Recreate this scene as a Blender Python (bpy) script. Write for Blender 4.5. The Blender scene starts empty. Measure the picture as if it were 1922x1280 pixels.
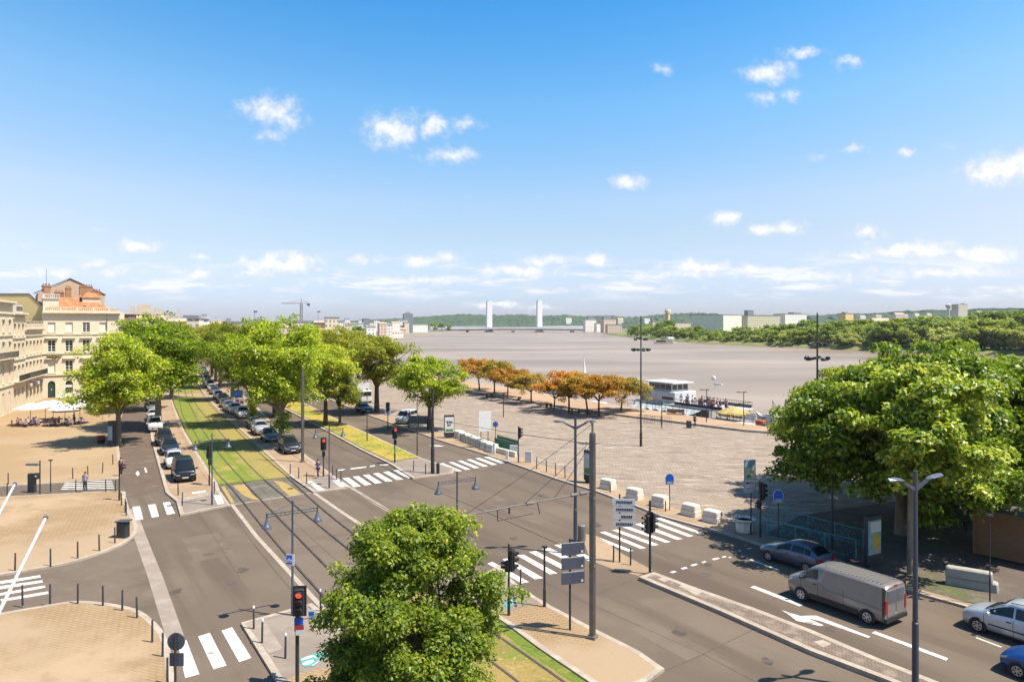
import bpy, bmesh, math, random
import numpy as np
from mathutils import Vector, Matrix

S = bpy.context.scene
C = S.collection
R = math.radians
random.seed(7)

# ------------------------------------------------------------------ camera
F, CX, CY, H = 1362.0, 961.0, 610.0, 14.0          # measured from the photograph (1922 px wide)
cd = bpy.data.cameras.new('camera')
cam = bpy.data.objects.new('camera', cd)
C.objects.link(cam)
cam.location = (0, 0, H)
cam.rotation_euler = (R(90), 0, 0)
cd.sensor_fit = 'HORIZONTAL'
cd.sensor_width = 36
cd.lens = 36 * F / 1922
cd.shift_y = -(640 - CY) / 1922
cd.clip_start = 0.2
cd.clip_end = 30000
S.camera = cam

# ------------------------------------------------------------------ sun, sky, exposure
SUN_EL = R(61)
sdir = Vector((-0.945, 0.33, 0)).normalized()        # the way shadows fall
ld = bpy.data.lights.new('sun', 'SUN')
ld.energy = 4.9
ld.angle = R(0.53)
ld.color = (1.0, 0.925, 0.80)
sun = bpy.data.objects.new('sun', ld)
C.objects.link(sun)
dvec = Vector((sdir.x * math.cos(SUN_EL), sdir.y * math.cos(SUN_EL), -math.sin(SUN_EL)))
sun.rotation_euler = dvec.to_track_quat('-Z', 'Y').to_euler()
sun.location = (40, -20, 80)

S.view_settings.view_transform = 'Standard'
S.view_settings.look = 'None'
S.view_settings.gamma = 1.0
S.view_settings.use_curve_mapping = False
S.view_settings.exposure = 0.9
S.cycles.use_denoising = True
S.cycles.max_bounces = 6
S.cycles.diffuse_bounces = 3
S.cycles.glossy_bounces = 2
S.cycles.transmission_bounces = 4
S.cycles.volume_bounces = 0
S.cycles.transparent_max_bounces = 6
S.cycles.caustics_reflective = False
S.cycles.caustics_refractive = False

W = bpy.data.worlds.new('World')
S.world = W
W.use_nodes = True
nt = W.node_tree
nt.nodes.clear()
def N(tree, t, **kw):
    n = tree.nodes.new(t)
    for k, v in kw.items(): setattr(n, k, v)
    return n
def mth(tree, op, a, b=None, c=None, clamp=False):
    n = N(tree, 'ShaderNodeMath', operation=op, use_clamp=clamp)
    for i, v in enumerate((a, b, c)):
        if v is None: continue
        if isinstance(v, (int, float)): n.inputs[i].default_value = v
        else: tree.links.new(v, n.inputs[i])
    return n.outputs[0]
def build_world():
    L = nt.links.new
    out = N(nt, 'ShaderNodeOutputWorld')
    bg = N(nt, 'ShaderNodeBackground')
    sky = N(nt, 'ShaderNodeTexSky', sky_type='NISHITA')
    sky.sun_disc = False
    sky.sun_elevation = SUN_EL
    sky.sun_rotation = math.atan2(-sdir.x, -sdir.y)
    sky.air_density = 1.0; sky.dust_density = 0.6; sky.ozone_density = 2.2; sky.altitude = 0
    tc = N(nt, 'ShaderNodeTexCoord')
    sep = N(nt, 'ShaderNodeSeparateXYZ'); L(tc.outputs['Generated'], sep.inputs[0])
    y = mth(nt, 'MAXIMUM', sep.outputs[1], 0.02)
    u = mth(nt, 'DIVIDE', sep.outputs[0], y)
    v = mth(nt, 'DIVIDE', sep.outputs[2], y)
    uv = N(nt, 'ShaderNodeCombineXYZ'); L(u, uv.inputs[0]); L(v, uv.inputs[1])
    # fractal warp
    nz = N(nt, 'ShaderNodeTexNoise'); nz.inputs['Scale'].default_value = 34; nz.inputs['Detail'].default_value = 6; nz.inputs['Roughness'].default_value = 0.6
    L(uv.outputs[0], nz.inputs['Vector'])
    sub = N(nt, 'ShaderNodeVectorMath', operation='SUBTRACT'); L(nz.outputs['Color'], sub.inputs[0]); sub.inputs[1].default_value = (.5, .5, .5)
    scl = N(nt, 'ShaderNodeVectorMath', operation='MULTIPLY'); L(sub.outputs[0], scl.inputs[0]); scl.inputs[1].default_value = (.044, .024, 0)
    add = N(nt, 'ShaderNodeVectorMath', operation='ADD'); L(uv.outputs[0], add.inputs[0]); L(scl.outputs[0], add.inputs[1])
    blobs = [(505,205,52,24,.9),(540,226,26,24,.85),(515,255,30,12,.6),(735,246,50,30,1),(815,236,30,20,.9),(880,235,24,13,.7),(845,292,48,15,.75),
      (258,461,36,13,1),(175,495,34,9,.8),(368,483,20,7,.6),(370,513,38,11,.8),(515,497,72,16,.9),(560,489,34,15,1),(470,510,40,9,.7),(680,488,28,10,.8),
      (790,490,46,11,.8),(840,487,28,12,.8),(1018,489,44,9,.8),(1120,490,20,11,1),(1180,343,30,14,.9),(1445,135,44,17,.95),(1510,101,36,12,.85),
      (1592,117,28,9,.65),(1440,185,26,11,.75),(1490,175,24,13,.65),(1243,128,15,11,.5),(1530,295,16,6,.5),(1605,281,24,8,.75),(1695,289,17,8,.7),(1770,272,16,6,.35),
      (1365,413,30,14,1),(1482,427,32,13,1),(1430,433,34,8,.7),(1630,437,30,10,.8),(1875,322,66,26,1.1),(1925,308,46,26,1.1),(1310,500,60,10,.95),(1410,502,20,9,.9),
      (1715,470,84,15,.95),(1850,479,62,16,1),(1600,480,66,8,.75),(980,508,78,12,.85),(45,457,24,9,.6),(95,514,54,9,.7),(210,513,42,9,.7),(1250,540,90,7,.6),
      (185,433,22,7,.4),(1050,545,120,7,.5),(800,525,120,9,.7),(620,530,80,7,.5),(1520,520,130,10,.7),(1780,510,160,11,.7),(1300,515,160,9,.6),(1900,545,120,9,.6),
      (930,573,46,5,.95),(1010,577,36,4,.7),(600,508,46,6,.4),(300,530,80,5,.4)]
    acc = None
    for (bx, by, rx, ry, st) in blobs:
        if by > 430: st, rx, ry = st * 1.15, rx * 1.1, ry * 1.15
        s = N(nt, 'ShaderNodeVectorMath', operation='SUBTRACT'); L(add.outputs[0], s.inputs[0])
        s.inputs[1].default_value = ((bx - CX) / F, (CY - by) / F, 0)
        m = N(nt, 'ShaderNodeVectorMath', operation='MULTIPLY'); L(s.outputs[0], m.inputs[0])
        m.inputs[1].default_value = (F / (rx * 1.28), F / (ry * 1.35), 0)
        l = N(nt, 'ShaderNodeVectorMath', operation='LENGTH'); L(m.outputs[0], l.inputs[0])
        d = mth(nt, 'MULTIPLY_ADD', l.outputs['Value'], -st * 0.8, st * 1.0)
        acc = d if acc is None else mth(nt, 'MAXIMUM', acc, d)
    # thin broken layer low over the horizon
    n2 = N(nt, 'ShaderNodeTexNoise'); n2.inputs['Scale'].default_value = 1; n2.inputs['Detail'].default_value = 7; n2.inputs['Roughness'].default_value = .6
    ms = N(nt, 'ShaderNodeVectorMath', operation='MULTIPLY'); L(uv.outputs[0], ms.inputs[0]); ms.inputs[1].default_value = (9, 62, 1)
    L(ms.outputs[0], n2.inputs['Vector'])
    rv = N(nt, 'ShaderNodeMapRange'); L(v, rv.inputs[0]); rv.inputs[1].default_value = .02; rv.inputs[2].default_value = .05; rv.interpolation_type = 'SMOOTHSTEP'
    rv2 = N(nt, 'ShaderNodeMapRange'); L(v, rv2.inputs[0]); rv2.inputs[1].default_value = .07; rv2.inputs[2].default_value = .115; rv2.inputs[3].default_value = 1; rv2.inputs[4].default_value = 0; rv2.interpolation_type = 'SMOOTHSTEP'
    wn = mth(nt, 'MULTIPLY', rv.outputs[0], rv2.outputs[0])
    lay = mth(nt, 'MULTIPLY', mth(nt, 'MULTIPLY_ADD', n2.outputs['Fac'], 7.5, -3.5, clamp=True), wn)
    lay = mth(nt, 'MULTIPLY', lay, .85)
    # erode edges with finer noise
    n3 = N(nt, 'ShaderNodeTexNoise'); n3.inputs['Scale'].default_value = 48; n3.inputs['Detail'].default_value = 6; n3.inputs['Roughness'].default_value = .62
    L(uv.outputs[0], n3.inputs['Vector'])
    er = mth(nt, 'MULTIPLY_ADD', n3.outputs['Fac'], 1.5, -.76)
    dens = mth(nt, 'ADD', acc, er)
    mr = N(nt, 'ShaderNodeMapRange'); L(dens, mr.inputs[0]); mr.inputs[1].default_value = .02; mr.inputs[2].default_value = 1.0; mr.interpolation_type = 'SMOOTHSTEP'
    a = mth(nt, 'MAXIMUM', mr.outputs[0], lay)
    fr = mth(nt, 'GREATER_THAN', sep.outputs[1], .05)
    up = mth(nt, 'GREATER_THAN', v, 0.0)
    a = mth(nt, 'MULTIPLY', mth(nt, 'MULTIPLY', a, fr), mth(nt, 'MULTIPLY', up, .93))
    # brighter tops, greyer where thin
    cr = N(nt, 'ShaderNodeMix', data_type='RGBA'); L(a, cr.inputs['Factor'])
    cr.inputs[6].default_value = (4.0, 4.3, 4.8, 1); cr.inputs[7].default_value = (5.9, 5.85, 5.9, 1)
    # gentle saturation of the sky itself
    hs = N(nt, 'ShaderNodeHueSaturation'); L(sky.outputs[0], hs.inputs['Color'])
    hs.inputs['Saturation'].default_value = SKY_SAT; hs.inputs['Value'].default_value = SKY_VAL
    rp = N(nt, 'ShaderNodeValToRGB'); L(sep.outputs[2], rp.inputs[0]); cr_ = rp.color_ramp
    tint = [(0, (.84, .87, 1.38)), (.033, (.90, .955, 1.40)), (.119, (1.49, 1.22, 1.15)), (.168, (1.75, 1.4, 1.27)), (.287, (1.42, 1.62, 1.52)), (.40, (.78, 1.5, 1.62)), (.7, (.75, 1.15, 1.3))]
    while len(cr_.elements) < len(tint): cr_.elements.new(.5)
    for e_, (ps, cl_) in zip(cr_.elements, tint): e_.position = ps; e_.color = tuple(c * .5 for c in cl_) + (1,)
    tv = N(nt, 'ShaderNodeVectorMath', operation='MULTIPLY'); L(hs.outputs[0], tv.inputs[0]); L(rp.outputs[0], tv.inputs[1])
    sv = N(nt, 'ShaderNodeVectorMath', operation='SCALE'); L(tv.outputs[0], sv.inputs[0]); sv.inputs['Scale'].default_value = 2 / 1.32
    xx = mth(nt, 'MULTIPLY', mth(nt, 'MULTIPLY', sep.outputs[0], sep.outputs[0]), mth(nt, 'MULTIPLY', sep.outputs[2], 2.6, clamp=True)); sd = N(nt, 'ShaderNodeCombineXYZ'); L(mth(nt, 'MULTIPLY_ADD', xx, 1.5, 1.0), sd.inputs[0]); L(mth(nt, 'MULTIPLY_ADD', xx, .35, 1.0), sd.inputs[1]); sd.inputs[2].default_value = 1.0
    s2 = N(nt, 'ShaderNodeVectorMath', operation='MULTIPLY'); L(sv.outputs[0], s2.inputs[0]); L(sd.outputs[0], s2.inputs[1]); sv = s2
    mx = N(nt, 'ShaderNodeMix', data_type='RGBA'); L(a, mx.inputs['Factor']); L(sv.outputs[0], mx.inputs[6]); L(cr.outputs[2], mx.inputs[7])
    L(mx.outputs[2], bg.inputs['Color'])
    bg.inputs['Strength'].default_value = 0.1
    L(bg.outputs[0], out.inputs[0])
SKY_SAT, SKY_VAL = 1.25, 1.0
build_world()

# ------------------------------------------------------------------ measuring helpers
def G(px, py, z=0.0):
    """ground point (x, y) of a photograph pixel, for a surface at height z"""
    k = (H - z) / (py - CY)
    return ((px - CX) * k, F * k)
def XD(px, d): return (px - CX) * d / F
def ZD(py, d): return H - (py - CY) * d / F
c2 = lambda x, y: (x * .375, 800 + y * .375)
c3 = lambda x, y: (240 + x * .25, 680 + y * .25)
c4 = lambda x, y: (240 + x * .25, 960 + y * .25)
c5 = lambda x, y: (560 + x * .25, 680 + y * .25)
c7 = lambda x, y: (860 + x * .21875, 660 + y * .21875)
d1 = lambda x, y: (780 + x * .328125, 860 + y * .328125)
d2 = lambda x, y: (1060 + x * .21875, 780 + y * .21875)
d3 = lambda x, y: (1100 + x * .25, 960 + y * .25)
d4 = lambda x, y: (1400 + x * .34365, 840 + y * .34365)
PZ = 0.12                                             # height of the pavements
AX = Vector((-.53, .848)); NX = Vector((.848, .53))    # along and across the tram street
ROAD_ANG = math.atan2(.832, -.555)                     # heading of the quay road traffic
STRIP_ANG = math.atan2(-.877, .48)                     # parked cars face the camera

# ------------------------------------------------------------------ mesh builder
class MB:
    def __init__(s): s.v = []; s.f = []; s.m = []
    def add(s, vs, fs, mi=0):
        b = len(s.v); s.v += [tuple(p) for p in vs]
        s.f += [tuple(i + b for i in f) for f in fs]; s.m += [mi] * len(fs); return s
    def box(s, c, d, rz=0, mi=0, ry=0):
        M = Matrix.Translation(c) @ Matrix.Rotation(rz, 4, 'Z') @ Matrix.Rotation(ry, 4, 'Y')
        vs = [M @ Vector((x * d[0] / 2, y * d[1] / 2, z * d[2] / 2)) for x in (-1, 1) for y in (-1, 1) for z in (-1, 1)]
        return s.add(vs, [(0, 1, 3, 2), (4, 6, 7, 5), (0, 4, 5, 1), (2, 3, 7, 6), (0, 2, 6, 4), (1, 5, 7, 3)], mi)
    def bevbox(s, c, d, b, rz=0, mi=0, taper=1.0):
        """box with chamfered vertical and top edges"""
        x, y, z = d[0] / 2, d[1] / 2, d[2] / 2
        M = Matrix.Translation(c) @ Matrix.Rotation(rz, 4, 'Z')
        def ring(ix, zz, t): 
            X, Y = (x - ix) * t, (y - ix) * t; q = b
            return [M @ Vector(p) for p in ((X, Y - q, zz), (X - q, Y, zz), (-X + q, Y, zz), (-X, Y - q, zz), (-X, -Y + q, zz), (-X + q, -Y, zz), (X - q, -Y, zz), (X, -Y + q, zz))]
        vs = ring(0, -z, 1) + ring(0, z - b, taper) + ring(b, z, taper)
        fs = [tuple(range(7, -1, -1)), tuple(range(16, 24))]
        for k in (0, 8): fs += [(k + i, k + (i + 1) % 8, k + 8 + (i + 1) % 8, k + 8 + i) for i in range(8)]
        return s.add(vs, fs, mi)
    def tube(s, p0, p1, r0, r1=None, n=8, mi=0, cap=True):
        return s.path([p0, p1], [r0, r0 if r1 is None else r1], n, mi, cap)
    def path(s, pts, rs, n=6, mi=0, cap=True):
        pts = [Vector(p) for p in pts]
        if not isinstance(rs, (list, tuple)): rs = [rs] * len(pts)
        vs = []; ref = None
        for i, p in enumerate(pts):
            t = (pts[min(i + 1, len(pts) - 1)] - pts[max(i - 1, 0)]).normalized()
            if ref is None: ref = Vector((1, 0, 0)) if abs(t.x) < .9 else Vector((0, 1, 0))
            a = (ref - t * ref.dot(t)).normalized(); b = t.cross(a); ref = a
            for k in range(n):
                th = 2 * math.pi * k / n
                vs.append(p + (a * math.cos(th) + b * math.sin(th)) * rs[i])
        fs = []
        for i in range(len(pts) - 1):
            fs += [(i * n + k, i * n + (k + 1) % n, (i + 1) * n + (k + 1) % n, (i + 1) * n + k) for k in range(n)]
        if cap: fs += [tuple(range(n - 1, -1, -1)), tuple(range((len(pts) - 1) * n, len(pts) * n))]
        return s.add(vs, fs, mi)
    def lathe(s, c, prof, n=12, mi=0):
        """prof: list of (r, z) from bottom to top"""
        vs = [(c[0] + r * math.cos(2 * math.pi * k / n), c[1] + r * math.sin(2 * math.pi * k / n), c[2] + z) for r, z in prof for k in range(n)]
        fs = []
        for i in range(len(prof) - 1):
            fs += [(i * n + k, i * n + (k + 1) % n, (i + 1) * n + (k + 1) % n, (i + 1) * n + k) for k in range(n)]
        fs += [tuple(range(n - 1, -1, -1)), tuple(range((len(prof) - 1) * n, len(prof) * n))]
        return s.add(vs, fs, mi)
    def prism(s, poly, z0, z1, mi=0, mtop=None):
        n = len(poly); area = sum(poly[i][0] * poly[(i + 1) % n][1] - poly[(i + 1) % n][0] * poly[i][1] for i in range(n))
        if area < 0: poly = poly[::-1]
        vs = [(p[0], p[1], z0) for p in poly] + [(p[0], p[1], z1) for p in poly]
        s.add(vs, [tuple(range(n - 1, -1, -1))] + [(i, (i + 1) % n, n + (i + 1) % n, n + i) for i in range(n)], mi)
        s.f.append(tuple(len(s.v) - n + i for i in range(n))); s.m.append(mi if mtop is None else mtop)
        return s
    def extrude(s, poly, origin, ux, uz, un, t, mi=0):
        """flat outline (a, b) in the plane ux, uz given a thickness t along un"""
        n = len(poly); area = sum(poly[i][0] * poly[(i + 1) % n][1] - poly[(i + 1) % n][0] * poly[i][1] for i in range(n))
        if area < 0: poly = poly[::-1]
        o, ux, uz, un = Vector(origin), Vector(ux), Vector(uz), Vector(un)
        vs = [o + ux * a + uz * b for a, b in poly] + [o + ux * a + uz * b + un * t for a, b in poly]
        return s.add(vs, [tuple(range(n - 1, -1, -1)), tuple(range(n, 2 * n))] + [(i, (i + 1) % n, n + (i + 1) % n, n + i) for i in range(n)], mi)
    def sheet(s, poly, z, mi=0):
        n = len(poly); area = sum(poly[i][0] * poly[(i + 1) % n][1] - poly[(i + 1) % n][0] * poly[i][1] for i in range(n))
        if area < 0: poly = poly[::-1]
        return s.add([(p[0], p[1], z) for p in poly], [tuple(range(n))], mi)
    def quad(s, a, b, c, d, mi=0): return s.add([a, b, c, d], [(0, 1, 2, 3)], mi)
    def ball(s, c, r, n=10, m=7, mi=0, sc=(1, 1, 1)):
        prof = [(max(r * math.sin(math.pi * i / m), 1e-4), -r * math.cos(math.pi * i / m)) for i in range(m + 1)]
        vs = [(c[0] + q * math.cos(2 * math.pi * k / n) * sc[0], c[1] + q * math.sin(2 * math.pi * k / n) * sc[1], c[2] + z * sc[2]) for q, z in prof for k in range(n)]
        fs = []
        for i in range(m): fs += [(i * n + k, i * n + (k + 1) % n, (i + 1) * n + (k + 1) % n, (i + 1) * n + k) for k in range(n)]
        return s.add(vs, fs, mi)
    def mesh(s, name, mats, smooth=None):
        me = bpy.data.meshes.new(name)
        me.from_pydata(s.v, [], s.f)
        for m in (mats if isinstance(mats, (list, tuple)) else [mats]): me.materials.append(m)
        if len(me.materials) > 1: me.polygons.foreach_set('material_index', s.m)
        if smooth is not None:
            me.polygons.foreach_set('use_smooth', [True] * len(me.polygons))
            me.set_sharp_from_angle(angle=R(smooth))
        me.update()
        return me
    def build(s, name, mats, parent=None, smooth=None):
        return link(name, s.mesh(name, mats, smooth), parent)
def link(name, me, parent=None):
    o = bpy.data.objects.new(name, me); C.objects.link(o)
    if parent is not None: o.parent = parent
    return o
def tag(o, label, cat, group=None, kind=None):
    o['label'] = label; o['category'] = cat
    if group: o['group'] = group
    if kind: o['kind'] = kind
    return o
def struct(o):
    o['kind'] = 'structure'; return o
def stuff(o, label, cat):
    o['kind'] = 'stuff'; o['label'] = label; o['category'] = cat; return o
def thing(name, label, cat, loc=(0, 0, 0), rz=0, group=None, sc=1):
    o = bpy.data.objects.new(name, None); C.objects.link(o)
    o.empty_display_size = .2
    o.location = loc if len(loc) == 3 else (loc[0], loc[1], PZ); o.rotation_euler = (0, 0, rz)
    if sc != 1: o.scale = (sc, sc, sc) if isinstance(sc, (int, float)) else sc
    return tag(o, label, cat, group)
def dup(root, loc, rz=0, label=None, group=None, sc=None, paint=None):
    def cp(o, par):
        c = o.copy(); C.objects.link(c)
        c.parent = par
        if paint and o.type == 'MESH':
            for i, sl in enumerate(o.material_slots):
                if sl.material and sl.material.name in paint:
                    c.material_slots[i].link = 'OBJECT'; c.material_slots[i].material = paint[sl.material.name]
        for ch in o.children: cp(ch, c)
        return c
    r = cp(root, None)
    r.location = loc if len(loc) == 3 else (loc[0], loc[1], PZ); r.rotation_euler = (0, 0, rz)
    if sc is not None: r.scale = (sc, sc, sc) if isinstance(sc, (int, float)) else sc
    if label: r['label'] = label
    if group: r['group'] = group
    return r
ORD = ['first', 'second', 'third', 'fourth', 'fifth', 'sixth', 'seventh', 'eighth', 'ninth', 'tenth', 'eleventh', 'twelfth', 'thirteenth', 'fourteenth', 'fifteenth', 'sixteenth', 'seventeenth', 'eighteenth', 'nineteenth', 'twentieth']
def ordn(i):
    if i < 20: return ORD[i]
    t = ['twenty', 'thirty', 'forty', 'fifty', 'sixty', 'seventy', 'eighty'][(i + 1) // 10 - 2]
    return t + '-' + ORD[(i + 1) % 10 - 1] if (i + 1) % 10 else {'twenty': 'twentieth', 'thirty': 'thirtieth', 'forty': 'fortieth', 'fifty': 'fiftieth', 'sixty': 'sixtieth', 'seventy': 'seventieth', 'eighty': 'eightieth'}[t]

# ------------------------------------------------------------------ materials
MATS = {}
ALB = 0.76
def kc(c): return tuple(v * ALB for v in c)
def mat(name, col, rough=.6, metal=0.0, var=.12, scale=4.0, bump=0.0, col2=None, spec=.5, coord='Object', stretch=None, detail=5, coat=0.0, alpha=None, emit=None):
    col = kc(col); col2 = kc(col2) if col2 else None
    m = bpy.data.materials.new(name); m.use_nodes = True; MATS[name] = m
    t = m.node_tree; L = t.links.new; b = t.nodes['Principled BSDF']
    b.inputs['Roughness'].default_value = rough; b.inputs['Metallic'].default_value = metal
    b.inputs['Specular IOR Level'].default_value = spec
    if coat: b.inputs['Coat Weight'].default_value = coat; b.inputs['Coat Roughness'].default_value = .05
    if alpha is not None: b.inputs['Alpha'].default_value = alpha
    if emit: b.inputs['Emission Color'].default_value = (*col, 1); b.inputs['Emission Strength'].default_value = emit
    if var or col2 or bump:
        src = N(t, 'ShaderNodeNewGeometry').outputs['Position'] if coord == 'World' else N(t, 'ShaderNodeTexCoord').outputs['Object']
        if stretch:
            mp = N(t, 'ShaderNodeMapping'); L(src, mp.inputs[0]); mp.inputs['Scale'].default_value = stretch[:3]
            if len(stretch) > 3: mp.inputs['Rotation'].default_value = (0, 0, stretch[3])
            src = mp.outputs[0]
        n = N(t, 'ShaderNodeTexNoise'); n.inputs['Scale'].default_value = scale; n.inputs['Detail'].default_value = detail; n.inputs['Roughness'].default_value = .6
        L(src, n.inputs['Vector'])
        r = N(t, 'ShaderNodeValToRGB'); L(n.outputs['Fac'], r.inputs[0])
        c2_ = col2 or tuple(min(1, c * (1 + var)) for c in col); c1_ = col if col2 else tuple(c * (1 - var) for c in col)
        r.color_ramp.elements[0].position = .32; r.color_ramp.elements[1].position = .68
        r.color_ramp.elements[0].color = (*c1_, 1); r.color_ramp.elements[1].color = (*c2_, 1)
        L(r.outputs[0], b.inputs['Base Color'])
        if bump:
            bp = N(t, 'ShaderNodeBump'); bp.inputs['Strength'].default_value = bump; bp.inputs['Distance'].default_value = .02
            L(n.outputs['Fac'], bp.inputs['Height']); L(bp.outputs[0], b.inputs['Normal'])
    else: b.inputs['Base Color'].default_value = (*col, 1)
    return m
def layered(name, base, patches, fine=None, brick=None, rough=.85, bump=.0, rot=0.0, streak=None):
    """ground material in world metres: base colour, large patches [(scale, colour, lo, hi)], fine grain, paving joints"""
    base = kc(base); patches = [(q[0], kc(q[1]), *q[2:]) for q in patches]
    if brick: brick = (*brick[:3], *[kc(c) for c in brick[3:]])
    m = bpy.data.materials.new(name); m.use_nodes = True; MATS[name] = m
    t = m.node_tree; L = t.links.new; b = t.nodes['Principled BSDF']; b.inputs['Roughness'].default_value = rough
    b.inputs['Specular IOR Level'].default_value = .25
    pos = N(t, 'ShaderNodeNewGeometry').outputs['Position']
    mp = N(t, 'ShaderNodeMapping'); L(pos, mp.inputs[0]); mp.inputs['Rotation'].default_value = (0, 0, rot)
    src = mp.outputs[0]
    rgb = N(t, 'ShaderNodeRGB'); rgb.outputs[0].default_value = (*base, 1); cur = rgb.outputs[0]
    def mix(fac, a, bcol, mode='MIX'):
        x = N(t, 'ShaderNodeMix', data_type='RGBA', blend_type=mode)
        L(fac, x.inputs['Factor']); L(a, x.inputs[6])
        if isinstance(bcol, tuple): x.inputs[7].default_value = (*bcol, 1)
        else: L(bcol, x.inputs[7])
        return x.outputs[2]
    if brick:
        (bw, bh, mort, c_a, c_b, c_m) = brick
        bt = N(t, 'ShaderNodeTexBrick'); L(src, bt.inputs['Vector'])
        bt.inputs['Scale'].default_value = 1; bt.inputs['Brick Width'].default_value = bw; bt.inputs['Row Height'].default_value = bh; bt.inputs['Mortar Size'].default_value = mort
        bt.inputs['Mortar Smooth'].default_value = .3
        bt.inputs['Color1'].default_value = (*c_a, 1); bt.inputs['Color2'].default_value = (*c_b, 1); bt.inputs['Mortar'].default_value = (*c_m, 1)
        cur = bt.outputs['Color']
    for i, (sc, colr, lo, hi, *st) in enumerate(patches):
        n = N(t, 'ShaderNodeTexNoise'); n.inputs['Scale'].default_value = sc; n.inputs['Detail'].default_value = 5; n.inputs['Roughness'].default_value = .58
        if st:
            m2 = N(t, 'ShaderNodeMapping'); L(src, m2.inputs[0]); m2.inputs['Scale'].default_value = (st[0], st[1], 1); m2.inputs['Location'].default_value = (i * 17.3, i * 5.1, 0); L(m2.outputs[0], n.inputs['Vector'])
        else:
            m2 = N(t, 'ShaderNodeMapping'); L(src, m2.inputs[0]); m2.inputs['Location'].default_value = (i * 31.7, i * 11.9, 0); L(m2.outputs[0], n.inputs['Vector'])
        r = N(t, 'ShaderNodeMapRange'); L(n.outputs['Fac'], r.inputs[0]); r.inputs[1].default_value = lo; r.inputs[2].default_value = hi; r.interpolation_type = 'SMOOTHSTEP'
        f = r.outputs[0]
        if len(st) > 2: f = mth(t, 'MULTIPLY', f, st[2])
        cur = mix(f, cur, colr)
    if fine:
        sc, amt = fine
        n = N(t, 'ShaderNodeTexNoise'); n.inputs['Scale'].default_value = sc; n.inputs['Detail'].default_value = 3; L(src, n.inputs['Vector'])
        v = mth(t, 'MULTIPLY_ADD', n.outputs['Fac'], amt * 2, 1 - amt)
        vv = N(t, 'ShaderNodeCombineXYZ')
        for k in range(3): L(v, vv.inputs[k])
        x = N(t, 'ShaderNodeVectorMath', operation='MULTIPLY'); L(cur, x.inputs[0]); L(vv.outputs[0], x.inputs[1]); cur = x.outputs[0]
        if bump:
            bp = N(t, 'ShaderNodeBump'); bp.inputs['Strength'].default_value = bump; bp.inputs['Distance'].default_value = .03
            L(n.outputs['Fac'], bp.inputs['Height']); L(bp.outputs[0], b.inputs['Normal'])
    L(cur, b.inputs['Base Color'])
    return m
def leafmat(name, ramp, trans=.32, rough=.45, tcol=None):
    """leaf colour picked per leaf from a ramp, part of the light passing through"""
    m = bpy.data.materials.new(name); m.use_nodes = True; MATS[name] = m
    t = m.node_tree; L = t.links.new; b = t.nodes['Principled BSDF']; out = t.nodes['Material Output']
    g = N(t, 'ShaderNodeNewGeometry')
    r = N(t, 'ShaderNodeValToRGB'); cr = r.color_ramp
    while len(cr.elements) < len(ramp): cr.elements.new(.5)
    for e, (p, c) in zip(cr.elements, ramp): e.position = p; e.color = (*c, 1)
    # clump-scale shift so that whole sprays differ
    tc = N(t, 'ShaderNodeTexCoord'); n = N(t, 'ShaderNodeTexNoise'); n.inputs['Scale'].default_value = .7; n.inputs['Detail'].default_value = 2; L(tc.outputs['Object'], n.inputs['Vector'])
    oi = N(t, 'ShaderNodeObjectInfo')
    f = mth(t, 'MULTIPLY_ADD', n.outputs['Fac'], .9, -.45)
    f = mth(t, 'ADD', f, mth(t, 'MULTIPLY', g.outputs['Random Per Island'], .85))
    f = mth(t, 'ADD', f, mth(t, 'MULTIPLY_ADD', oi.outputs['Random'], .42, -.14), clamp=True)
    L(f, r.inputs[0])
    L(r.outputs[0], b.inputs['Base Color']); b.inputs['Roughness'].default_value = rough; b.inputs['Specular IOR Level'].default_value = .5
    tr = N(t, 'ShaderNodeBsdfTranslucent')
    mulc = N(t, 'ShaderNodeMix', data_type='RGBA', blend_type='MULTIPLY'); mulc.inputs['Factor'].default_value = 1; L(r.outputs[0], mulc.inputs[6]); mulc.inputs[7].default_value = (*(tcol or (1.5, 1.5, .6)), 1)
    L(mulc.outputs[2], tr.inputs[0])
    mx = N(t, 'ShaderNodeMixShader'); mx.inputs[0].default_value = trans; L(b.outputs[0], mx.inputs[1]); L(tr.outputs[0], mx.inputs[2]); L(mx.outputs[0], out.inputs[0])
    return m

# ---- ground materials
RA = -ROAD_ANG
M_asph = layered('asphalt', (0.157, 0.118, 0.085), [(.10, (0.189, 0.146, 0.106), .42, .66), (.20, (0.116, 0.086, 0.063), .46, .66, .16, 1.9, .85), (.45, (0.209, 0.163, 0.120), .56, .78, .12, 1.6, .75), (.05, (0.127, 0.096, 0.071), .50, .58, 1, 1, .55), (1.6, (0.110, 0.083, 0.061), .64, .76, 1, 1, .6)], fine=(26, .26), rot=RA, rough=.9, bump=.15)
M_asph2 = layered('worn_asphalt', (0.170, 0.129, 0.094), [(.25, (0.133, 0.100, 0.073), .45, .7), (.8, (0.201, 0.158, 0.117), .5, .75), (.07, (0.191, 0.151, 0.113), .5, .56, 1, 1, .6)], fine=(22, .24), rot=.5, rough=.92, bump=.1)
M_brown = layered('old_street_setts', (.19, .132, .095), [(.25, (.145, .10, .075), .42, .65), (.8, (.24, .175, .13), .52, .75), (1.6, (.12, .085, .065), .58, .74)], fine=(9, .35), brick=(.22, .14, .02, (.20, .14, .10), (.16, .112, .082), (.09, .07, .055)), rot=2.13, rough=.95)
M_beige = layered('beige_paving', (0.370, 0.252, 0.136), [(.16, (0.444, 0.319, 0.197), .45, .68), (.5, (0.318, 0.210, 0.112), .5, .74), (.06, (0.407, 0.294, 0.184), .5, .6)], fine=(14, .12), brick=(.40, .20, .024, (0.392, 0.269, 0.146), (0.348, 0.231, 0.122), (0.244, 0.164, 0.092)), rot=.35, rough=.9)
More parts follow.
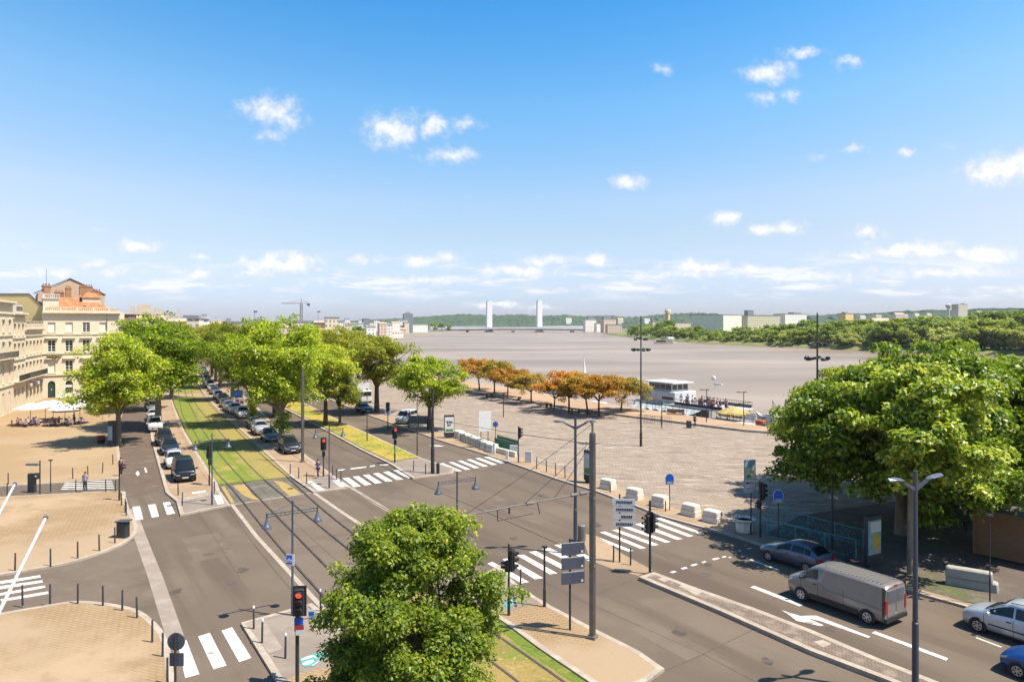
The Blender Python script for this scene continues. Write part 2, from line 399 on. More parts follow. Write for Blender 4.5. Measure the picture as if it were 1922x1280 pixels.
M_beige2 = layered('sand_paving', (0.370, 0.252, 0.136), [(.09, (0.414, 0.294, 0.173), .42, .62), (.4, (0.303, 0.206, 0.116), .55, .8)], fine=(10, .10), rot=.2, rough=.9)
M_pink = layered('tan_paving', (0.360, 0.246, 0.152), [(.3, (0.414, 0.293, 0.188), .42, .62), (1.3, (0.297, 0.204, 0.132), .52, .75)], fine=(12, .16), rot=.4, rough=.9)
M_grey = layered('grey_paving', (0.257, 0.207, 0.168), [(.4, (0.304, 0.251, 0.205), .42, .6), (1.5, (0.209, 0.167, 0.135), .55, .8)], fine=(16, .14), rot=.2, rough=.9)
M_cobble = layered('plaza_cobbles', (0.360, 0.286, 0.216), [(.05, (0.318, 0.249, 0.184), .45, .65), (.5, (0.212, 0.164, 0.121), .52, .68, .45, 1.5, .85), (.9, (0.488, 0.408, 0.326), .54, .68, .45, 1.6, .9), (1.8, (0.201, 0.154, 0.116), .58, .70, .5, 1.2, .8)], fine=(4, .30),
                   brick=(.62, .34, .03, (.385, .31, .24), (.31, .24, .18), (.22, .17, .13)), rot=.12, rough=.9)
M_kerb = layered('kerb_stone', (0.427, 0.352, 0.279), [(1.2, (0.503, 0.422, 0.336), .45, .65)], fine=(9, .14), brick=(1.0, 1.0, .012, (0.437, 0.361, 0.287), (0.399, 0.326, 0.254), (0.285, 0.229, 0.180)), rot=.5)
M_line = layered('pale_stone_band', (0.314, 0.255, 0.205), [(.8, (0.380, 0.312, 0.254), .45, .65)], fine=(12, .14))
M_prom = layered('promenade_sand', (0.423, 0.281, 0.172), [(.1, (0.477, 0.327, 0.208), .45, .62), (.7, (0.369, 0.242, 0.144), .55, .75)], fine=(8, .12))
def track_grass():
    m = layered('mixed_grass', (.185, .225, .03), [(.9, (.12, .205, .016), .5, .72), (.30, (.34, .27, .07), .52, .68), (3.5, (.27, .28, .05), .5, .7)], fine=(12, .5), rough=.95, bump=.6, rot=.55)
    t = m.node_tree; L = t.links.new; b = t.nodes['Principled BSDF']; old = b.inputs['Base Color'].links[0].from_socket
    pos = N(t, 'ShaderNodeNewGeometry').outputs['Position']; sp = N(t, 'ShaderNodeSeparateXYZ'); L(pos, sp.inputs[0])
    c_ = mth(t, 'ADD', mth(t, 'MULTIPLY', sp.outputs[0], NX.x), mth(t, 'MULTIPLY', sp.outputs[1], NX.y))
    dy = mth(t, 'SUBTRACT', sp.outputs[1], 49.0); c_ = mth(t, 'SUBTRACT', c_, mth(t, 'MULTIPLY_ADD', mth(t, 'MULTIPLY', dy, dy), .0008, 13.5))
    n = N(t, 'ShaderNodeTexNoise'); n.inputs['Scale'].default_value = .55; n.inputs['Detail'].default_value = 6; L(pos, n.inputs['Vector'])
    f = N(t, 'ShaderNodeMapRange'); L(mth(t, 'ADD', c_, mth(t, 'MULTIPLY_ADD', n.outputs['Fac'], 6.5, -3.25)), f.inputs[0]); f.inputs[1].default_value = .9; f.inputs[2].default_value = 3.0; f.interpolation_type = 'SMOOTHSTEP'
    n2 = N(t, 'ShaderNodeTexNoise'); n2.inputs['Scale'].default_value = 3; n2.inputs['Detail'].default_value = 5; L(pos, n2.inputs['Vector'])
    dry = N(t, 'ShaderNodeMix', data_type='RGBA'); L(n2.outputs['Fac'], dry.inputs['Factor']); dry.inputs[6].default_value = (.17, .135, .035, 1); dry.inputs[7].default_value = (.36, .255, .095, 1)
    x = N(t, 'ShaderNodeMix', data_type='RGBA'); L(mth(t, 'MULTIPLY', f.outputs[0], .8), x.inputs['Factor']); L(old, x.inputs[6]); L(dry.outputs[2], x.inputs[7]); L(x.outputs[2], b.inputs['Base Color'])
    return m
M_grass = track_grass()
M_drygrass = layered('dry_grass', (.44, .315, .06), [(.16, (.17, .24, .025), .47, .62), (.9, (.25, .26, .04), .52, .66), (1.4, (.36, .25, .05), .5, .72), (4, (.56, .42, .10), .5, .7)], fine=(12, .5), rough=.95, bump=.6, rot=.5)
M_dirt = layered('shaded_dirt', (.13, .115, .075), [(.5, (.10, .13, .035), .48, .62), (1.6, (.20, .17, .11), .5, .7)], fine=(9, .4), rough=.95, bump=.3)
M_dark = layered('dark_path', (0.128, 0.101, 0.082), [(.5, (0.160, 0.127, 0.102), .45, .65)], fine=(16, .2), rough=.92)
M_patch = layered('track_crossing_slab', (.16, .14, .105), [(.7, (.20, .18, .14), .45, .65)], fine=(18, .22), brick=(.5, .25, .02, (.17, .15, .115), (.14, .125, .10), (.08, .07, .06)), rot=2.6)
M_ochre = layered('ochre_paving', (.42, .29, .10), [(1.5, (.34, .24, .10), .5, .7)], fine=(14, .25))
M_white = layered('road_paint', (.74, .72, .68), [(2.2, (.60, .575, .53), .50, .66), (1.1, (.36, .32, .28), .60, .66), (6, (.40, .36, .32), .58, .66), (14, (.36, .32, .28), .60, .70)], fine=(20, .08), rough=.7)
M_teal = layered('teal_paint', (.10, .36, .32), [(2, (.17, .4, .36), .5, .7)], fine=(14, .15), rough=.8)
M_rail = mat('rail_steel', (.15, .12, .10), rough=.6, metal=.1, var=.2, scale=1)
M_tar = mat('tar_joint', (.10, .085, .07), rough=.9, var=.2)
M_city = layered('city_ground', (.30, .26, .21), [(.02, (.20, .20, .13), .45, .6)], fine=(.5, .2))
M_meadow = layered('bank_grass', (.20, .24, .06), [(.04, (.27, .28, .09), .45, .65), (.15, (.13, .175, .045), .5, .7)], fine=(.8, .35))
M_mud = layered('bank_mud', (.26, .19, .12), [(.1, (.2, .15, .095), .45, .65)], fine=(.7, .2))
M_stone = mat('quay_stone', (.42, .36, .28), rough=.9, var=.25, scale=1.2)

# ------------------------------------------------------------------ ground, river, roads
far = lambda pts: pts
QE = [(96, 12), (70, 46), (36.7, 94.9), (18.2, 124.6), (-11, 182), (-40, 240), (-90, 400), (-132, 700), (-150, 1000), (-150, 1300), (-140, 1550), (-110, 1800), (20, 2150), (300, 2420), (900, 2560)]
RB = [(620, 10), (400, 300), (262, 480), (190, 690), (172, 900), (178, 1100), (190, 1450), (232, 1780), (330, 2060), (620, 2260), (1000, 2330)]
g = MB().sheet(QE + [(900, 6000), (-6000, 6000), (-6000, -200), (96, -200)], -.02).build('ground', M_city); struct(g)
g = MB().sheet(RB + [(1400, 2330), (6000, 2330), (6000, 0), (620, 0)], -1.4).build('far_bank_ground', M_meadow); struct(g)
# quay wall and grassy far bank as slopes into the river
q = MB()
for a, b in zip(QE, QE[1:]): q.quad((a[0], a[1], -6), (b[0], b[1], -6), (b[0], b[1], 0), (a[0], a[1], 0))
struct(q.build('quay_wall', M_stone))
q = MB()
def off_line(pts, d):
    out = []
    for i, p in enumerate(pts):
        a = Vector(pts[max(i - 1, 0)][:2]); b = Vector(pts[min(i + 1, len(pts) - 1)][:2])
        if 0 < i < len(pts) - 1:
            e1 = (Vector(p[:2]) - a).normalized(); e2 = (b - Vector(p[:2])).normalized()
            n1 = Vector((e1.y, -e1.x)); n2 = Vector((e2.y, -e2.x)); n = (n1 + n2)
            n = n / max(.35, n.length_squared / 2)
        else:
            e = (b - a).normalized(); n = Vector((e.y, -e.x))
        out.append((p[0] + n.x * d, p[1] + n.y * d))
    return out
rb_lo = off_line(RB, -9)
for i in range(len(RB) - 1):
    a, b, c, d = RB[i], RB[i + 1], rb_lo[i + 1], rb_lo[i]
    am = ((a[0] * .35 + d[0] * .65), (a[1] * .35 + d[1] * .65)); bm = ((b[0] * .35 + c[0] * .65), (b[1] * .35 + c[1] * .65))
    q.quad((a[0], a[1], -1.4), (b[0], b[1], -1.4), (bm[0], bm[1], -3.2), (am[0], am[1], -3.2), 0)
    q.quad((am[0], am[1], -3.2), (bm[0], bm[1], -3.2), (c[0], c[1], -4.6), (d[0], d[1], -4.6), 1)
struct(q.build('far_bank_slope', [M_meadow, M_mud]))
m = bpy.data.materials.new('river_water'); m.use_nodes = True
t = m.node_tree; b = t.nodes['Principled BSDF']; b.inputs['Base Color'].default_value = (.27, .20, .145, 1); b.inputs['Roughness'].default_value = .34; b.inputs['IOR'].default_value = 1.33; b.inputs['Specular IOR Level'].default_value = .3
pos = N(t, 'ShaderNodeNewGeometry').outputs['Position']
n1 = N(t, 'ShaderNodeTexNoise'); n1.inputs['Scale'].default_value = .9; n1.inputs['Detail'].default_value = 5
mp = N(t, 'ShaderNodeMapping'); mp.inputs['Scale'].default_value = (.55, 1, 1); t.links.new(pos, mp.inputs[0]); t.links.new(mp.outputs[0], n1.inputs['Vector'])
bp = N(t, 'ShaderNodeBump'); bp.inputs['Strength'].default_value = .5; bp.inputs['Distance'].default_value = .16; t.links.new(n1.outputs['Fac'], bp.inputs['Height']); t.links.new(bp.outputs[0], b.inputs['Normal'])
n2 = N(t, 'ShaderNodeTexNoise'); n2.inputs['Scale'].default_value = .016; n2.inputs['Detail'].default_value = 7
mp = N(t, 'ShaderNodeMapping'); mp.inputs['Scale'].default_value = (.35, 1.0, 1); t.links.new(pos, mp.inputs[0]); t.links.new(mp.outputs[0], n2.inputs['Vector'])
r = N(t, 'ShaderNodeValToRGB'); t.links.new(n2.outputs['Fac'], r.inputs[0]); r.color_ramp.elements[0].position = .35; r.color_ramp.elements[1].position = .7
r.color_ramp.elements[0].color = (.195, .138, .086, 1); r.color_ramp.elements[1].color = (.335, .25, .175, 1); t.links.new(r.outputs[0], b.inputs['Base Color'])
struct(MB().sheet([(-400, -100), (1400, -100), (1400, 2700), (-400, 2700)], -4).build('river', m))

ROAD = [(-150, 10), (88, 10), (34, 92), (-14, 178), (-60, 262), (-190, 520), (-240, 520), (-150, 240)]
struct(MB().sheet(ROAD, 0).build('road', M_asph))

def gpts(px, z=0.0): return [G(x, y, z) for x, y in px]
def inset(poly, d):
    """inner outline of a closed 2D polygon"""
    n = len(poly); A = sum(poly[i][0] * poly[(i + 1) % n][1] - poly[(i + 1) % n][0] * poly[i][1] for i in range(n))
    s = 1 if A > 0 else -1; out = []
    for i in range(n):
        p = Vector(poly[i]); e1 = (p - Vector(poly[i - 1])).normalized(); e2 = (Vector(poly[(i + 1) % n]) - p).normalized()
        n1 = Vector((-e1.y, e1.x)) * s; n2 = Vector((-e2.y, e2.x)) * s; m_ = n1 + n2
        m_ = m_ / max(.5, m_.length_squared / 2)
        out.append((p.x + m_.x * d, p.y + m_.y * d))
    return out
def smooth_closed(pts, k=3, closed=True):
    """Catmull-Rom through the points"""
    out = []; n = len(pts); rng = n if closed else n - 1
    for i in range(rng):
        p = [Vector(pts[(i + j) % n] if closed else pts[min(max(i + j, 0), n - 1)]) for j in (-1, 0, 1, 2)]
        for s_ in range(k):
            u = s_ / k
            out.append(tuple(.5 * ((2 * p[1]) + (-p[0] + p[2]) * u + (2 * p[0] - 5 * p[1] + 4 * p[2] - p[3]) * u * u + (-p[0] + 3 * p[1] - 3 * p[2] + p[3]) * u ** 3)))
    if not closed: out.append(tuple(pts[-1]))
    return out
def slab(name, poly, m, kerb=.28, z=PZ, k_m=None):
    o = MB().prism(poly, -.3, z).build(name, m); struct(o)
    if kerb:
        n = len(poly); i_ = inset(poly, kerb); k = MB(); base = z + .004
        for a in range(n):
            b_ = (a + 1) % n
            A = sum(poly[i][0] * poly[(i + 1) % n][1] - poly[(i + 1) % n][0] * poly[i][1] for i in range(n))
            qd = [(*poly[a], base), (*poly[b_], base), (*i_[b_], base), (*i_[a], base)]
            if A < 0: qd = qd[::-1]
            k.add(qd, [(0, 1, 2, 3)])
            wq = [(*poly[a], -.05), (*poly[b_], -.05), (*poly[b_], base), (*poly[a], base)]
            c_ = Vector(poly[b_]) - Vector(poly[a]); nn = Vector((c_.y, -c_.x)).normalized() * (.003 if A > 0 else -.003)
            wq = [(p[0] + nn.x, p[1] + nn.y, p[2]) for p in wq]
            k.add(wq if A > 0 else wq[::-1], [(0, 1, 2, 3)])
        k.build('kerb', k_m or M_kerb, o)
    return o
def strip(name, pts, a, b, z, m, parent=None):
    """flat ribbon along world points between the offsets a and b (right of travel positive)"""
    l, r_ = off_line(pts, a), off_line(pts, b); mb_ = MB()
    for i in range(len(pts) - 1): mb_.add([(*l[i], z), (*r_[i], z), (*r_[i + 1], z), (*l[i + 1], z)], [(0, 1, 2, 3)])
    return mb_.build(name, m, parent)

# upper-left square, lower squares and their kerbs
P1 = gpts([(300, 700), (262, 730), (232, 770), (222, 800), (223, 837), (229, 885), (225, 897), (120, 905), (0, 912), (-500, 930), (-700, 760), (-100, 700), (83, 690), (230, 690)], PZ)
slab('upper_square', P1, M_beige2)
P2 = gpts(smooth_closed([(0, 932), (130, 925), (226, 921), (236, 931), (243, 955), (259, 985), (252, 1006), (205, 1031), (120, 1057), (0, 1078)], 3, False) + [(-600, 1180), (-700, 960)], PZ)
slab('middle_square', P2, M_beige)
P3 = gpts(smooth_closed([(0, 1150), (86, 1135), (146, 1127), (202, 1131), (255, 1142), (285, 1161), (311, 1191), (322, 1230), (328, 1285), (330, 1400)], 3, False) + [(330, 1700), (-900, 1700), (-800, 1250)], PZ)
slab('lower_square', P3, M_beige)
# parking strip between the side street and the grassed tram track
P4 = gpts([(283, 822), (311, 924), (331, 940), (413, 921), (409, 908), (372, 850), (345, 806), (326, 760), (318, 735), (322, 712), (330, 690), (305, 690), (283, 735), (280, 770)], PZ)
slab('parking_strip', P4, M_pink)
PC = gpts([(331, 941), (338, 966), (432, 947), (414, 922)], PZ)
slab('corner_pavement', PC, M_grey)
# between tram track and quay road
P5 = gpts([(547, 895), (588, 923), (660, 914), (624, 890), (577, 856), (532, 815), (480, 760), (448, 735), (418, 712), (402, 690), (370, 690), (368, 712), (377, 732), (402, 762), (466, 820)], PZ)
slab('parking_strip', P5, M_pink)
P5b = gpts([(566, 907), (588, 923), (660, 914), (622, 888), (590, 893)], PZ)
o = MB().sheet(inset(P5b, .3), PZ + .008).build('corner_paving', M_grey); struct(o)
# median with dry grass and its paved nose
P6 = gpts([(427, 700), (490, 745), (560, 780), (627, 816), (680, 845), (732, 870), (775, 897), (850, 887), (855, 879), (793, 860), (695, 815), (650, 795), (560, 750), (505, 727), (450, 700)], PZ)
slab('median', P6, M_grey)
P6g = gpts([(437, 703), (494, 744), (562, 779), (629, 815), (682, 844), (733, 867), (790, 859), (694, 816), (649, 796), (559, 752), (505, 730), (450, 703)], PZ)
MEDG = inset(P6g, .2)
struct(MB().sheet(MEDG, PZ + .05).build('median_lawn', M_drygrass))
# quay square
P7 = gpts([(470, 690), (540, 720), (600, 742), (660, 766), (695, 780), (780, 810), (822, 825), (910, 852), (955, 867), (1040, 897), (1121, 922), (1191, 948), (1241, 968), (1322, 990), (1377, 1005), (1706, 1108), (1805, 1135), (2000, 1193), (2500, 1350)], PZ)
KERB7 = P7[1:]
low = gpts([(2300, 945), (1900, 884), (1700, 850), (1455, 815), (1400, 811), (1160, 781), (1000, 757), (880, 737), (790, 722)], PZ) + [(-40, 222), (-62, 262)]
slab('quay_square', P7 + low, M_cobble)
strip('paved_edge', KERB7, -.35, -2.2, PZ + .008, M_pink)['kind'] = 'structure'
# promenade, one step higher, up to the quay wall
lowp = low[:]
prom = lowp + [(-90, 395), (-43, 242), (-12, 180), (17.5, 123.5), (36, 94), (69.5, 45.5)]
slab('promenade', prom, M_prom, kerb=.5, z=.42, k_m=M_stone)
# shaded path and dirt beds below the big trees
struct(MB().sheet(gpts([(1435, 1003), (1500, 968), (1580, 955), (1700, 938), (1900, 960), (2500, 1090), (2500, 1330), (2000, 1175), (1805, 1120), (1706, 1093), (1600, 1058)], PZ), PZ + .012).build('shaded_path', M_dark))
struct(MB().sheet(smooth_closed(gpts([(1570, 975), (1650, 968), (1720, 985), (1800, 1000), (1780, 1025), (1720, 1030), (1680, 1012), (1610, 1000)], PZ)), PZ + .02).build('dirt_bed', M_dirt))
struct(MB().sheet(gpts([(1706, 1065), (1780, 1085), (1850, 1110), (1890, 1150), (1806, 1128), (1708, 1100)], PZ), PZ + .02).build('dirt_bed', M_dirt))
# long kerbed island of the quay road
P8m = gpts([(1198, 1082), (1228, 1073), (1300, 1100), (1420, 1142), (1520, 1180), (1650, 1235), (1765, 1280), (2100, 1410), (2100, 1490), (1860, 1360), (1668, 1276), (1520, 1220), (1350, 1145)], .19)
o = slab('traffic_island', P8m, M_pink, kerb=.32, z=.19)
struct(MB().sheet(inset(P8m, .34), .20).build('island_setts', layered('island_setts', (.24, .18, .135), [(1.4, (.31, .24, .18), .45, .65)], fine=(18, .3), brick=(.16, .12, .02, (.26, .20, .15), (.20, .15, .115), (.14, .11, .085)), rot=RA)))
for q in ([d3(540, 505), d3(575, 495), d3(630, 512), d3(590, 530)], [d3(695, 560), d3(735, 552), d3(875, 605), d3(830, 628)], [d4(370, 1060), d4(420, 1050), d4(470, 1072), d4(420, 1090)]):
    struct(MB().sheet(gpts(q, .19), .206).build('pale_slab', M_kerb))
PR = gpts([(1090, 1000), (1122, 1006), (1170, 1040), (1226, 1070), (1197, 1080), (1150, 1068), (1108, 1052)], .02)
struct(MB().sheet(PR, .02).build('refuge_paving', M_pink))
# brick point between track and quay road
P8 = gpts([(880, 1092), (935, 1062), (978, 1103), (1034, 1136), (1108, 1175), (1200, 1221), (1247, 1254), (1208, 1282), (1140, 1300), (1108, 1280), (1010, 1214), (954, 1172), (905, 1140)], PZ)
slab('brick_point', P8, M_beige)
struct(MB().sheet(inset(gpts([(882, 1092), (934, 1064), (978, 1104), (1022, 1130), (990, 1140), (954, 1152), (905, 1136)], PZ), .2), PZ + .008).build('corner_paving', M_grey))
# islands at the lower left
P9 = gpts([(452, 1168), (585, 1131), (617, 1156), (700, 1230), (760, 1290), (840, 1380), (560, 1420), (522, 1282)], PZ)
slab('corner_pavement', P9, M_grey)
struct(MB().sheet(gpts([(560, 1262), (625, 1250), (690, 1232), (755, 1292), (830, 1378), (565, 1415), (535, 1280)], PZ), PZ + .008).build('brick_corner', M_beige))
struct(MB().sheet(gpts([c4(880, 835), c4(1015, 800), c4(1165, 1030), c4(1060, 1065)], PZ), PZ + .008).build('tactile_slab', M_line))
struct(MB().sheet(gpts([c4(1375, 865), c4(1480, 830), c4(1560, 960), c4(1470, 935)], PZ), PZ + .008).build('tactile_slab', M_line))

# side street surface, lane and pale bands
struct(MB().sheet(gpts([(225, 837), (237, 935), (311, 922), (284, 822), (284, 770), (300, 715), (318, 690), (300, 690), (262, 730), (226, 790)]), .004).build('side_street', M_brown))
struct(MB().sheet(gpts([(262, 1010), (326, 1190), (300, 1160), (255, 1142), (146, 1127), (0, 1150), (-700, 1250), (-600, 1160), (0, 1078), (205, 1031)]), .004).build('side_lane', M_asph2))
band = [G(*p) for p in [(243, 955), (262, 1010), (290, 1085), (326, 1196)]]
struct(strip('stone_band', band, -.42, .3, .010, M_line))
struct(strip('stone_band', gpts([(435, 946), (480, 1005), (560, 1092), (616, 1152)]), -.14, .14, .012, M_kerb))
struct(strip('stone_band', gpts([(588, 924), (640, 960), (705, 1003), (800, 1066), (900, 1128)]), -.16, .16, .012, M_kerb))
struct(strip('stone_band', gpts([(655, 913), (690, 935), (735, 962), (800, 1000)]), -.22, .22, .012, M_line))
struct(strip('stone_band', gpts([(432, 948), (588, 924)]), -.1, .1, .014, M_kerb))
struct(MB().sheet(gpts([(412, 912), (546, 896), (589, 924), (437, 946)]), .010).build('crossing_slab', M_patch))
for q in ([c3(700, 935), c3(725, 932), c3(800, 1050), c3(775, 1060)], [c3(785, 925), c3(875, 915), c3(905, 950), c3(930, 990), c3(990, 1030), c3(940, 1030), c3(870, 1000)], [c3(1090, 890), c3(1160, 895), c3(1240, 940), c3(1300, 985), c3(1215, 1000), c3(1160, 960), c3(1130, 920)]):
    struct(MB().sheet(gpts(q), .016).build('ochre_inlay', M_ochre))
# tar joints in the asphalt
for pts in ([(370, 958), (450, 1085)], [(935, 1050), (1100, 1130), (1320, 1227), (1420, 1280)], [(1120, 1115), (1200, 1082)], [(1250, 1258), (1320, 1227), (1420, 1178)], [(1415, 1145), (1460, 1120)], [(800, 898), (960, 895)], [(1180, 1010), (1262, 1052), (1310, 1068)]):
    struct(strip('tar_joint', gpts(pts), -.025, .025, .006, M_tar))
for (x, y, r_) in ((492, 1165, .45), (517, 1164, .3), (1323, 1078, .35), (392, 1040, .35), (437, 1093, .3), (1435, 1048, .3)):
    gx, gy = G(x, y); struct(MB().sheet([(gx + r_ * math.cos(a), gy + r_ * math.sin(a)) for a in np.linspace(0, 6.28, 13)[:-1]], .007).build('manhole_cover', M_tar))

for q in ([(700, 935), (790, 960), (830, 950), (745, 924)], [(880, 930), (1010, 985), (1040, 975), (915, 922)], [(340, 1010), (410, 1000), (440, 1040), (365, 1055)], [(1260, 1110), (1330, 1140), (1360, 1128), (1295, 1100)], [(640, 850), (668, 866), (690, 862), (662, 846)], [(860, 868), (905, 882), (925, 876), (880, 862)], [(1180, 1180), (1290, 1240), (1330, 1225), (1225, 1168)]):
    struct(MB().sheet(gpts(q), .005).build('road_repair_patch', M_asph2))
M_oil = layered('oil_stain', (.085, .07, .056), [(2.5, (.125, .10, .08), .45, .6)], fine=(20, .3))
rnd = random.Random(12)
for (x, y) in ((330, 1110), (455, 1070), (735, 985), (965, 1010), (1120, 985), (1275, 1185), (1440, 1240), (1330, 1060), (1560, 1180), (690, 900), (1015, 930), (262, 880), (275, 905)):
    gx, gy = G(x, y); r_ = rnd.uniform(.18, .4); ph = rnd.uniform(0, 6)
    struct(MB().sheet([(gx + r_ * (1 + .3 * math.sin(3 * a + ph)) * math.cos(a), gy + r_ * 1.5 * (1 + .25 * math.cos(2 * a + ph)) * math.sin(a)) for a in np.linspace(0, 6.28, 19)[:-1]], .0092).build('oil_stain', M_oil))
# grassed tram track, rails set in it and running on through the asphalt
gl = gpts([(410, 910), (372, 850), (347, 806), (328, 760), (320, 735), (324, 712), (333, 690), (368, 690), (366, 712), (376, 732), (401, 762), (465, 820), (546, 895)])
struct(MB().prism(gl, -.1, .06).build('track_lawn', M_grass))
struct(MB().sheet(gpts([(318, 738), (381, 738), (388, 744), (317, 745)], .06), .066).build('track_crossing', M_pink))
south = gpts([(760, 1105), (905, 1140), (954, 1172), (1010, 1214), (1108, 1280), (1250, 1380), (900, 1480), (790, 1300), (700, 1220), (640, 1160)])
M_south = layered('south_track_grass', (.33, .235, .075), [(.5, (.24, .19, .055), .46, .66), (.22, (.19, .225, .035), .52, .64), (2.2, (.42, .32, .13), .55, .72), (5, (.17, .15, .05), .58, .72)], fine=(14, .5), rough=.95, bump=.5)
struct(MB().prism(south, -.1, .05).build('track_lawn', M_south))
ek = [G(*p_, .05) for p_ in [(905, 1140), (954, 1172), (1010, 1214), (1108, 1280), (1250, 1380)]]
struct(strip('lawn_edge', smooth_closed(ek, 4, False), .05, .62, .056, layered('lush_lawn_edge', (.15, .20, .025), [(.9, (.24, .235, .05), .5, .66), (2.5, (.10, .15, .018), .5, .7)], fine=(14, .45), rough=.95, bump=.5)))
def w_at(p): return Vector(G(*p))
RL = [[(333, 700), (334, 725), (342, 775), (365, 810), (400, 877), (437, 917), (502, 997), (600, 1108), (700, 1205), (790, 1290), (900, 1400)],
      [(342, 700), (349, 740), (372, 790), (405, 842), (460, 905), (550, 997), (660, 1107), (770, 1200), (870, 1285), (1000, 1400)],
      [(352, 700), (365, 752), (402, 797), (465, 870), (542, 937), (615, 997), (740, 1098), (911, 1231), (974, 1279), (1120, 1400)],
      [(360, 700), (385, 747), (432, 795), (490, 852), (540, 895), (595, 945), (660, 997), (780, 1085), (934, 1191), (1062, 1280), (1200, 1380)]]
for k, rl in enumerate(RL):
    pts = smooth_closed([G(x, y, .06) for x, y in rl], 4, False)
    mb = MB()
    for o_, w_, z_ in ((0, .032, .082), (.07, .016, .078)):
        l, r_ = off_line(pts, o_ - w_), off_line(pts, o_ + w_)
        for i in range(len(pts) - 1): mb.add([(*l[i], z_), (*r_[i], z_), (*r_[i + 1], z_), (*l[i + 1], z_), (*l[i], -.05), (*r_[i], -.05), (*r_[i + 1], -.05), (*l[i + 1], -.05)], [(0, 1, 2, 3), (0, 4, 5, 1), (3, 2, 6, 7), (0, 3, 7, 4), (1, 5, 6, 2)])
    struct(mb.build('tram_rail', M_rail))
# the tram bed asphalt reaches the rail heads
struct(MB().sheet(gpts([(437, 946), (589, 924), (705, 1003), (800, 1066), (905, 1140), (760, 1105), (640, 1160), (616, 1152), (560, 1092), (480, 1005)]), .008).build('tram_bed', M_asph2))

# grass blades on the lawns: one mass of tufts
def tufts(name, poly, n, z, h, mats_, label, seed):
    rng = np.random.default_rng(seed); P = np.array(poly); lo, hi = P.min(0), P.max(0)
    pts = rng.uniform(lo, hi, (n * 4, 2)); ins = np.zeros(len(pts), bool)
    j = len(P) - 1
    for i in range(len(P)):
        xi, yi = P[i]; xj, yj = P[j]
        ins ^= ((yi > pts[:, 1]) != (yj > pts[:, 1])) & (pts[:, 0] < (xj - xi) * (pts[:, 1] - yi) / (yj - yi + 1e-12) + xi); j = i
    pts = pts[ins][:n]; n = len(pts)
    a = rng.uniform(0, 6.28, n); hh = h * rng.uniform(.5, 1.3, n); w = hh * .5
    dx, dy = np.cos(a) * w, np.sin(a) * w; lx, ly = rng.normal(0, .35, n) * hh, rng.normal(0, .35, n) * hh
    V = np.stack([np.stack([pts[:, 0] - dx, pts[:, 1] - dy, np.full(n, z)], 1), np.stack([pts[:, 0] + dx, pts[:, 1] + dy, np.full(n, z)], 1),
                  np.stack([pts[:, 0] + lx, pts[:, 1] + ly, z + hh], 1)], 1).reshape(-1, 3)
    me = bpy.data.meshes.new(name); me.from_pydata(V.tolist(), [], [(3 * i, 3 * i + 1, 3 * i + 2) for i in range(n)])
    me.materials.append(mats_); return stuff(link(name, me), label, 'grass')
M_blade_dry = leafmat('dry_blades', [(0, (.20, .24, .03)), (.35, (.42, .30, .05)), (.75, (.55, .40, .08)), (1, (.62, .48, .14))], trans=.3, rough=.7, tcol=(1.2, 1.1, .7))
M_blade = leafmat('green_blades', [(0, (.09, .14, .015)), (.45, (.15, .20, .025)), (.75, (.25, .25, .05)), (1, (.40, .31, .09))], trans=.3, rough=.7, tcol=(1.2, 1.2, .6))
tufts('grass', MEDG, 16000, PZ + .05, .075, M_blade_dry, 'long dry yellow grass growing on the median between the quay lanes', 3)
tufts('grass', inset(gl, .3), 9000, .06, .03, M_blade, 'short patchy grass of the tram track between the parked cars', 5)

# ------------------------------------------------------------------ road markings
def mark(name, pts, m=M_white, z=.014):
    o = MB().sheet(gpts(pts), z).build(name, m); struct(o); return o
def crossing(first, last, n, conv, skip=()):
    """zebra from its first to its last bar; a bar is (far-left, far-right, near-right, near-left)"""
    for i in range(n):
        if i in skip: continue
        u = i / (n - 1); mark('zebra_bar', [conv(*(a[0] + (b[0] - a[0]) * u, a[1] + (b[1] - a[1]) * u)) for a, b in zip(first, last)])
for q in ([(663, 403), (700, 400), (717, 465), (678, 470)], [(740, 393), (778, 390), (796, 452), (760, 457)], [(815, 382), (850, 378), (877, 437), (836, 443)]): mark('zebra_bar', [c2(*p) for p in q])
for q in ([(370, 975), (440, 965), (537, 1220), (430, 1250)], [(527, 937), (615, 910), (742, 1155), (643, 1185)], [(703, 895), (782, 868), (928, 1098), (835, 1130)]): mark('zebra_bar', [c4(*p) for p in q])
crossing([(330, 870), (378, 865), (470, 930), (418, 938)], [(712, 812), (752, 806), (868, 865), (820, 870)], 6, c5)
crossing([(1060, 760), (1088, 756), (1228, 815), (1190, 820)], [(1392, 710), (1430, 708), (1560, 755), (1520, 760)], 6, c5)
for q in ([(410, 602), (440, 592), (650, 708), (606, 716)], [(497, 578), (530, 572), (733, 685), (682, 692)], [(580, 556), (617, 550), (812, 658), (768, 664)], [(648, 536), (688, 530), (890, 634), (848, 640)], [(722, 518), (765, 511), (965, 608), (920, 614)], [(793, 497), (835, 489), (1035, 580), (992, 588)]): mark('zebra_bar', [d1(*p) for p in q])
for q in ([(200, 1035), (250, 1026), (590, 1160), (545, 1167)], [(300, 1001), (347, 993), (700, 1135), (652, 1143)], [(403, 983), (450, 976), (808, 1107), (760, 1117)], [(495, 957), (545, 950), (908, 1082), (862, 1090)], [(600, 930), (650, 923), (1012, 1057), (962, 1066)], [(700, 905), (750, 898), (1105, 1032), (1060, 1040)], [(780, 884), (822, 876), (1200, 1010), (1160, 1019)]): mark('zebra_bar', [d2(*p) for p in q])
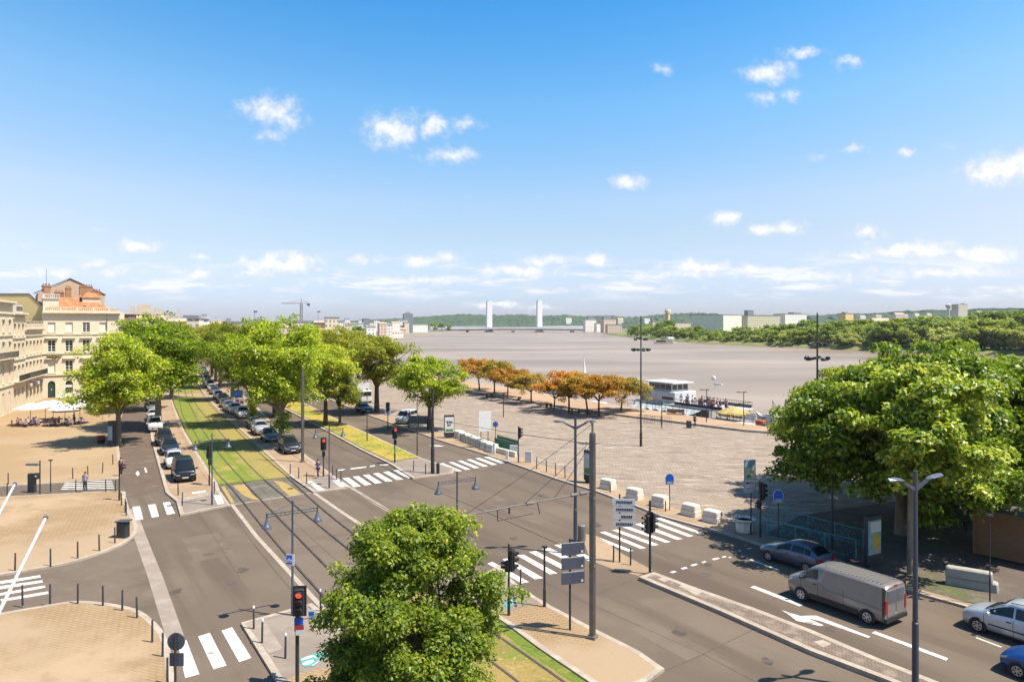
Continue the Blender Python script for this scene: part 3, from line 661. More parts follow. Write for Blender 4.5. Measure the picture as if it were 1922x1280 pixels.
for q in ([(0, 775), (200, 745), (205, 756), (0, 790)], [(0, 800), (210, 770), (215, 781), (0, 816)], [(0, 835), (225, 796), (228, 808), (0, 848)], [(0, 866), (240, 826), (243, 838), (10, 878)]): mark('zebra_bar', [c2(*p) for p in q])
for i in range(5): mark('zebra_bar', [c2(330 - i * 6 + 0, 277 + i * 9), c2(560 + i * 3, 272 + i * 9), c2(560 + i * 3, 275 + i * 9), c2(328 - i * 6, 281 + i * 9)], z=.013)
def psheet(name, pts, z, m): struct(MB().sheet(gpts(pts, PZ), z).build(name, m))
for q in ([c2(960, 330), c2(1028, 321), c2(1030, 330), c2(965, 340)], [c2(1070, 346), c2(1105, 344), c2(1124, 388), c2(1088, 392)], [c3(1340, 895), c3(1375, 888), c3(1480, 955), c3(1430, 965)], [c3(1530, 885), c3(1570, 880), c3(1650, 930), c3(1595, 938)]): psheet('zebra_bar', q, PZ + .018, M_white)
for q in ([(299, 806), (358, 800), (330, 812), (300, 815)], [(395, 795), (510, 781), (508, 790), (388, 805)], [(535, 777), (575, 772), (575, 780), (540, 786)], [(610, 768), (675, 764), (672, 772), (612, 774)]): mark('dashed_line', [c5(*p) for p in q])
for q in ([(627, 455), (660, 444), (682, 452), (650, 463)], [(708, 427), (745, 416), (765, 424), (728, 436)], [(780, 402), (825, 390), (842, 398), (800, 411)], [(863, 382), (890, 371), (905, 377), (878, 388)], [(940, 355), (990, 345), (1007, 352), (960, 366)], [(1015, 340), (1045, 333), (1058, 340), (1030, 346)], [(1068, 343), (1085, 338), (1098, 347), (1080, 351)], [(1205, 276), (1235, 270), (1250, 276), (1222, 283)], [(1140, 293), (1155, 290), (1168, 297), (1150, 300)]): mark('dashed_line', [d3(*p) for p in q])
mark('lane_line', [d4(25, 763), d4(45, 754), d4(315, 858), d4(293, 867)])
mark('lane_line', [d4(686, 1012), d4(706, 1003), d4(1106, 1150), d4(1094, 1163)])
mark('lane_line', [d4(0, 605), d4(8, 603), d4(185, 668), d4(178, 672)])
mark('lane_line', [d4(1255, 1040), d4(1262, 1036), d4(1400, 1087), d4(1392, 1092)])
mark('turn_arrow', [d4(*p) for p in [(195, 888), (300, 920), (345, 917), (385, 918), (680, 1032), (668, 1039), (400, 945), (345, 935), (425, 970), (410, 975), (275, 945), (245, 920)]])
mark('lane_arrow', [c5(975, 622), c5(1050, 622), c5(1100, 630), c5(1040, 633)])
mark('lane_arrow', [c2(678, 235), c2(690, 222), c2(700, 240), c2(688, 250)]); mark('lane_arrow', [c2(722, 208), c2(730, 207), c2(738, 230), c2(728, 232)])
# bicycle emblem painted on teal by the near corner, and a second one across the track
psheet('cycle_paint', [c4(1290, 1105), c4(1370, 1075), c4(1440, 1060), c4(1470, 1045), c4(1540, 1050), c4(1550, 1090), c4(1450, 1105), c4(1400, 1160), c4(1330, 1168), c4(1300, 1140)], PZ + .016, M_teal)
for q in ([(1295, 1112), (1340, 1090), (1385, 1078), (1405, 1083), (1370, 1100), (1310, 1118)], [(1305, 1145), (1345, 1120), (1390, 1112), (1400, 1122), (1370, 1145), (1320, 1155)], [(1400, 1090), (1470, 1100), (1465, 1106), (1400, 1097)], [(1380, 1155), (1460, 1103), (1468, 1106), (1390, 1158)]): psheet('cycle_paint', [c4(*p) for p in q], PZ + .02, M_white)
psheet('cycle_paint', [d1(508, 815), d1(545, 800), d1(590, 822), d1(570, 835), d1(535, 850), d1(520, 870), d1(512, 850)], PZ + .016, M_teal)
psheet('cycle_paint', [d1(540, 812), d1(585, 820), d1(560, 830), d1(535, 826)], PZ + .02, M_white)

# ------------------------------------------------------------------ buildings
M_lime = mat('limestone', (.80, .67, .47), rough=.9, var=.10, scale=.5, col2=(.86, .74, .55))
M_lime2 = mat('old_limestone', (.72, .58, .39), rough=.9, scale=.45, col2=(.82, .69, .49))
M_lime3 = mat('grey_limestone', (.55, .46, .34), rough=.9, scale=.5, col2=(.68, .57, .42))
M_trim = mat('stone_trim', (.80, .69, .51), rough=.85, var=.1, scale=1.5)
M_yellow = mat('yellow_render', (.80, .62, .28), rough=.9, var=.06, scale=.4)
M_brownw = mat('brown_rubble', (.52, .37, .25), rough=.95, scale=1.3, col2=(.66, .49, .35))
M_tile = layered('roof_tiles', (.40, .17, .075), [(1.1, (.52, .26, .12), .42, .62), (3, (.30, .13, .07), .5, .72)], fine=(7, .35), rough=.9)
M_brick = mat('chimney_brick', (.36, .17, .09), rough=.9, scale=2, col2=(.46, .25, .14))
M_frame = mat('white_frame', (.82, .78, .70), rough=.6, var=.05)
M_glass = mat('window_glass', (.045, .055, .06), rough=.08, var=.3, scale=.6, spec=.7)
M_blind = mat('white_blind', (.85, .79, .66), rough=.7, var=.06)
M_door = mat('green_door', (.025, .06, .055), rough=.5, var=.2)
M_iron = mat('black_iron', (.03, .03, .033), rough=.55, var=.2)
M_awn = mat('navy_awning', (.10, .10, .17), rough=.8, var=.3)
M_slate = mat('slate', (.13, .12, .12), rough=.7, var=.2)
M_white_s = mat('white_surface', (.72, .71, .68), rough=.6, var=.05)

def local(root): return root
def facade(name_root, root, W_, floors, cols, m, depth=12, z_top=None, zb=0, t=.28, sh=0.0):
    """front wall with real openings: floors [(z0, sill, head, z1)], cols [(x0, x1)]; x along, y into the building"""
    mb = MB(); xs = [0]
    for a, b in cols: xs += [a, b]
    xs.append(W_)
    def fq(x0, x1, z0, z1):
        if x1 - x0 > 1e-4 and z1 - z0 > 1e-4: mb.quad((x0, 0, z0), (x1, 0, z0), (x1, 0, z1), (x0, 0, z1))
    zlast = zb
    for z0, s_, h_, z1 in floors:
        if z0 > zlast: fq(0, W_, zlast, z0)
        fq(0, W_, z0, s_); fq(0, W_, h_, z1)
        for i in range(len(xs) - 1):
            if i % 2 == 0: fq(xs[i], xs[i + 1], s_, h_)
            else:
                a, b = xs[i], xs[i + 1]
                mb.quad((a, 0, s_), (a, t, s_), (a, t, h_), (a, 0, h_)); mb.quad((b, t, s_), (b, 0, s_), (b, 0, h_), (b, t, h_))
                mb.quad((a, 0, s_), (b, 0, s_), (b, t, s_), (a, t, s_)); mb.quad((a, t, h_), (b, t, h_), (b, 0, h_), (a, 0, h_))
        zlast = z1
    zt = z_top or zlast
    if zt > zlast: fq(0, W_, zlast, zt)
    s0, s1 = sh * depth, W_ + sh * depth
    mb.quad((s0, depth, zb), (0, 0, zb), (0, 0, zt), (s0, depth, zt)); mb.quad((W_, 0, zb), (s1, depth, zb), (s1, depth, zt), (W_, 0, zt))
    mb.quad((s1, depth, zb), (s0, depth, zb), (s0, depth, zt), (s1, depth, zt)); mb.quad((0, 0, zt), (W_, 0, zt), (s1, depth, zt), (s0, depth, zt))
    return mb.build('wall', m, root)
WCACHE = {}
def window(root, x, z, w, h, y=.2, kind='casement', off=(0, 0)):
    """window frame (part) with its pane (sub-part) set back in the opening; (x, z) is the middle of the sill"""
    key = (round(w, 2), round(h, 2), kind)
    if key not in WCACHE:
        f = MB(); p = MB(); fw = .09
        if kind == 'blind': p.box((0, .03, h / 2), (w, .02, h)); f.box((0, .0, h - .08), (w, .05, .16))
        else:
            for sx in (-1, 1): f.box((sx * (w / 2 - fw / 2), 0, h / 2), (fw, .07, h))
            f.box((0, .002, h - fw / 2), (w - .004, .07, fw)); f.box((0, .002, fw / 2), (w - .004, .07, fw)); f.box((0, -.003, h / 2), (fw * 1.3, .075, h - .01))
            for k in range(1, 4): f.box((0, .004, h * k / 4), (w - .01, .05, .05))
            p.box((0, .035, h / 2), (w - .02, .015, h - .02))
        WCACHE[key] = (f.mesh('window', M_frame), p.mesh('pane', M_blind if kind == 'blind' else M_glass))
    fm, pm_ = WCACHE[key]
    o = link('window', fm, root); o.location = (x, y, z)
    pz = link('pane', pm_, o)
    return o
def ledge(mb, x0, x1, z, h, d, mi=0): mb.box(((x0 + x1) / 2, -d / 2 + .003, z + h / 2), (x1 - x0, d, h), mi=mi)
def balustrade(mb, x0, x1, z, y, h=.95):
    mb.box(((x0 + x1) / 2, y, z + .06), (x1 - x0, .3, .12)); mb.box(((x0 + x1) / 2, y, z + h - .07), (x1 - x0, .32, .14))
    n = max(2, int((x1 - x0) / .34))
    for i in range(n): 
        X = x0 + (i + .5) * (x1 - x0) / n
        if i % 8 == 0: mb.box((X, y, z + h / 2), (.34, .3, h - .1))
        else: mb.lathe((X, y, z + .1), [(.05, 0), (.1, h * .3), (.045, h * .6), (.08, h - .22)], 6)
def chimney(parent, x, y, z, w=1.2, d=.6, h=1.8, pots=4):
    mb = MB(); mb.box((x, y, z + h / 2), (w, d, h)); mb.box((x, y, z + h), (w + .15, d + .15, .16))
    for i in range(pots): mb.lathe((x - w / 2 + (i + .5) * w / pots, y, z + h + .07), [(.13, 0), (.10, .35), (.14, .42)], 7)
    return mb.build('chimney', M_brick, parent)

# corner house facing the camera
bl = Vector(G(80, 748)); br = Vector((XD(224, 146), 146)); BA = math.atan2(br.y - bl.y, br.x - bl.x); BW = (br - bl).length
b1 = thing('corner_house', 'four storey cream limestone corner house with orange tiled roof and arched ground floor', 'house', (bl.x, bl.y, PZ), BA)
sp = BW / 4.5
cols = [(sp * (i + .5) - .62, sp * (i + .5) + .62) for i in range(4)]
wall = facade('wall', b1, BW, [(0, .0, 3.25, 4.2), (4.4, 4.75, 7.0, 8.3), (8.5, 8.75, 10.95, 12.0), (12.2, 12.5, 14.4, 15.2)], cols, M_lime, 13, 16.2, sh=.02)
for j, (zs, zh) in enumerate(((4.75, 7.0), (8.75, 10.95), (12.5, 14.4))):
    for i, (a, b_) in enumerate(cols):
        kind = 'blind' if (j, i) in ((2, 0), (2, 1), (2, 3), (0, 0)) else 'casement'
        window(b1, (a + b_) / 2, zs, b_ - a, zh - zs, kind=kind)
# arched ground floor doors
for i, (a, b_) in enumerate(cols):
    mb = MB(); w = b_ - a
    arch = [(-w / 2, 0), (w / 2, 0), (w / 2, 2.45)] + [(w / 2 * math.cos(t_), 2.45 + .72 * math.sin(t_)) for t_ in np.linspace(.2, 2.94, 9)] + [(-w / 2, 2.45)]
    mb.extrude(arch, ((a + b_) / 2, .2, 0.02), (1, 0, 0), (0, 0, 1), (0, 1, 0), .05)
    dr = mb.build('door', M_door if i == 0 else M_glass, b1)
    if i: 
        k = MB().box(((a + b_) / 2, .185, 2.05), (w, .03, .5)); k.build('shop_fascia', M_white_s, dr)
    else: MB().box(((a + b_) / 2 + .0, .18, 1.5), (.16, .03, .2)).build('notice', M_white_s, dr)
    # spandrels turn the square opening into an arch
    sp_ = MB()
    for sx in (-1, 1):
        sp_.extrude([(sx * w / 2, 2.45), (sx * w / 2, 3.25), (0, 3.25)] + [(sx * w / 2 * math.sin(t_), 2.45 + .72 * math.cos(t_)) for t_ in np.linspace(0, 1.5, 7)], ((a + b_) / 2, .004, 0), (1, 0, 0), (0, 0, 1), (0, 1, 0), .19)
    sp_.build('arch_spandrel', M_lime, b1)
tr = MB()
for z, h, d in ((4.2, .2, .22), (8.3, .2, .16), (12.0, .2, .16), (15.2, .25, .12), (15.95, .22, .45), (16.17, .3, .7)): ledge(tr, -.1, BW + .1, z, h, d)
for j, z in enumerate((7.35, 11.3)):
    for a, b_ in cols: ledge(tr, a - .45, b_ + .45, z, .18, .4); ledge(tr, a - .3, b_ + .3, z - .2, .2, .14)
for z in (4.72, 8.72, 12.47):
    for a, b_ in cols: ledge(tr, a - .12, b_ + .12, z - .14, .14, .12)
tr.build('cornice', M_trim, b1)
# right return: rounded corner seen behind the tree
rc = MB()
for i in range(7):
    t0, t1 = [math.pi / 2 * k / 7 for k in (i, i + 1)]
    rc.quad((BW - .02 + 1.1 * math.sin(t0), 1.1 - 1.1 * math.cos(t0) + .005, 0), (BW - .02 + 1.1 * math.sin(t1), 1.1 - 1.1 * math.cos(t1) + .005, 0), (BW - .02 + 1.1 * math.sin(t1), 1.1 - 1.1 * math.cos(t1) + .005, 16.4), (BW - .02 + 1.1 * math.sin(t0), 1.1 - 1.1 * math.cos(t0) + .005, 16.4))
rc.quad((BW + 1.08, 1.1, 0), (BW + 1.2, 13, 0), (BW + 1.2, 13, 16.4), (BW + 1.08, 1.1, 16.4)); rc.quad((BW, 0, 16.4), (BW + 1.08, 1.1, 16.4), (BW + 1.2, 13, 16.4), (BW, 13, 16.4))
rc.build('side_wall', M_lime2, b1)
bb = MB(); balustrade(bb, 0, BW, 16.47, -.3, .85); bb.build('balustrade', M_trim, b1)
rf = MB(); e = .2
rf.add([(e, .2, 16.5), (BW - e, .2, 16.5), (BW - e, 12.8, 16.5), (e, 12.8, 16.5), (3.2, 5.5, 19.4), (BW - 5, 5.5, 19.4), (BW - 5, 8, 19.4), (3.2, 8, 19.4)], [(0, 1, 5, 4), (1, 2, 6, 5), (2, 3, 7, 6), (3, 0, 4, 7), (4, 5, 6, 7)])
roof = rf.build('roof', M_tile, b1)
MB().box((7.2, 2.3, 17.65), (.5, .5, .14)).build('skylight', M_slate, roof)
mb = MB(); mb.box((1.5, 3.2, 17.7), (2.6, 2.4, 2.3)); mb.box((1.5, 3.2, 18.9), (2.9, 2.7, .14)); mb.build('roof_turret', M_trim, b1)
mb = MB(); balustrade(mb, .1, 3.0, 18.97, 1.95, .9); mb.build('turret_railing', M_white_s, b1)
chimney(b1, 1.1, 5.0, 18.9, 1.1, .8, 2.6, 2)
mb = MB(); mb.box((BW - 4.4, 5.2, 18.1), (3.2, 3, 2.5)); mb.add([(BW - 6.3, 3.5, 19.35), (BW - 2.5, 3.5, 19.35), (BW - 2.5, 6.9, 19.35), (BW - 6.3, 6.9, 19.35), (BW - 5, 5.2, 20.5), (BW - 3.8, 5.2, 20.5)], [(0, 1, 5, 4), (1, 2, 5), (2, 3, 4, 5), (3, 0, 4), (3, 2, 1, 0)], 1)
mb.build('attic_storey', [M_lime2, M_tile], b1)
chimney(b1, BW - 5.2, 5.6, 19.9, 2.3, .9, 1.7, 6); chimney(b1, BW - 8.2, 6.2, 18.6, 1.0, .8, 2.6, 3); chimney(b1, BW - 3.4, 5.6, 19.7, 1.6, .8, 1.0, 4); chimney(b1, 3.4, 8.0, 18.8, 1.6, .8, 1.6, 3)
mb = MB()
for k in range(26): mb.ball((random.uniform(.7, 3.1), -random.uniform(.1, .5), 7.62 + random.uniform(0, .5)), random.uniform(.14, .28), 6, 4)
M_box = mat('window_box_leaves', (.14, .15, .04), rough=.8, scale=6, col2=(.30, .22, .08)); mb.build('window_box', M_box, b1)
mb = MB().tube((BW * .83, -.06, 4.4), (BW * .83, -.06, 15.9), .05); mb.build('drainpipe', M_slate, b1)
# brown gable house behind it
b2 = thing('gable_house', 'brown rubble gable end rising behind the orange tiled roof', 'house', (bl.x - 8.0, bl.y + 10.8, 0), BA)
gb = MB(); gb.extrude([(0, 0), (BW * .93, 0), (BW * .93, 20.4), (BW * .44, 23.6), (.2, 20.6), (0, 20)], (0, 0, 0), (1, 0, 0), (0, 0, 1), (0, 1, 0), 6); gb.build('wall', M_brownw, b2)
gb = MB(); gb.extrude([(-.3, 20.55), (BW * .44, 23.65), (BW * .95, 20.4), (BW * .95, 20.55), (BW * .44, 23.85), (-.3, 20.75)], (0, -.15, 0), (1, 0, 0), (0, 0, 1), (0, 1, 0), 6.3); rr = gb.build('roof', M_slate, b2)
chimney(b2, 1.6, 1.2, 20.6, 1.6, .8, 1.5, 3)
MB().tube((1.6, 1.2, 22), (1.6, 1.2, 25.6), .03).build('aerial', M_iron, b2)
mb = MB()

# curved row of older houses at the left edge (each its own thing); front faces the square
def row_house(label, pa, pb, top, floors, ncol, m, blinds=(), balc=(), depth=14, shop=False, par=True):
    a = Vector(pa); b_ = Vector(pb); Wd = (b_ - a).length; ang = math.atan2(b_.y - a.y, b_.x - a.x)
    r = thing('row_house', label, 'house', (a.x, a.y, PZ), ang, 'terrace houses beside the square')
    cw = Wd / ncol; cl = [(cw * (i + .5) - .55, cw * (i + .5) + .55) for i in range(ncol)]
    facade('wall', r, Wd, floors, cl, m, depth, top)
    for j, (z0, s_, h_, z1) in enumerate(floors):
        for i, (x0, x1) in enumerate(cl):
            window(r, (x0 + x1) / 2, s_, x1 - x0, h_ - s_, kind='blind' if ((j * 7 + i * 5) % 3 != 0 and j) else 'casement')
    tr = MB()
    for z0, s_, h_, z1 in floors: ledge(tr, 0, Wd, z1 - .02, .2, .2)
    for z, h, d in ((top - .5, .2, .3), (top - .28, .3, .6)): ledge(tr, -.05, Wd + .05, z, h, d)
    for z0, s_, h_, z1 in floors[1:]:
        for x0, x1 in cl: ledge(tr, x0 - .2, x1 + .2, h_ + .12, .16, .22); ledge(tr, x0 - .12, x1 + .12, s_ - .13, .12, .14)
    tr.build('cornice', M_trim, r)
    for j in balc:
        z = floors[j][0] + .12; k = MB(); k.box((Wd / 2, -.45, z), (Wd - .2, .9, .14)); sl = k.build('balcony', M_trim, r)
        k = MB(); k.box((Wd / 2, -.86, z + 1.0), (Wd - .2, .05, .06)); k.box((Wd / 2, -.86, z + .16), (Wd - .2, .04, .04))
        for i in range(int(Wd / .16)): k.box((.12 + i * .16, -.86, z + .55), (.025, .025, .9))
        k.build('railing', M_iron, sl)
    if par: 
        k = MB(); balustrade(k, 0, Wd, top + .02, -.1, 1.15); k.build('balustrade', M_lime3, r)
    if shop:
        for i, (x0, x1) in enumerate(cl):
            k = MB().box(((x0 + x1) / 2, -.35, 3.75), (1.3, .75, .06), ry=0); k.box(((x0 + x1) / 2, -.7, 3.5), (1.3, .06, .45)); k.build('awning', M_awn if i % 2 else M_white_s, r)
    rf = MB(); rf.add([(0, .1, top), (Wd, .1, top), (Wd, depth, top), (0, depth, top), (0, depth / 2, top + 2.0), (Wd, depth / 2, top + 2.0)], [(0, 1, 5, 4), (2, 3, 4, 5), (1, 2, 5), (3, 0, 4)])
    if not par: rf.build('roof', M_tile, r)
    return r
q0, q1, q2, q3 = (XD(-75, 92), 92), (XD(24, 116), 116), (XD(46.5, 124), 124), (XD(80, 136.6), 136.6)
row_house('cream terrace house with a wrought iron balcony nearest the left frame edge', q0, q1, 17.6, [(0, .1, 3.4, 4.4), (4.6, 4.9, 7.4, 8.4), (8.6, 8.9, 11.2, 12.2), (12.4, 12.8, 14.6, 15.6)], 7, M_lime2, balc=(2,), par=False)
row_house('narrow cream terrace house with white dormer, between two taller neighbours', q1, q2, 15.9, [(0, .1, 3.4, 4.4), (4.6, 4.9, 7.2, 8.2), (8.4, 8.7, 10.8, 11.7), (11.9, 12.2, 14.0, 14.9)], 3, M_lime2, balc=(1,), par=False)
row_house('terrace house with stone balustrade and shop awnings joining the corner house', q2, q3, 13.4, [(0, .1, 3.4, 4.4), (4.6, 4.9, 7.4, 8.4), (8.6, 8.9, 11.0, 12.0)], 5, M_lime2, balc=(1,), shop=True)
d = thing('roof_terrace', 'white glazed dormer on the roof of the narrow terrace house', 'dormer', (q1[0] - 1.2, q1[1] + 3, 15.9), 1.9)
MB().box((2.2, 1.6, .7), (3.6, 2.4, 1.4)).build('dormer_body', M_white_s, d); MB().box((2.2, .38, .8), (3.2, .03, .8)).build('pane', M_glass, d)
b3 = thing('yellow_gable_house', 'plain yellow rendered house standing behind the terrace row', 'house', (XD(-90, 140), 140, 0), .05)
k = MB(); k.extrude([(0, 0), (17.3, 0), (17.3, 17.2), (14.4, 19.9), (0, 19.9)], (0, 0, 0), (1, 0, 0), (0, 0, 1), (-.65, 1, 0), 9); k.build('wall', M_yellow, b3)
k = MB().extrude([(-.1, 19.9), (14.45, 19.9), (17.5, 17.1), (17.5, 17.3), (14.5, 20.1), (-.1, 20.1)], (0, -.1, 0), (1, 0, 0), (0, 0, 1), (-.65, 1, 0), 9.2); k.build('roof', M_slate, b3)
b4 = thing('rubble_gable_house', 'brown rubble house wedge between the yellow house and the corner house', 'house', (XD(48, 146), 146, 0), .05)
k = MB(); k.extrude([(0, 0), (5, 0), (5, 18), (0, 19.2)], (0, 0, 0), (1, 0, 0), (0, 0, 1), (-.65, 1, 0), 8); k.build('wall', M_brownw, b4)
k = MB().extrude([(-.1, 19.25), (5.1, 18.05), (5.1, 18.2), (-.1, 19.4)], (0, -.1, 0), (1, 0, 0), (0, 0, 1), (-.65, 1, 0), 8.2); k.build('roof', M_tile, b4)

# ---- far city: each block with walls (grid of openings in the wall material) and a roof
def citymat(name, wall_c, win_c, bw, bh, frac=.5):
    m = bpy.data.materials.new(name); m.use_nodes = True; t = m.node_tree; L = t.links.new; b = t.nodes['Principled BSDF']; b.inputs['Roughness'].default_value = .85
    tc = N(t, 'ShaderNodeTexCoord'); sep = N(t, 'ShaderNodeSeparateXYZ'); L(tc.outputs['Object'], sep.inputs[0])
    xy = mth(t, 'ADD', sep.outputs[0], sep.outputs[1])
    fx = mth(t, 'FRACT', mth(t, 'DIVIDE', xy, bw)); fz = mth(t, 'FRACT', mth(t, 'DIVIDE', sep.outputs[2], bh))
    wx = mth(t, 'LESS_THAN', mth(t, 'ABSOLUTE', mth(t, 'SUBTRACT', fx, .5)), frac / 2); wz = mth(t, 'LESS_THAN', mth(t, 'ABSOLUTE', mth(t, 'SUBTRACT', fz, .5)), .28)
    nz = N(t, 'ShaderNodeTexNoise'); nz.inputs['Scale'].default_value = .35; L(tc.outputs['Object'], nz.inputs['Vector'])
    geo = N(t, 'ShaderNodeNewGeometry'); sn = N(t, 'ShaderNodeSeparateXYZ'); L(geo.outputs['Normal'], sn.inputs[0])
    side = mth(t, 'LESS_THAN', mth(t, 'ABSOLUTE', sn.outputs[2]), .5)
    f = mth(t, 'MULTIPLY', mth(t, 'MULTIPLY', wx, wz), mth(t, 'MULTIPLY', side, mth(t, 'MULTIPLY_ADD', nz.outputs['Fac'], 1.4, .1, clamp=True)))
    x = N(t, 'ShaderNodeMix', data_type='RGBA'); L(f, x.inputs['Factor']); x.inputs[6].default_value = (*wall_c, 1); x.inputs[7].default_value = (*win_c, 1); L(x.outputs[2], b.inputs['Base Color'])
    return m
CM = {'plain': mat('plain_white_wall', (.84, .80, .70), rough=.9, var=.05, scale=.05), 'cream': citymat('city_cream', (.68, .58, .43), (.22, .19, .16), 2.6, 3.1), 'white': citymat('city_white', (.82, .78, .71), (.34, .33, .32), 3, 3.0, .6),
      'pink': citymat('city_pink', (.62, .47, .38), (.24, .19, .17), 3, 3), 'grey': citymat('city_grey', (.22, .24, .25), (.10, .12, .13), 2.4, 3.0, .7),
      'brick': citymat('city_brick', (.30, .18, .12), (.14, .11, .10), 2.5, 3), 'blue': citymat('city_blue', (.62, .66, .70), (.34, .38, .42), 3, 3, .6), 'orange': citymat('city_orange', (.74, .50, .24), (.32, .20, .12), 3, 3.2)}
M_tan_roof = mat('tan_tiles', (.50, .34, .22), rough=.9, scale=.2, col2=(.62, .46, .33))
M_zinc = mat('zinc_roof', (.30, .30, .31), rough=.5, var=.15, scale=.1)
def city(label, x0, x1, ytop, d, m, roof='flat', depth=None, name='city_building', zb=-.5, rz=0, extras=()):
    if rz == 0: rz = .22 + .3 * ((x0 * 7.3) % 1)
    X0, X1 = XD(x0, d), XD(x1, d); zt = ZD(ytop, d); w = X1 - X0; dp = depth or max(10, w * .5)
    r = thing(name, label, 'building', ((X0 + X1) / 2, d, zb), rz)
    h = zt - zb
    mb = MB()
    if roof == 'flat':
        mb.box((0, dp / 2, (h - .6) / 2), (w, dp, h - .6)); mb.build('wall', CM[m], r)
        k = MB(); k.box((0, dp / 2, h - .3), (w + .6, dp + .6, .6)); rf = k.build('roof', M_zinc, r)
    elif roof == 'white':
        mb.box((0, dp / 2, (h - .8) / 2), (w, dp, h - .8)); mb.build('wall', CM[m], r)
        k = MB(); k.box((0, dp / 2, h - .4), (w + 1, dp + 1, .8)); rf = k.build('roof', M_white_s, r)
    else:
        hr = min(h * .25, w * .16); mb.box((0, dp / 2, (h - hr) / 2), (w, dp, h - hr)); mb.build('wall', CM[m], r)
        k = MB(); k.add([(-w / 2 - .3, -.3, h - hr), (w / 2 + .3, -.3, h - hr), (w / 2 + .3, dp + .3, h - hr), (-w / 2 - .3, dp + .3, h - hr), (-w / 2 - .3, dp / 2, h), (w / 2 + .3, dp / 2, h)], [(0, 1, 5, 4), (2, 3, 4, 5), (1, 2, 5), (3, 0, 4), (3, 2, 1, 0)]); rf = k.build('roof', M_tan_roof, r)
    for ex, ew, eh in extras:
        k = MB().box((ex * w, dp / 2, h + eh / 2 - .02), (ew, min(dp * .5, ew * 1.2), eh)); k.build('chimney', M_lime3 if roof == 'gable' else M_zinc, rf)
    return r
city('reddish brown house end peeping out right of the corner house', 231, 241, 588, 175, 'brick', 'gable')
city('pale house with a crowd of chimneys above the left plane trees', 243, 305, 590, 220, 'cream', 'gable', extras=[(-.35, 1.2, 2.4), (-.1, 2.2, 3.0), (.08, 1.4, 3.0), (.3, 1.1, 2.2), (.42, 1, 1.6)])
city('lower cream house beside the house with many chimneys', 305, 345, 597, 240, 'cream', 'gable', extras=[(-.2, 1.2, 1.6), (.2, .8, 3)])
city('cream apartment block under a dark flat roof line above the plane trees', 330, 372, 596, 300, 'cream', extras=[(.1, 6, 1.0)])
city('white plastered block right of the dark roof line', 366, 392, 595, 330, 'white', 'white', extras=[(.2, 2, 1.4)])
city('long low white roof on the left skyline', 470, 545, 602, 700, 'white', 'white')
city('pinkish brown house with stepped balconies on the left skyline', 426, 452, 604, 380, 'pink', extras=[(-.3, 2, 1.8)])
city('small white house left of the pinkish balconied house', 398, 425, 603, 420, 'white', 'gable')
city('pale block on the left skyline below the thin lamp mast', 455, 500, 606, 420, 'cream', 'white')
city('broad cream block between the left and middle plane trees', 385, 440, 611, 300, 'cream', 'gable', extras=[(.1, 1.4, 2)])
city('beige house with a stepped top under the tower crane', 552, 581, 604, 560, 'cream', 'flat', extras=[(-.2, 5, 1.5)])
city('brick house leaning against the tall balconied tower', 590, 613, 602, 520, 'brick', 'gable')
city('tall cream tower block with balconies and an overhanging dark roof', 611, 636, 595, 500, 'cream', 'flat')
city('large white roofed hall in front of the balconied tower', 560, 617, 617, 380, 'white', 'white', depth=26)
city('white warehouse with long roof above the middle plane trees', 600, 638, 626, 330, 'white', 'white', depth=30)
city('white glazed quayside pavilion low between the plane trees', 607, 640, 642, 262, 'blue', 'white', depth=14)
city('slim pale blue tower on the skyline', 648, 657, 598, 1100, 'blue', 'flat')
city('grey glass tower on the skyline', 682, 694, 598, 1000, 'grey', 'flat')
city('tall grey apartment tower left of the wooded hill', 758, 775, 589, 1300, 'grey', 'flat', extras=[(0, 8, 3)])
for i, (x0, x1, yt, d_, m_, rf, lab) in enumerate([(637, 660, 612, 760, 'cream', 'white', 'low cream block under the slim blue tower'), (658, 682, 606, 820, 'white', 'white', 'white vaulted block left of the grey glass tower'), (664, 696, 614, 760, 'cream', 'white', 'long pale block in front of the grey glass tower'),
    (695, 712, 607, 900, 'white', 'gable', 'white gabled house right of the grey glass tower'), (707, 721, 602, 1050, 'cream', 'flat', 'stepped white block on the middle skyline'), (718, 733, 609, 850, 'orange', 'flat', 'small yellow house on the middle skyline'), (728, 746, 604, 1000, 'cream', 'flat', 'cream block with two attics left of the tall grey tower'),
    (744, 762, 615, 900, 'pink', 'gable', 'small pink roofed house on the far left quay'), (759, 768, 605, 1150, 'cream', 'flat', 'narrow beige block at the foot of the tall grey tower'), (766, 804, 609, 1350, 'white', 'white', 'long white terminal building on the far left quay'), (700, 730, 618, 760, 'cream', 'gable', 'cream row of houses above the right plane trees'),
    (672, 700, 621, 640, 'cream', 'white', 'cream warehouse with low pale roof behind the plane trees'), (733, 758, 621, 800, 'white', 'gable', 'white boathouse at the start of the far quay'), (503, 520, 608, 480, 'pink', 'gable', 'small pink gabled house on the left skyline'), (520, 552, 609, 460, 'cream', 'gable', 'cream gabled house left of the tower crane')]):
    city(lab, x0, x1, yt, d_, m_, rf)
city('long white market hall roof behind the lift bridge', 845, 918, 612.5, 2350, 'white', 'white', depth=60)
city('very long white hall seen under the bridge deck line', 1015, 1112, 611.5, 2330, 'white', 'white', depth=60)
city('low grey quay shed left of the bridge', 805, 850, 612.5, 1950, 'white', 'flat', depth=40)
city('stepped white apartment block at the right bridge end', 1098, 1120, 600, 1500, 'white', 'flat', extras=[(.1, 14, 5)])
city('white annex right of the stepped apartment block', 1119, 1132, 607, 1480, 'white', 'flat')
city('pinkish stepped apartment block beside the bridge end', 1132, 1158, 599, 1350, 'pink', 'flat', extras=[(-.15, 16, 5)])
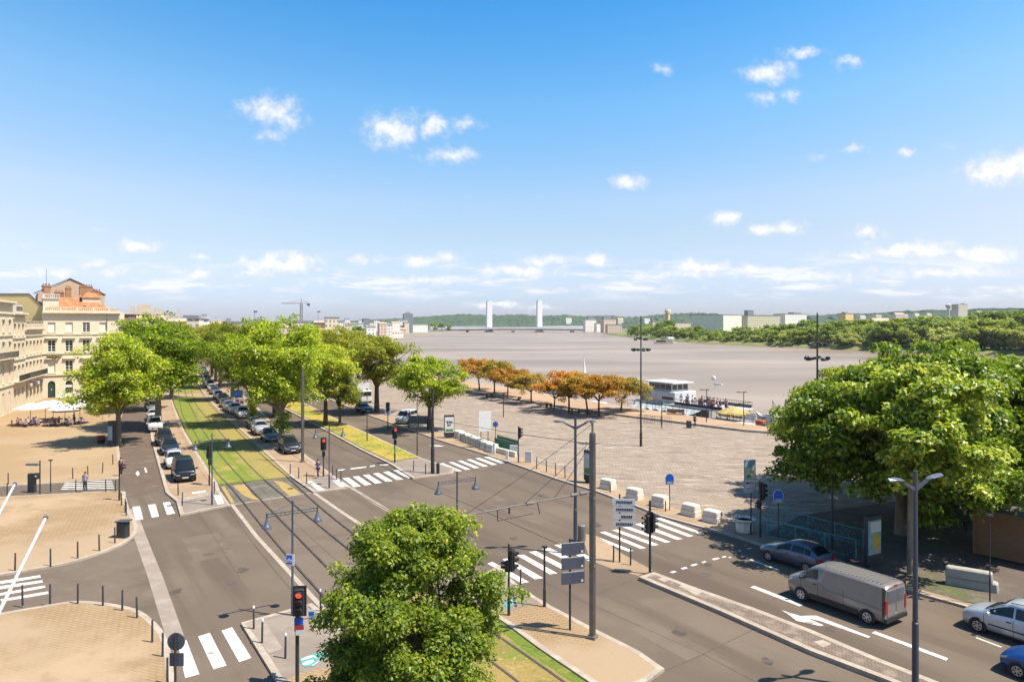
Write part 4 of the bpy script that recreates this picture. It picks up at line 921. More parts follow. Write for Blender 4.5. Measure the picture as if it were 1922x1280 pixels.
city('low pink wing below the stepped apartment block', 1140, 1168, 609, 1280, 'pink', 'flat')
city('pink apartment house left of the slender brick tower', 1223, 1241, 604, 1250, 'pink', 'flat')
city('long pink and white row of flats right of the brick tower', 1262, 1300, 606, 1350, 'pink', 'flat')
city('white row of flats in front of the wooded hill', 1300, 1346, 606.5, 1400, 'white', 'gable')
city('big white warehouse with plain walls and flat roof', 1348, 1402, 590.5, 900, 'plain', 'flat', depth=50, rz=.62)
city('cream warehouse wing with a window band and a rooftop tower block', 1400, 1468, 591.5, 915, 'cream', 'flat', depth=40, extras=[(-.2, 8, 6.5)])
city('grey and white office row right of the warehouse', 1466, 1522, 589, 1000, 'white', 'flat', extras=[(.2, 14, 2)])
city('orange apartment block standing in the right bank trees', 1583, 1606, 588, 950, 'orange', 'flat', extras=[(-.2, 6, 1.5)])
city('small white houses showing between the right bank trees', 1640, 1676, 597, 900, 'white', 'gable')
city('pale pink square tower on the right ridge', 1797, 1818, 571, 2600, 'cream', 'flat', depth=30, extras=[(.4, 8, 3)])
city('pink villa on the slope left of the square tower', 1680, 1700, 587, 2500, 'pink', 'gable')
rr = thing('brick_tower', 'slender yellow brick tower with a wider head above the right bank trees', 'tower', (XD(1253, 1150), 1150, 0))
zt = ZD(581, 1150); k = MB().lathe((0, 0, 0), [(5, 0), (4, zt * .55), (3.6, zt * .85)], 8); k.build('shaft', CM['orange'], rr); k = MB().lathe((0, 0, zt * .85), [(4.6, 0), (4.8, zt * .1), (4, zt * .15)], 8); k.build('head', CM['cream'], rr)
rr = thing('water_tower', 'small pink water tower with a flared head on the right ridge', 'tower', (XD(1780, 2600), 2600, 0))
zt = ZD(571, 2600); k = MB().lathe((0, 0, 0), [(5, 0), (4, zt - 16)], 8); k.build('shaft', CM['pink'], rr); k = MB().lathe((0, 0, zt - 16), [(4, 0), (9, 7), (9, 14), (4, 16)], 10); k.build('head', CM['pink'], rr)

rnd = random.Random(17); side = []
for i in range(30):
    px = 372 + 392 * (i + rnd.uniform(.1, .9)) / 30; d_ = rnd.uniform(520, 1250); w_ = rnd.uniform(9, 20); side.append((px, d_, w_, rnd.uniform(599, 608) + (0 if d_ > 800 else 4)))
for i, (px, d_, w_, yt) in enumerate(side):
    city(f'{ordn(i)} pale town roof from the left along the left skyline', px - w_ / 2, px + w_ / 2, yt, d_, rnd.choice(['white', 'cream', 'cream', 'white', 'pink']), rnd.choice(['white', 'gable', 'flat', 'white']), name='town_house')
# tower crane and thin masts on the skyline
M_crane = mat('crane_red', (.42, .20, .16), rough=.6, var=.1); M_steel = mat('grey_steel', (.22, .23, .24), rough=.5, metal=.4, var=.1)
D = 700; cr = thing('tower_crane', 'tower crane with a reddish jib above the left city roofs', 'crane', (XD(565.5, D), D, 0))
k = MB(); ht = ZD(570, D)
for sx in (-.9, .9):
    for sy in (-.9, .9): k.tube((sx, sy, 0), (sx, sy, ht), .22, n=4)
for i in range(int(ht / 2.2)): k.tube((-.9, -.9, i * 2.2), (.9, -.9, i * 2.2 + 2.2), .12, n=4); k.tube((.9, .9, i * 2.2), (-.9, .9, i * 2.2 + 2.2), .12, n=4)
k.build('mast', M_steel, cr)
k = MB(); jl = XD(528, D) - XD(565, D)
for z_ in (0, 1.3): k.tube((jl, 0, ht + z_ * .4), (7, 0, ht + z_), .18, n=4)
for i in range(12): k.tube((jl * (i + .5) / 12, 0, ht), (jl * (i + 1) / 12, 0, ht + .9), .1, n=4)
k.tube((0, 0, ht + 4.4), (jl * .6, 0, ht + 1), .1, n=4); k.tube((0, 0, ht + 4.4), (7, 0, ht + 1), .1, n=4); k.tube((0, 0, ht), (0, 0, ht + 4.4), .3, n=4); k.build('jib', M_crane, cr)
k = MB().box((7, 0, ht - 1), (2.4, 1.6, 2.6)); k.build('counterweight', M_steel, cr)
for (px, y0, y1, D, lab) in ((478, 585, 606, 330, 'thin lamp mast above the left skyline roofs'), (597, 585, 604, 420, 'thin lamp mast right of the tower crane')):
    r = thing('light_mast', lab, 'lamp', (XD(px, D), D, 0)); zt = ZD(y0, D)
    MB().tube((0, 0, 0), (0, 0, zt), .14, .09).build('pole', M_steel, r); MB().box((.4, 0, zt), (1.6, .5, .7)).build('lamp_head', M_steel, r)

# lift bridge
D = 1790; br_ = thing('lift_bridge', 'long low lift bridge with two pairs of white towers across the river', 'bridge', (0, D, 0))
M_bw = mat('bridge_white', (.74, .75, .80), rough=.6, var=.06, scale=.05); M_pier = mat('bridge_pier', (.16, .14, .125), rough=.9, var=.2, scale=.1)
k = MB(); n = 30; xs = np.linspace(XD(800, D), XD(1166, D), n)
zs = [3.4 + 3.4 * math.sin(math.pi * i / (n - 1)) for i in range(n)]
for i in range(n - 1): k.add([(xs[i], y_, zs[i] + dz) for y_ in (-14, 14) for dz in (-2.6, 2.2)] + [(xs[i + 1], y_, zs[i + 1] + dz) for y_ in (-14, 14) for dz in (-2.6, 2.2)], [(0, 1, 5, 4), (2, 6, 7, 3), (1, 3, 7, 5), (0, 4, 6, 2)])
k.build('deck', M_bw, br_)
k = MB()
for i in range(n - 1): k.add([(xs[i], y_, zs[i] + dz) for y_ in (-9, 9) for dz in (-5.2, -2.6)] + [(xs[i + 1], y_, zs[i + 1] + dz) for y_ in (-9, 9) for dz in (-5.2, -2.6)], [(0, 1, 5, 4), (2, 6, 7, 3), (0, 4, 6, 2)])
k.build('shade_soffit', M_pier, br_)  # recessed dark box: the shade below the deck put into its colour
k = MB()
for i in range(n - 1): k.tube((xs[i], -13.5, zs[i] + 3.5), (xs[i + 1], -13.5, zs[i + 1] + 3.5), .25, n=4); k.tube((xs[i], -13.5, zs[i] + 2.1), (xs[i], -13.5, zs[i] + 3.5), .2, n=4)
k.build('railing', M_pier, br_)
for px, yt in ((917.5, 565), (1011.5, 564)):
    X = XD(px, D); zt = ZD(yt, D)
    for sx in (-2.4, 3.0):
        k = MB(); a, b_ = (4.6, 3.0) if sx > 0 else (3.2, 3.0)
        k.add([(X + sx + x_ * .87 - y_ * .5, x_ * .5 + y_ * .87 + (-6 if sx < 0 else 0), z_) for z_, q_ in ((-2, 1), (zt - 6, 1), (zt, .55)) for x_, y_ in ((-a * q_, -b_), (a * q_, -b_), (a * q_, b_), (-a * q_, b_))], [(i * 4 + j, i * 4 + (j + 1) % 4, i * 4 + 4 + (j + 1) % 4, i * 4 + 4 + j) for i in range(2) for j in range(4)] + [(8, 9, 10, 11)])
        k.build('tower', M_bw, br_)
    k = MB().box((X + .5, 0, -3.4), (22, 34, 5)); k.build('pier', M_pier, br_)
for px in (863, 963, 1074, 1117): k = MB().box((XD(px, D), 0, -3.0), (9, 26, 5)); k.build('pier', M_pier, br_)

# wooded hills: one terrain sheet with a lumpy, tree-covered surface
rng = np.random.default_rng(11)
xs = np.concatenate([np.arange(-3200, -700, 60), np.arange(-700, 2600, 9), np.arange(2600, 5200, 60)]); ys = np.concatenate([[2500, 2560], np.arange(2600, 3700, 42), [3900, 4300, 4900]])
ridge_px = [(-700, 607), (300, 606), (690, 603), (770, 597), (850, 592), (930, 592), (1000, 593), (1080, 593), (1180, 596), (1230, 592), (1290, 589), (1340, 590), (1420, 597), (1520, 593), (1600, 591), (1680, 586), (1780, 583), (1900, 580), (2100, 577), (2800, 590)]
X, Y = np.meshgrid(xs, ys); pxs = CX + F * X / Y
hr = np.interp(pxs, [p[0] for p in ridge_px], [ZD(p[1], 3600) for p in ridge_px])
tt = np.clip((Y - 2620) / (3600 - 2620), 0, 1); Z = -1 + (hr + 1) * (tt * tt * (3 - 2 * tt))
bump = rng.normal(0, 1, X.shape); Z += np.clip(tt * 5, 0, 1) * (bump * 2.4 + np.abs(np.roll(bump, 1, 1)) * 2.0)
Z += np.clip(tt * 3, 0, 1) * (np.sin(X / 61) + np.sin(X / 37 + 1) + np.sin(Y / 83)) * 1.7
Z[Y > 3700] *= .8; Z[0] = -3
ny, nx = X.shape
V = np.stack([X.ravel(), Y.ravel(), Z.ravel()], 1)
idx = np.arange(nx * ny).reshape(ny, nx)
Fq = np.stack([idx[:-1, :-1].ravel(), idx[:-1, 1:].ravel(), idx[1:, 1:].ravel(), idx[1:, :-1].ravel()], 1)
me = bpy.data.meshes.new('hills'); me.from_pydata(V.tolist(), [], Fq.tolist())
me.materials.append(layered('hill_forest', (.050, .085, .035), [(.011, (.075, .115, .045), .42, .62), (.05, (.032, .06, .028), .5, .72), (.004, (.10, .13, .06), .6, .75)], fine=(.12, .5), bump=.8, rough=.95))
struct(link('hills', me))
for i, (px, py, lab) in enumerate([(1215, 600, 'white hillside house above the brick tower'), (1700, 592, 'white villa on the right ridge'), (1722, 590, 'cream villa on the right ridge beside a white one'), (1745, 590, 'long white house on the right ridge'), (1840, 586, 'white house right of the square tower'), (1870, 586, 'pale house near the right end of the ridge'), (1620, 594, 'small white house left on the right ridge'), (1650, 593, 'cream house left of the pink villa'), (1068, 599, 'lone white house on the middle hill'), (1165, 599, 'pale house on the hill behind the stepped flats')]):
    city(lab, px - 6, px + 6, py - 2, 2900 if px > 1500 else 3000, 'white' if i % 2 == 0 else 'cream', 'gable', name='hillside_house')

# ------------------------------------------------------------------ trees
L_plane = leafmat('plane_leaves', [(0, (0.085, 0.141, 0.009)), (.35, (0.190, 0.282, 0.014)), (.7, (0.342, 0.416, 0.022)), (1, (0.627, 0.598, 0.060))], trans=.42)
L_plane2 = leafmat('plane_leaves_olive', [(0, (0.091, 0.125, 0.011)), (.4, (0.200, 0.243, 0.020)), (.75, (0.345, 0.344, 0.028)), (1, (0.654, 0.533, 0.088))], trans=.42)
L_chest = leafmat('chestnut_leaves', [(0, (0.074, 0.114, 0.009)), (.4, (0.157, 0.232, 0.011)), (.75, (0.295, 0.344, 0.022)), (1, (0.532, 0.496, 0.060))], trans=.42, rough=.55)
L_orange = leafmat('russet_leaves', [(0, (0.169, 0.175, 0.017)), (.32, (0.286, 0.250, 0.023)), (.5, (0.494, 0.237, 0.029)), (.8, (0.676, 0.288, 0.040)), (1, (0.806, 0.438, 0.081))], trans=.42, tcol=(1.3, .95, .5))
L_linden = leafmat('linden_leaves', [(0, (0.072, 0.121, 0.010)), (.4, (0.162, 0.247, 0.018)), (.75, (0.312, 0.385, 0.030)), (1, (0.540, 0.540, 0.080))], trans=.36)
L_orange2 = leafmat('green_russet_leaves', [(0, (0.130, 0.175, 0.017)), (.45, (0.260, 0.275, 0.028)), (.65, (0.442, 0.275, 0.033)), (1, (0.715, 0.375, 0.055))], trans=.42, tcol=(1.3, 1.1, .5))
L_bank = leafmat('bank_leaves', [(0, (0.088, 0.140, 0.019)), (.4, (0.168, 0.234, 0.030)), (.75, (0.256, 0.325, 0.042)), (1, (0.395, 0.410, 0.083))], trans=.42, rough=.6)
L_willow = leafmat('grey_leaves', [(0, (0.177, 0.224, 0.057)), (.5, (0.296, 0.336, 0.088)), (1, (0.513, 0.522, 0.166))], trans=.42, rough=.6)
M_bark = mat('plane_bark', (.20, .155, .11), rough=.9, scale=3, col2=(.32, .26, .19), bump=.4, stretch=(1, 1, .35))
M_bark2 = mat('dark_bark', (.075, .055, .04), rough=.95, scale=4, col2=(.13, .10, .075), bump=.4, stretch=(1, 1, .3))

def leaf_mesh(name, clumps, n_leaf, size, m, seed, droop=.0, flat=.7, aspect=.62):
    """clumps: (x, y, z, r). Many small folded leaves round each clump centre."""
    rng = np.random.default_rng(seed); Cn = np.array(clumps); w = Cn[:, 3] ** 2; cnt = np.maximum(12, (n_leaf * w / w.sum()).astype(int))
    ci = np.repeat(np.arange(len(Cn)), cnt); n = len(ci)
    d = rng.normal(size=(n, 3)); d /= np.linalg.norm(d, axis=1)[:, None]
    d[:, 2] = np.where((d[:, 2] < -.25) & (rng.random(n) < .6), -d[:, 2], d[:, 2])
    rad = Cn[ci, 3] * (.35 + .72 * rng.random(n) ** .6) * np.where(rng.random(n) < .10, 1.32, 1.0)
    pos = Cn[ci, :3] + d * rad[:, None] * np.array([1, 1, flat])
    nrm = d * .5 + np.array([.12, -.05, .75]) + rng.normal(size=(n, 3)) * .5; nrm /= np.linalg.norm(nrm, axis=1)[:, None]
    ta = rng.normal(size=(n, 3)) + d * .6; ta[:, 2] -= droop
    ta -= nrm * (ta * nrm).sum(1)[:, None]; ta /= np.linalg.norm(ta, axis=1)[:, None] + 1e-9
    tb = np.cross(nrm, ta); s = size * rng.uniform(.6, 1.35, n)[:, None]
    V = np.stack([pos - ta * s * .5, pos + tb * s * aspect * .5 + nrm * s * .10, pos + ta * s * .55 - nrm * s * .12, pos - tb * s * aspect * .5 + nrm * s * .10], 1).reshape(-1, 3)
    me = bpy.data.meshes.new(name); me.vertices.add(4 * n); me.vertices.foreach_set('co', V.ravel())
    me.loops.add(4 * n); me.loops.foreach_set('vertex_index', np.arange(4 * n, dtype=np.int32))
    me.polygons.add(n); me.polygons.foreach_set('loop_start', np.arange(0, 4 * n, 4, dtype=np.int32))
    me.update(calc_edges=True); me.materials.append(m); me.validate(); return me
def crown_clumps(seed, rx, ry, z0, z1, n, rc, shape='round', lobes=6, hollow=.45):
    """clump centres through an uneven crown between the heights z0 and z1"""
    rnd = random.Random(seed); out = []; zc = (z0 + z1) / 2; rz = (z1 - z0) / 2
    lob = [(rnd.uniform(0, 6.28), rnd.uniform(-.5, .8), rnd.uniform(.10, .26)) for _ in range(lobes)]
    per = 6
    while len(out) < n:
        v = Vector((rnd.gauss(0, 1), rnd.gauss(0, 1), rnd.gauss(0, 1))).normalized(); az = math.atan2(v.y, v.x)
        k = .90 + sum(a * max(0, math.cos(az - t_)) ** 4 * max(0, 1 - abs(v.z - h_)) for t_, h_, a in lob) + rnd.uniform(-.06, .06)
        f = hollow + (1 - hollow) * rnd.random() ** .45
        if rnd.random() < .10: f *= .6
        p = v * f * k
        if shape == 'umbrella' and p.z < -.25: continue
        if shape == 'dome':
            if p.z < -.62 and rnd.random() < .6: continue
            if p.z < 0: p.x *= 1.06; p.y *= 1.06
        # a bough: several flattened sprays round its end, drooping outwards
        for q in range(per):
            r_ = rc * rnd.uniform(.5, 1.15); g = Vector((rnd.gauss(0, 1), rnd.gauss(0, 1), rnd.gauss(0, .55))) * rc * .85
            x, y, z = p.x * (rx - rc * .8) + g.x, p.y * (ry - rc * .8) + g.y, zc + p.z * (rz - rc * .6) + g.z - .12 * (g.x * p.x + g.y * p.y)
            out.append((x, y, min(max(z, z0 - .3), z1 - r_ * .4), r_))
    return out
def trunk_mesh(name, clumps, h, r, m, seed, nl=8, lean=(0, 0), fork=None):
    rnd = random.Random(seed); mb = MB(); fz = fork or h * .85
    base = [(0, 0, -.15), (0, 0, .1), (lean[0] * .4, lean[1] * .4, fz * .5), (lean[0], lean[1], fz)]
    mb.path(base, [r * 1.5, r * 1.15, r * .95, r * .82], 9)
    tg = sorted(clumps, key=lambda c: rnd.random())[:nl * 3]
    for c in tg[:nl]:
        p0 = Vector((lean[0], lean[1], fz - .1)); p3 = Vector(c[:3]) * .92 + Vector((0, 0, .0)); p1 = p0 + Vector((p3.x * .25, p3.y * .25, (p3.z - p0.z) * .45)); p2 = p0.lerp(p3, .65) + Vector((rnd.uniform(-.3, .3), rnd.uniform(-.3, .3), .25))
        mb.path([p0, p1, p2, p3], [r * .6, r * .42, r * .25, r * .08], 6)
    for i, c in enumerate(tg[nl:]):
        p0 = Vector((lean[0], lean[1], fz + (c[2] - fz) * .3)); q = tg[i % nl]; p1 = Vector(q[:3]) * .5 + p0 * .5; mb.path([p1, (p1 + Vector(c[:3])) / 2 + Vector((0, 0, .15)), c[:3]], [r * .2, r * .14, r * .04], 5)
    return mb.mesh(name, m, 60)
def proto(seed, rx, ry, z0, z1, n, rc, leaves, size, lm, bm, r, **kw):
    sh = {k: kw.pop(k) for k in ('shape', 'lobes', 'hollow') if k in kw}; tk = {k: kw.pop(k) for k in ('nl', 'lean', 'fork') if k in kw}
    cl = crown_clumps(seed, rx, ry, z0, z1, n, rc, **sh)
    return leaf_mesh('crown', cl, leaves, size, lm, seed, **kw), trunk_mesh('trunk', cl, z0 + .6, r, bm, seed + 1, **tk)
def tree(kind, name, label, loc, group, rz=0, sc=1, cat='tree', lm=None):
    r = thing(name, label, cat, (loc[0], loc[1], PZ if len(loc) < 3 else loc[2]), rz, group, sc)
    cm_, tm = kind; c = link('crown', cm_, r)
    if lm: c.material_slots[0].link = 'OBJECT'; c.material_slots[0].material = lm
    if tm: link('trunk', tm, r)
    return r
PA = proto(21, 5.2, 5.0, 3.6, 14.0, 300, 1.15, 34000, .29, L_plane, M_bark, .36, hollow=.38, lobes=7)
PB = proto(22, 5.0, 5.4, 3.4, 14.2, 300, 1.15, 34000, .29, L_plane, M_bark, .38, hollow=.38, lobes=8)
PCt = proto(23, 4.6, 4.6, 4.2, 12.8, 220, 1.05, 24000, .29, L_plane, M_bark2, .36, hollow=.55, lobes=7)
PD = proto(24, 4.7, 4.5, 2.9, 9.6, 165, .9, 18000, .28, L_plane, M_bark2, .26, hollow=.55, lobes=8, shape='dome')
PE = proto(25, 3.0, 3.0, 2.0, 8.4, 130, .75, 10000, .26, L_plane2, M_bark2, .2, hollow=.5)
GL = 'plane trees along the side street'; GM = 'plane trees along the parked cars'; GR = 'plane trees on the median and quay square'
for (px, py, pk, rz, sc, lm, lab) in [(222, 833, PA, .4, (.90, .90, .93), None, 'wide bright green plane tree at the edge of the square beside the poster column'), (297, 803, PB, 2.1, (1.14, 1.14, 1.10), None, 'tall bright green plane tree behind the dark parked cars of the side street'),
      (275, 770, PA, 4.0, (.95, .95, .98), None, 'plane tree behind the two nearest trees of the side street'), (322, 748, PB, 1.0, 1.0, L_plane2, 'olive green plane tree by the tram track crossing'), (338, 722, PA, 5.2, 1.0, L_plane2, 'olive plane tree further along the left of the tram track'), (350, 703, PB, 3.3, 1.02, L_plane2, 'far olive plane tree where the tram track narrows'), (270, 735, PB, .2, .95, None, 'plane tree far up the side street on its left')]:
    tree(pk, 'plane_tree', lab, G(px, py, PZ), GL, rz, sc, lm=lm)
for (px, py, pk, rz, sc, lm, lab) in [(528, 838, PB, .9, (.92, .92, 1.06), None, 'plane tree with ivy round its pale trunk behind the nearest parked car'), (473, 799, PA, 2.6, (.86, .86, 1.06), None, 'plane tree between the white pick-up and the silver estate cars'), (437, 751, PB, 4.1, (.88, .88, 1.02), L_plane2, 'plane tree with dark trunk behind the black parked car'), (413, 727, PA, 1.6, 1.02, L_plane2, 'plane tree far along the row of parked cars'), (398, 708, PB, .5, 1.05, L_plane2, 'last plane tree in view along the parked cars'), (405, 716, PA, 3.5, 1.0, L_plane2, 'olive plane tree near the far end of the parked cars')]:
    tree(pk, 'plane_tree', lab, G(px, py, PZ), GM, rz, sc, lm=lm)
for (px, py, pk, rz, sc, lm, lab) in [(611, 799, PCt, .3, (.85, .85, .93), None, 'plane tree with straight dark trunk on the dry grass median'), (638, 799, PE, 1.2, 1.0, L_plane2, 'small pale plane tree on the median beside a darker trunk'), (516, 781, PCt, 2.0, (1.0, 1.0, 1.05), None, 'plane tree on the far part of the median'),
      (707, 774, PCt, 3.7, (1.12, 1.12, 1.0), L_plane2, 'broad plane tree with forked dark trunk on the quay square behind the black car'), (806, 806, PD, 1.0, (1, 1, 1), None, 'spreading green plane tree beside the poster panel on the quay square'), (560, 752, PA, 2.4, 1.0, None, 'plane tree behind the median in the middle of the quay road'), (645, 745, PB, 1.9, (.95, .95, .98), L_plane2, 'olive plane tree left of the forked plane tree'), (480, 722, PA, .2, 1.0, L_plane2, 'far plane tree over the quay road'), (585, 727, PB, 5.0, .98, L_plane2, 'far olive plane tree behind the median trees'), (672, 722, PCt, 5.5, (1.0, 1.0, 1.02), L_plane2, 'far plane tree closest to the river')]:
    tree(pk, 'plane_tree', lab, G(px, py, PZ), GR, rz, sc, lm=lm)
# ivy on a trunk
def ivy(px, py, z0, z1, r, seed, lab):
    x, y = G(px, py, PZ); rnd = random.Random(seed)
    cl = [(rnd.uniform(-r, r) * .6, rnd.uniform(-r, r) * .6, z0 + (z1 - z0) * i / 14, r * rnd.uniform(.5, 1.0)) for i in range(15)]
    o = link('ivy', leaf_mesh('ivy', cl, 900, .26, L_plane, seed)); o.location = (x, y, PZ); tag(o, lab, 'ivy')
ivy(528, 838, 1.9, 3.8, .85, 5, 'ivy tuft round the pale trunk behind the nearest parked car'); ivy(473, 799, 1.2, 3.6, .7, 6, 'ivy sheath on the trunk beside the white pick-up')
# near chestnut over the tram track
rnd = random.Random(31); cl = []
while len(cl) < 640:
    z = rnd.uniform(1.6, 7.75); rm = 2.68 * (math.sqrt(max(0, 1 - ((z - 4.0) / 3.95) ** 2)) if z > 4.0 else 1 - .10 * (4.0 - z))
    a_ = rnd.uniform(0, 6.283); f = (.30 + .70 * rnd.random() ** .5) * rm * (1 + .09 * math.sin(a_ * 3 + z * 1.3) + .05 * math.sin(a_ * 7 + z * 3))
    for q in range(5):
        g = Vector((rnd.gauss(0, .30), rnd.gauss(0, .30), rnd.gauss(0, .17))); x_, y_ = f * math.cos(a_), f * math.sin(a_)
        cl.append((x_ + g.x, y_ + g.y, z + g.z - .15 * (g.x * x_ + g.y * y_) / 2.6, .40 * rnd.uniform(.6, 1.2)))
near = (leaf_mesh('crown', cl, 130000, .115, L_chest, 31, droop=.9, flat=.8), trunk_mesh('trunk', cl, 2.6, .17, M_bark2, 33, nl=9, fork=2.9))
tree(near, 'chestnut_tree', 'rounded dark green chestnut tree in the foreground over the tram track', (-3.0, 22.5), None, 0.3)
# big tree at the right edge, and its neighbours on the quay square
cl = crown_clumps(41, 8.6, 7.6, 1.0, 13.2, 760, 1.0, 'dome', 9, .38)
big = (leaf_mesh('crown', cl, 120000, .29, L_chest, 41, droop=1.0, flat=.62), trunk_mesh('trunk', cl, 3.6, .42, M_bark, 43, nl=10, fork=4.0))
GB = 'big trees shading the quay path'
tree(big, 'linden_tree', 'huge spreading green tree over the turquoise railings at the right', (25.9, 48.2), GB, .7, .97, lm=L_linden)
cl = crown_clumps(42, 6.4, 6.2, 1.5, 12.2, 440, 1.0, 'dome', 8, .4)
big2 = (leaf_mesh('crown', cl, 65000, .29, L_chest, 42, droop=.7, flat=.62), trunk_mesh('trunk', cl, 3.2, .36, M_bark2, 44, nl=9, fork=3.6))
tree(big2, 'linden_tree', 'second big tree above the wooden cabin at the right frame edge', (36.5, 51.5), GB, 1.2, (1.1, 1.1, 1.04), lm=L_linden)
tree(big2, 'linden_tree', 'tree behind the huge one, above the shaded market stall', (29.0, 58.5), GB, 3.9, (.95, .95, 1.0))
PS = proto(45, 4.2, 4.0, 4.2, 11.8, 170, .8, 26000, .28, L_linden, M_bark, .17, hollow=.4, fork=5.8, droop=.7, flat=.62)
tree(PS, 'linden_tree', 'slender pale trunked tree right behind the winged lamp', G(1709, 1077, PZ), GB, 5.0, 1)
# russet trees by the promenade
OA = proto(51, 4.6, 4.4, 1.7, 6.1, 130, .72, 12000, .24, L_orange, M_bark2, .15, shape='umbrella', hollow=.55, fork=2.3)
OB = proto(52, 4.3, 4.6, 1.6, 5.8, 125, .72, 11500, .24, L_orange, M_bark2, .14, shape='umbrella', hollow=.55, lean=(.3, 0), fork=2.2)
for i, (px, py, k_, sc, lm) in enumerate([(1165, 775, OB, 1.0, L_orange2), (1124, 781, OA, 1.08, None), (1103, 778, OB, 1.06, L_orange2), (1068, 775, OA, 1.05, None), (1040, 768, OB, .92, None), (997, 757, OA, .95, L_orange2), (953, 749, OB, 1.0, None), (928, 742, OA, 1.1, L_orange2), (900, 735, OB, 1.15, None)]):
    tree(k_, 'russet_tree', f'{ordn(i)} orange brown leaved tree from the moored barge along the promenade', G(px, py, PZ), 'orange trees along the promenade', i * 1.3, (sc, sc, sc * (1, .94, 1.06, 1.02, .9, .92, 1.03, 1.0, 1.08)[i]), lm=lm)
# wood on the far bank: trees one can tell apart
FA = [proto(60 + i, 6.5 + i % 2, 6.5, .2, 15 + i, 42, 2.3, 3200, 1.05, L_bank, M_bark2, .4, hollow=.5, nl=4) for i in range(3)]
FW = proto(66, 6.5, 6.5, .6, 11, 34, 2.2, 2600, 1.0, L_willow, M_bark2, .4, hollow=.5, nl=4)
rnd = random.Random(5); spots = []
def on_bank(px, back):
    """a point behind the far bank's edge seen at this photo column"""
    for a, b in zip(RB, RB[1:]):
        for s_ in np.linspace(0, 1, 900):
            x = a[0] + (b[0] - a[0]) * s_; y = a[1] + (b[1] - a[1]) * s_
            if y > 30 and abs(CX + F * x / y - px) < 3:
                k = 1 + back / math.hypot(x, y); return x * k, y * k
    return None
for row, (back, n_, h_) in enumerate(((9, 58, .92), (34, 48, 1.22), (80, 42, 1.55))):
    for i in range(n_):
        px = 1168 + (1990 - 1168) * (i + rnd.uniform(.1, .9)) / n_
        if 1285 < px < 1350 and row == 0 and rnd.random() < .6: continue
        p = on_bank(px, back + rnd.uniform(-8, 14))
        if p: spots.append((px, p, row, h_ * rnd.uniform(.8, 1.2)))
spots.sort()
ROWN = ('front', 'middle', 'back'); cnt = {}
for px, p, row, h_ in spots:
    w = px > 1250 and rnd.random() < (.38, .25, .1)[row]
    k_ = FW if w else rnd.choice(FA); c_ = cnt[row] = cnt.get(row, -1) + 1
    ty = np.interp(px, [1168, 1200, 1260, 1340, 1400, 1440, 1500, 1560, 1640, 1700, 1760, 1900, 2000], [613, 605, 603, 613, 611, 606, 603, 599, 600, 596, 591, 585, 583]) + ((12, 6, 0) if px < 1620 else (5, 3, 0))[row]
    f = max(4, ZD(ty, p[1]) + 1.5) / 15.5 / h_ * rnd.uniform(.9, 1.06)
    tree(k_, 'bank_tree', f"{ordn(c_)} {'grey green' if w else 'green'} tree from the bridge in the {ROWN[row]} row of the far bank", (p[0], p[1], -2.4), 'trees on the far bank', rnd.uniform(0, 6), (min(1.7, h_ * f * 1.15), min(1.7, h_ * f * 1.15), h_ * f))
for i, px in enumerate((1305, 1398, 1492, 1577, 1625)):
    p = on_bank(px, 3); tree(FW, 'bank_bush', f'{ordn(i)} bush from the bridge at the water line of the far bank', (p[0], p[1], -2.6), 'bushes along the far bank', i, (.42, .42, .4), 'bush', lm=L_bank)
for i, (px, d_, s_) in enumerate(((812, 1700, 1.2), (826, 1690, 1.3), (840, 1705, 1.1), (853, 1720, 1.0), (720, 780, .8), (700, 640, .8), (770, 1150, .9), (660, 600, .9))):
    tree(FA[i % 3], 'quay_tree', f"dark green tree on the far left quay, {ordn(i)} in the row towards the bridge", (XD(px, d_) - 14, d_, 0), 'trees on the far left quay', i, s_)

# ------------------------------------------------------------------ vehicles
def paint(name, col, metal=.35, rough=.32): return mat(name, col, rough=rough, metal=metal, var=0, coat=.6)
P_ = {'black': paint('paint_black', (.012, .013, .018)), 'navy': paint('paint_navy', (.02, .03, .065)), 'white': paint('paint_white', (.62, .62, .60), 0, .35), 'silver': paint('paint_silver', (.60, .64, .70), .35),
      'grey': paint('paint_grey', (.26, .24, .225), .25, .38), 'steel': paint('paint_steel', (.10, .135, .19), .35), 'blue': paint('paint_blue', (.010, .075, .30), .3), 'dark': paint('paint_dark', (.035, .04, .05), .4), 'mid': paint('paint_mid', (.20, .22, .25), .5), 'lightblue': paint('paint_sky', (.30, .38, .48), .4)}
M_tyre = mat('tyre_rubber', (.015, .015, .016), rough=.85, var=.2)
M_rim = mat('alloy_rim', (.55, .55, .56), rough=.35, metal=.8, var=.05)
M_cg = mat('car_glass', (.012, .016, .018), rough=.06, var=0, spec=.45)
M_blk = mat('black_plastic', (.02, .02, .022), rough=.6, var=.1)
M_hl = mat('headlight_glass', (.55, .57, .58), rough=.12, var=0, spec=.8)
M_hly = mat('amber_headlight', (.62, .50, .26), rough=.15, var=0)
M_tl = mat('taillight_red', (.42, .012, .012), rough=.2, var=0)
M_plate = mat('number_plate', (.62, .60, .52), rough=.5, var=0)
M_seam = mat('body_seam', (.02, .02, .02), rough=.8, var=0)
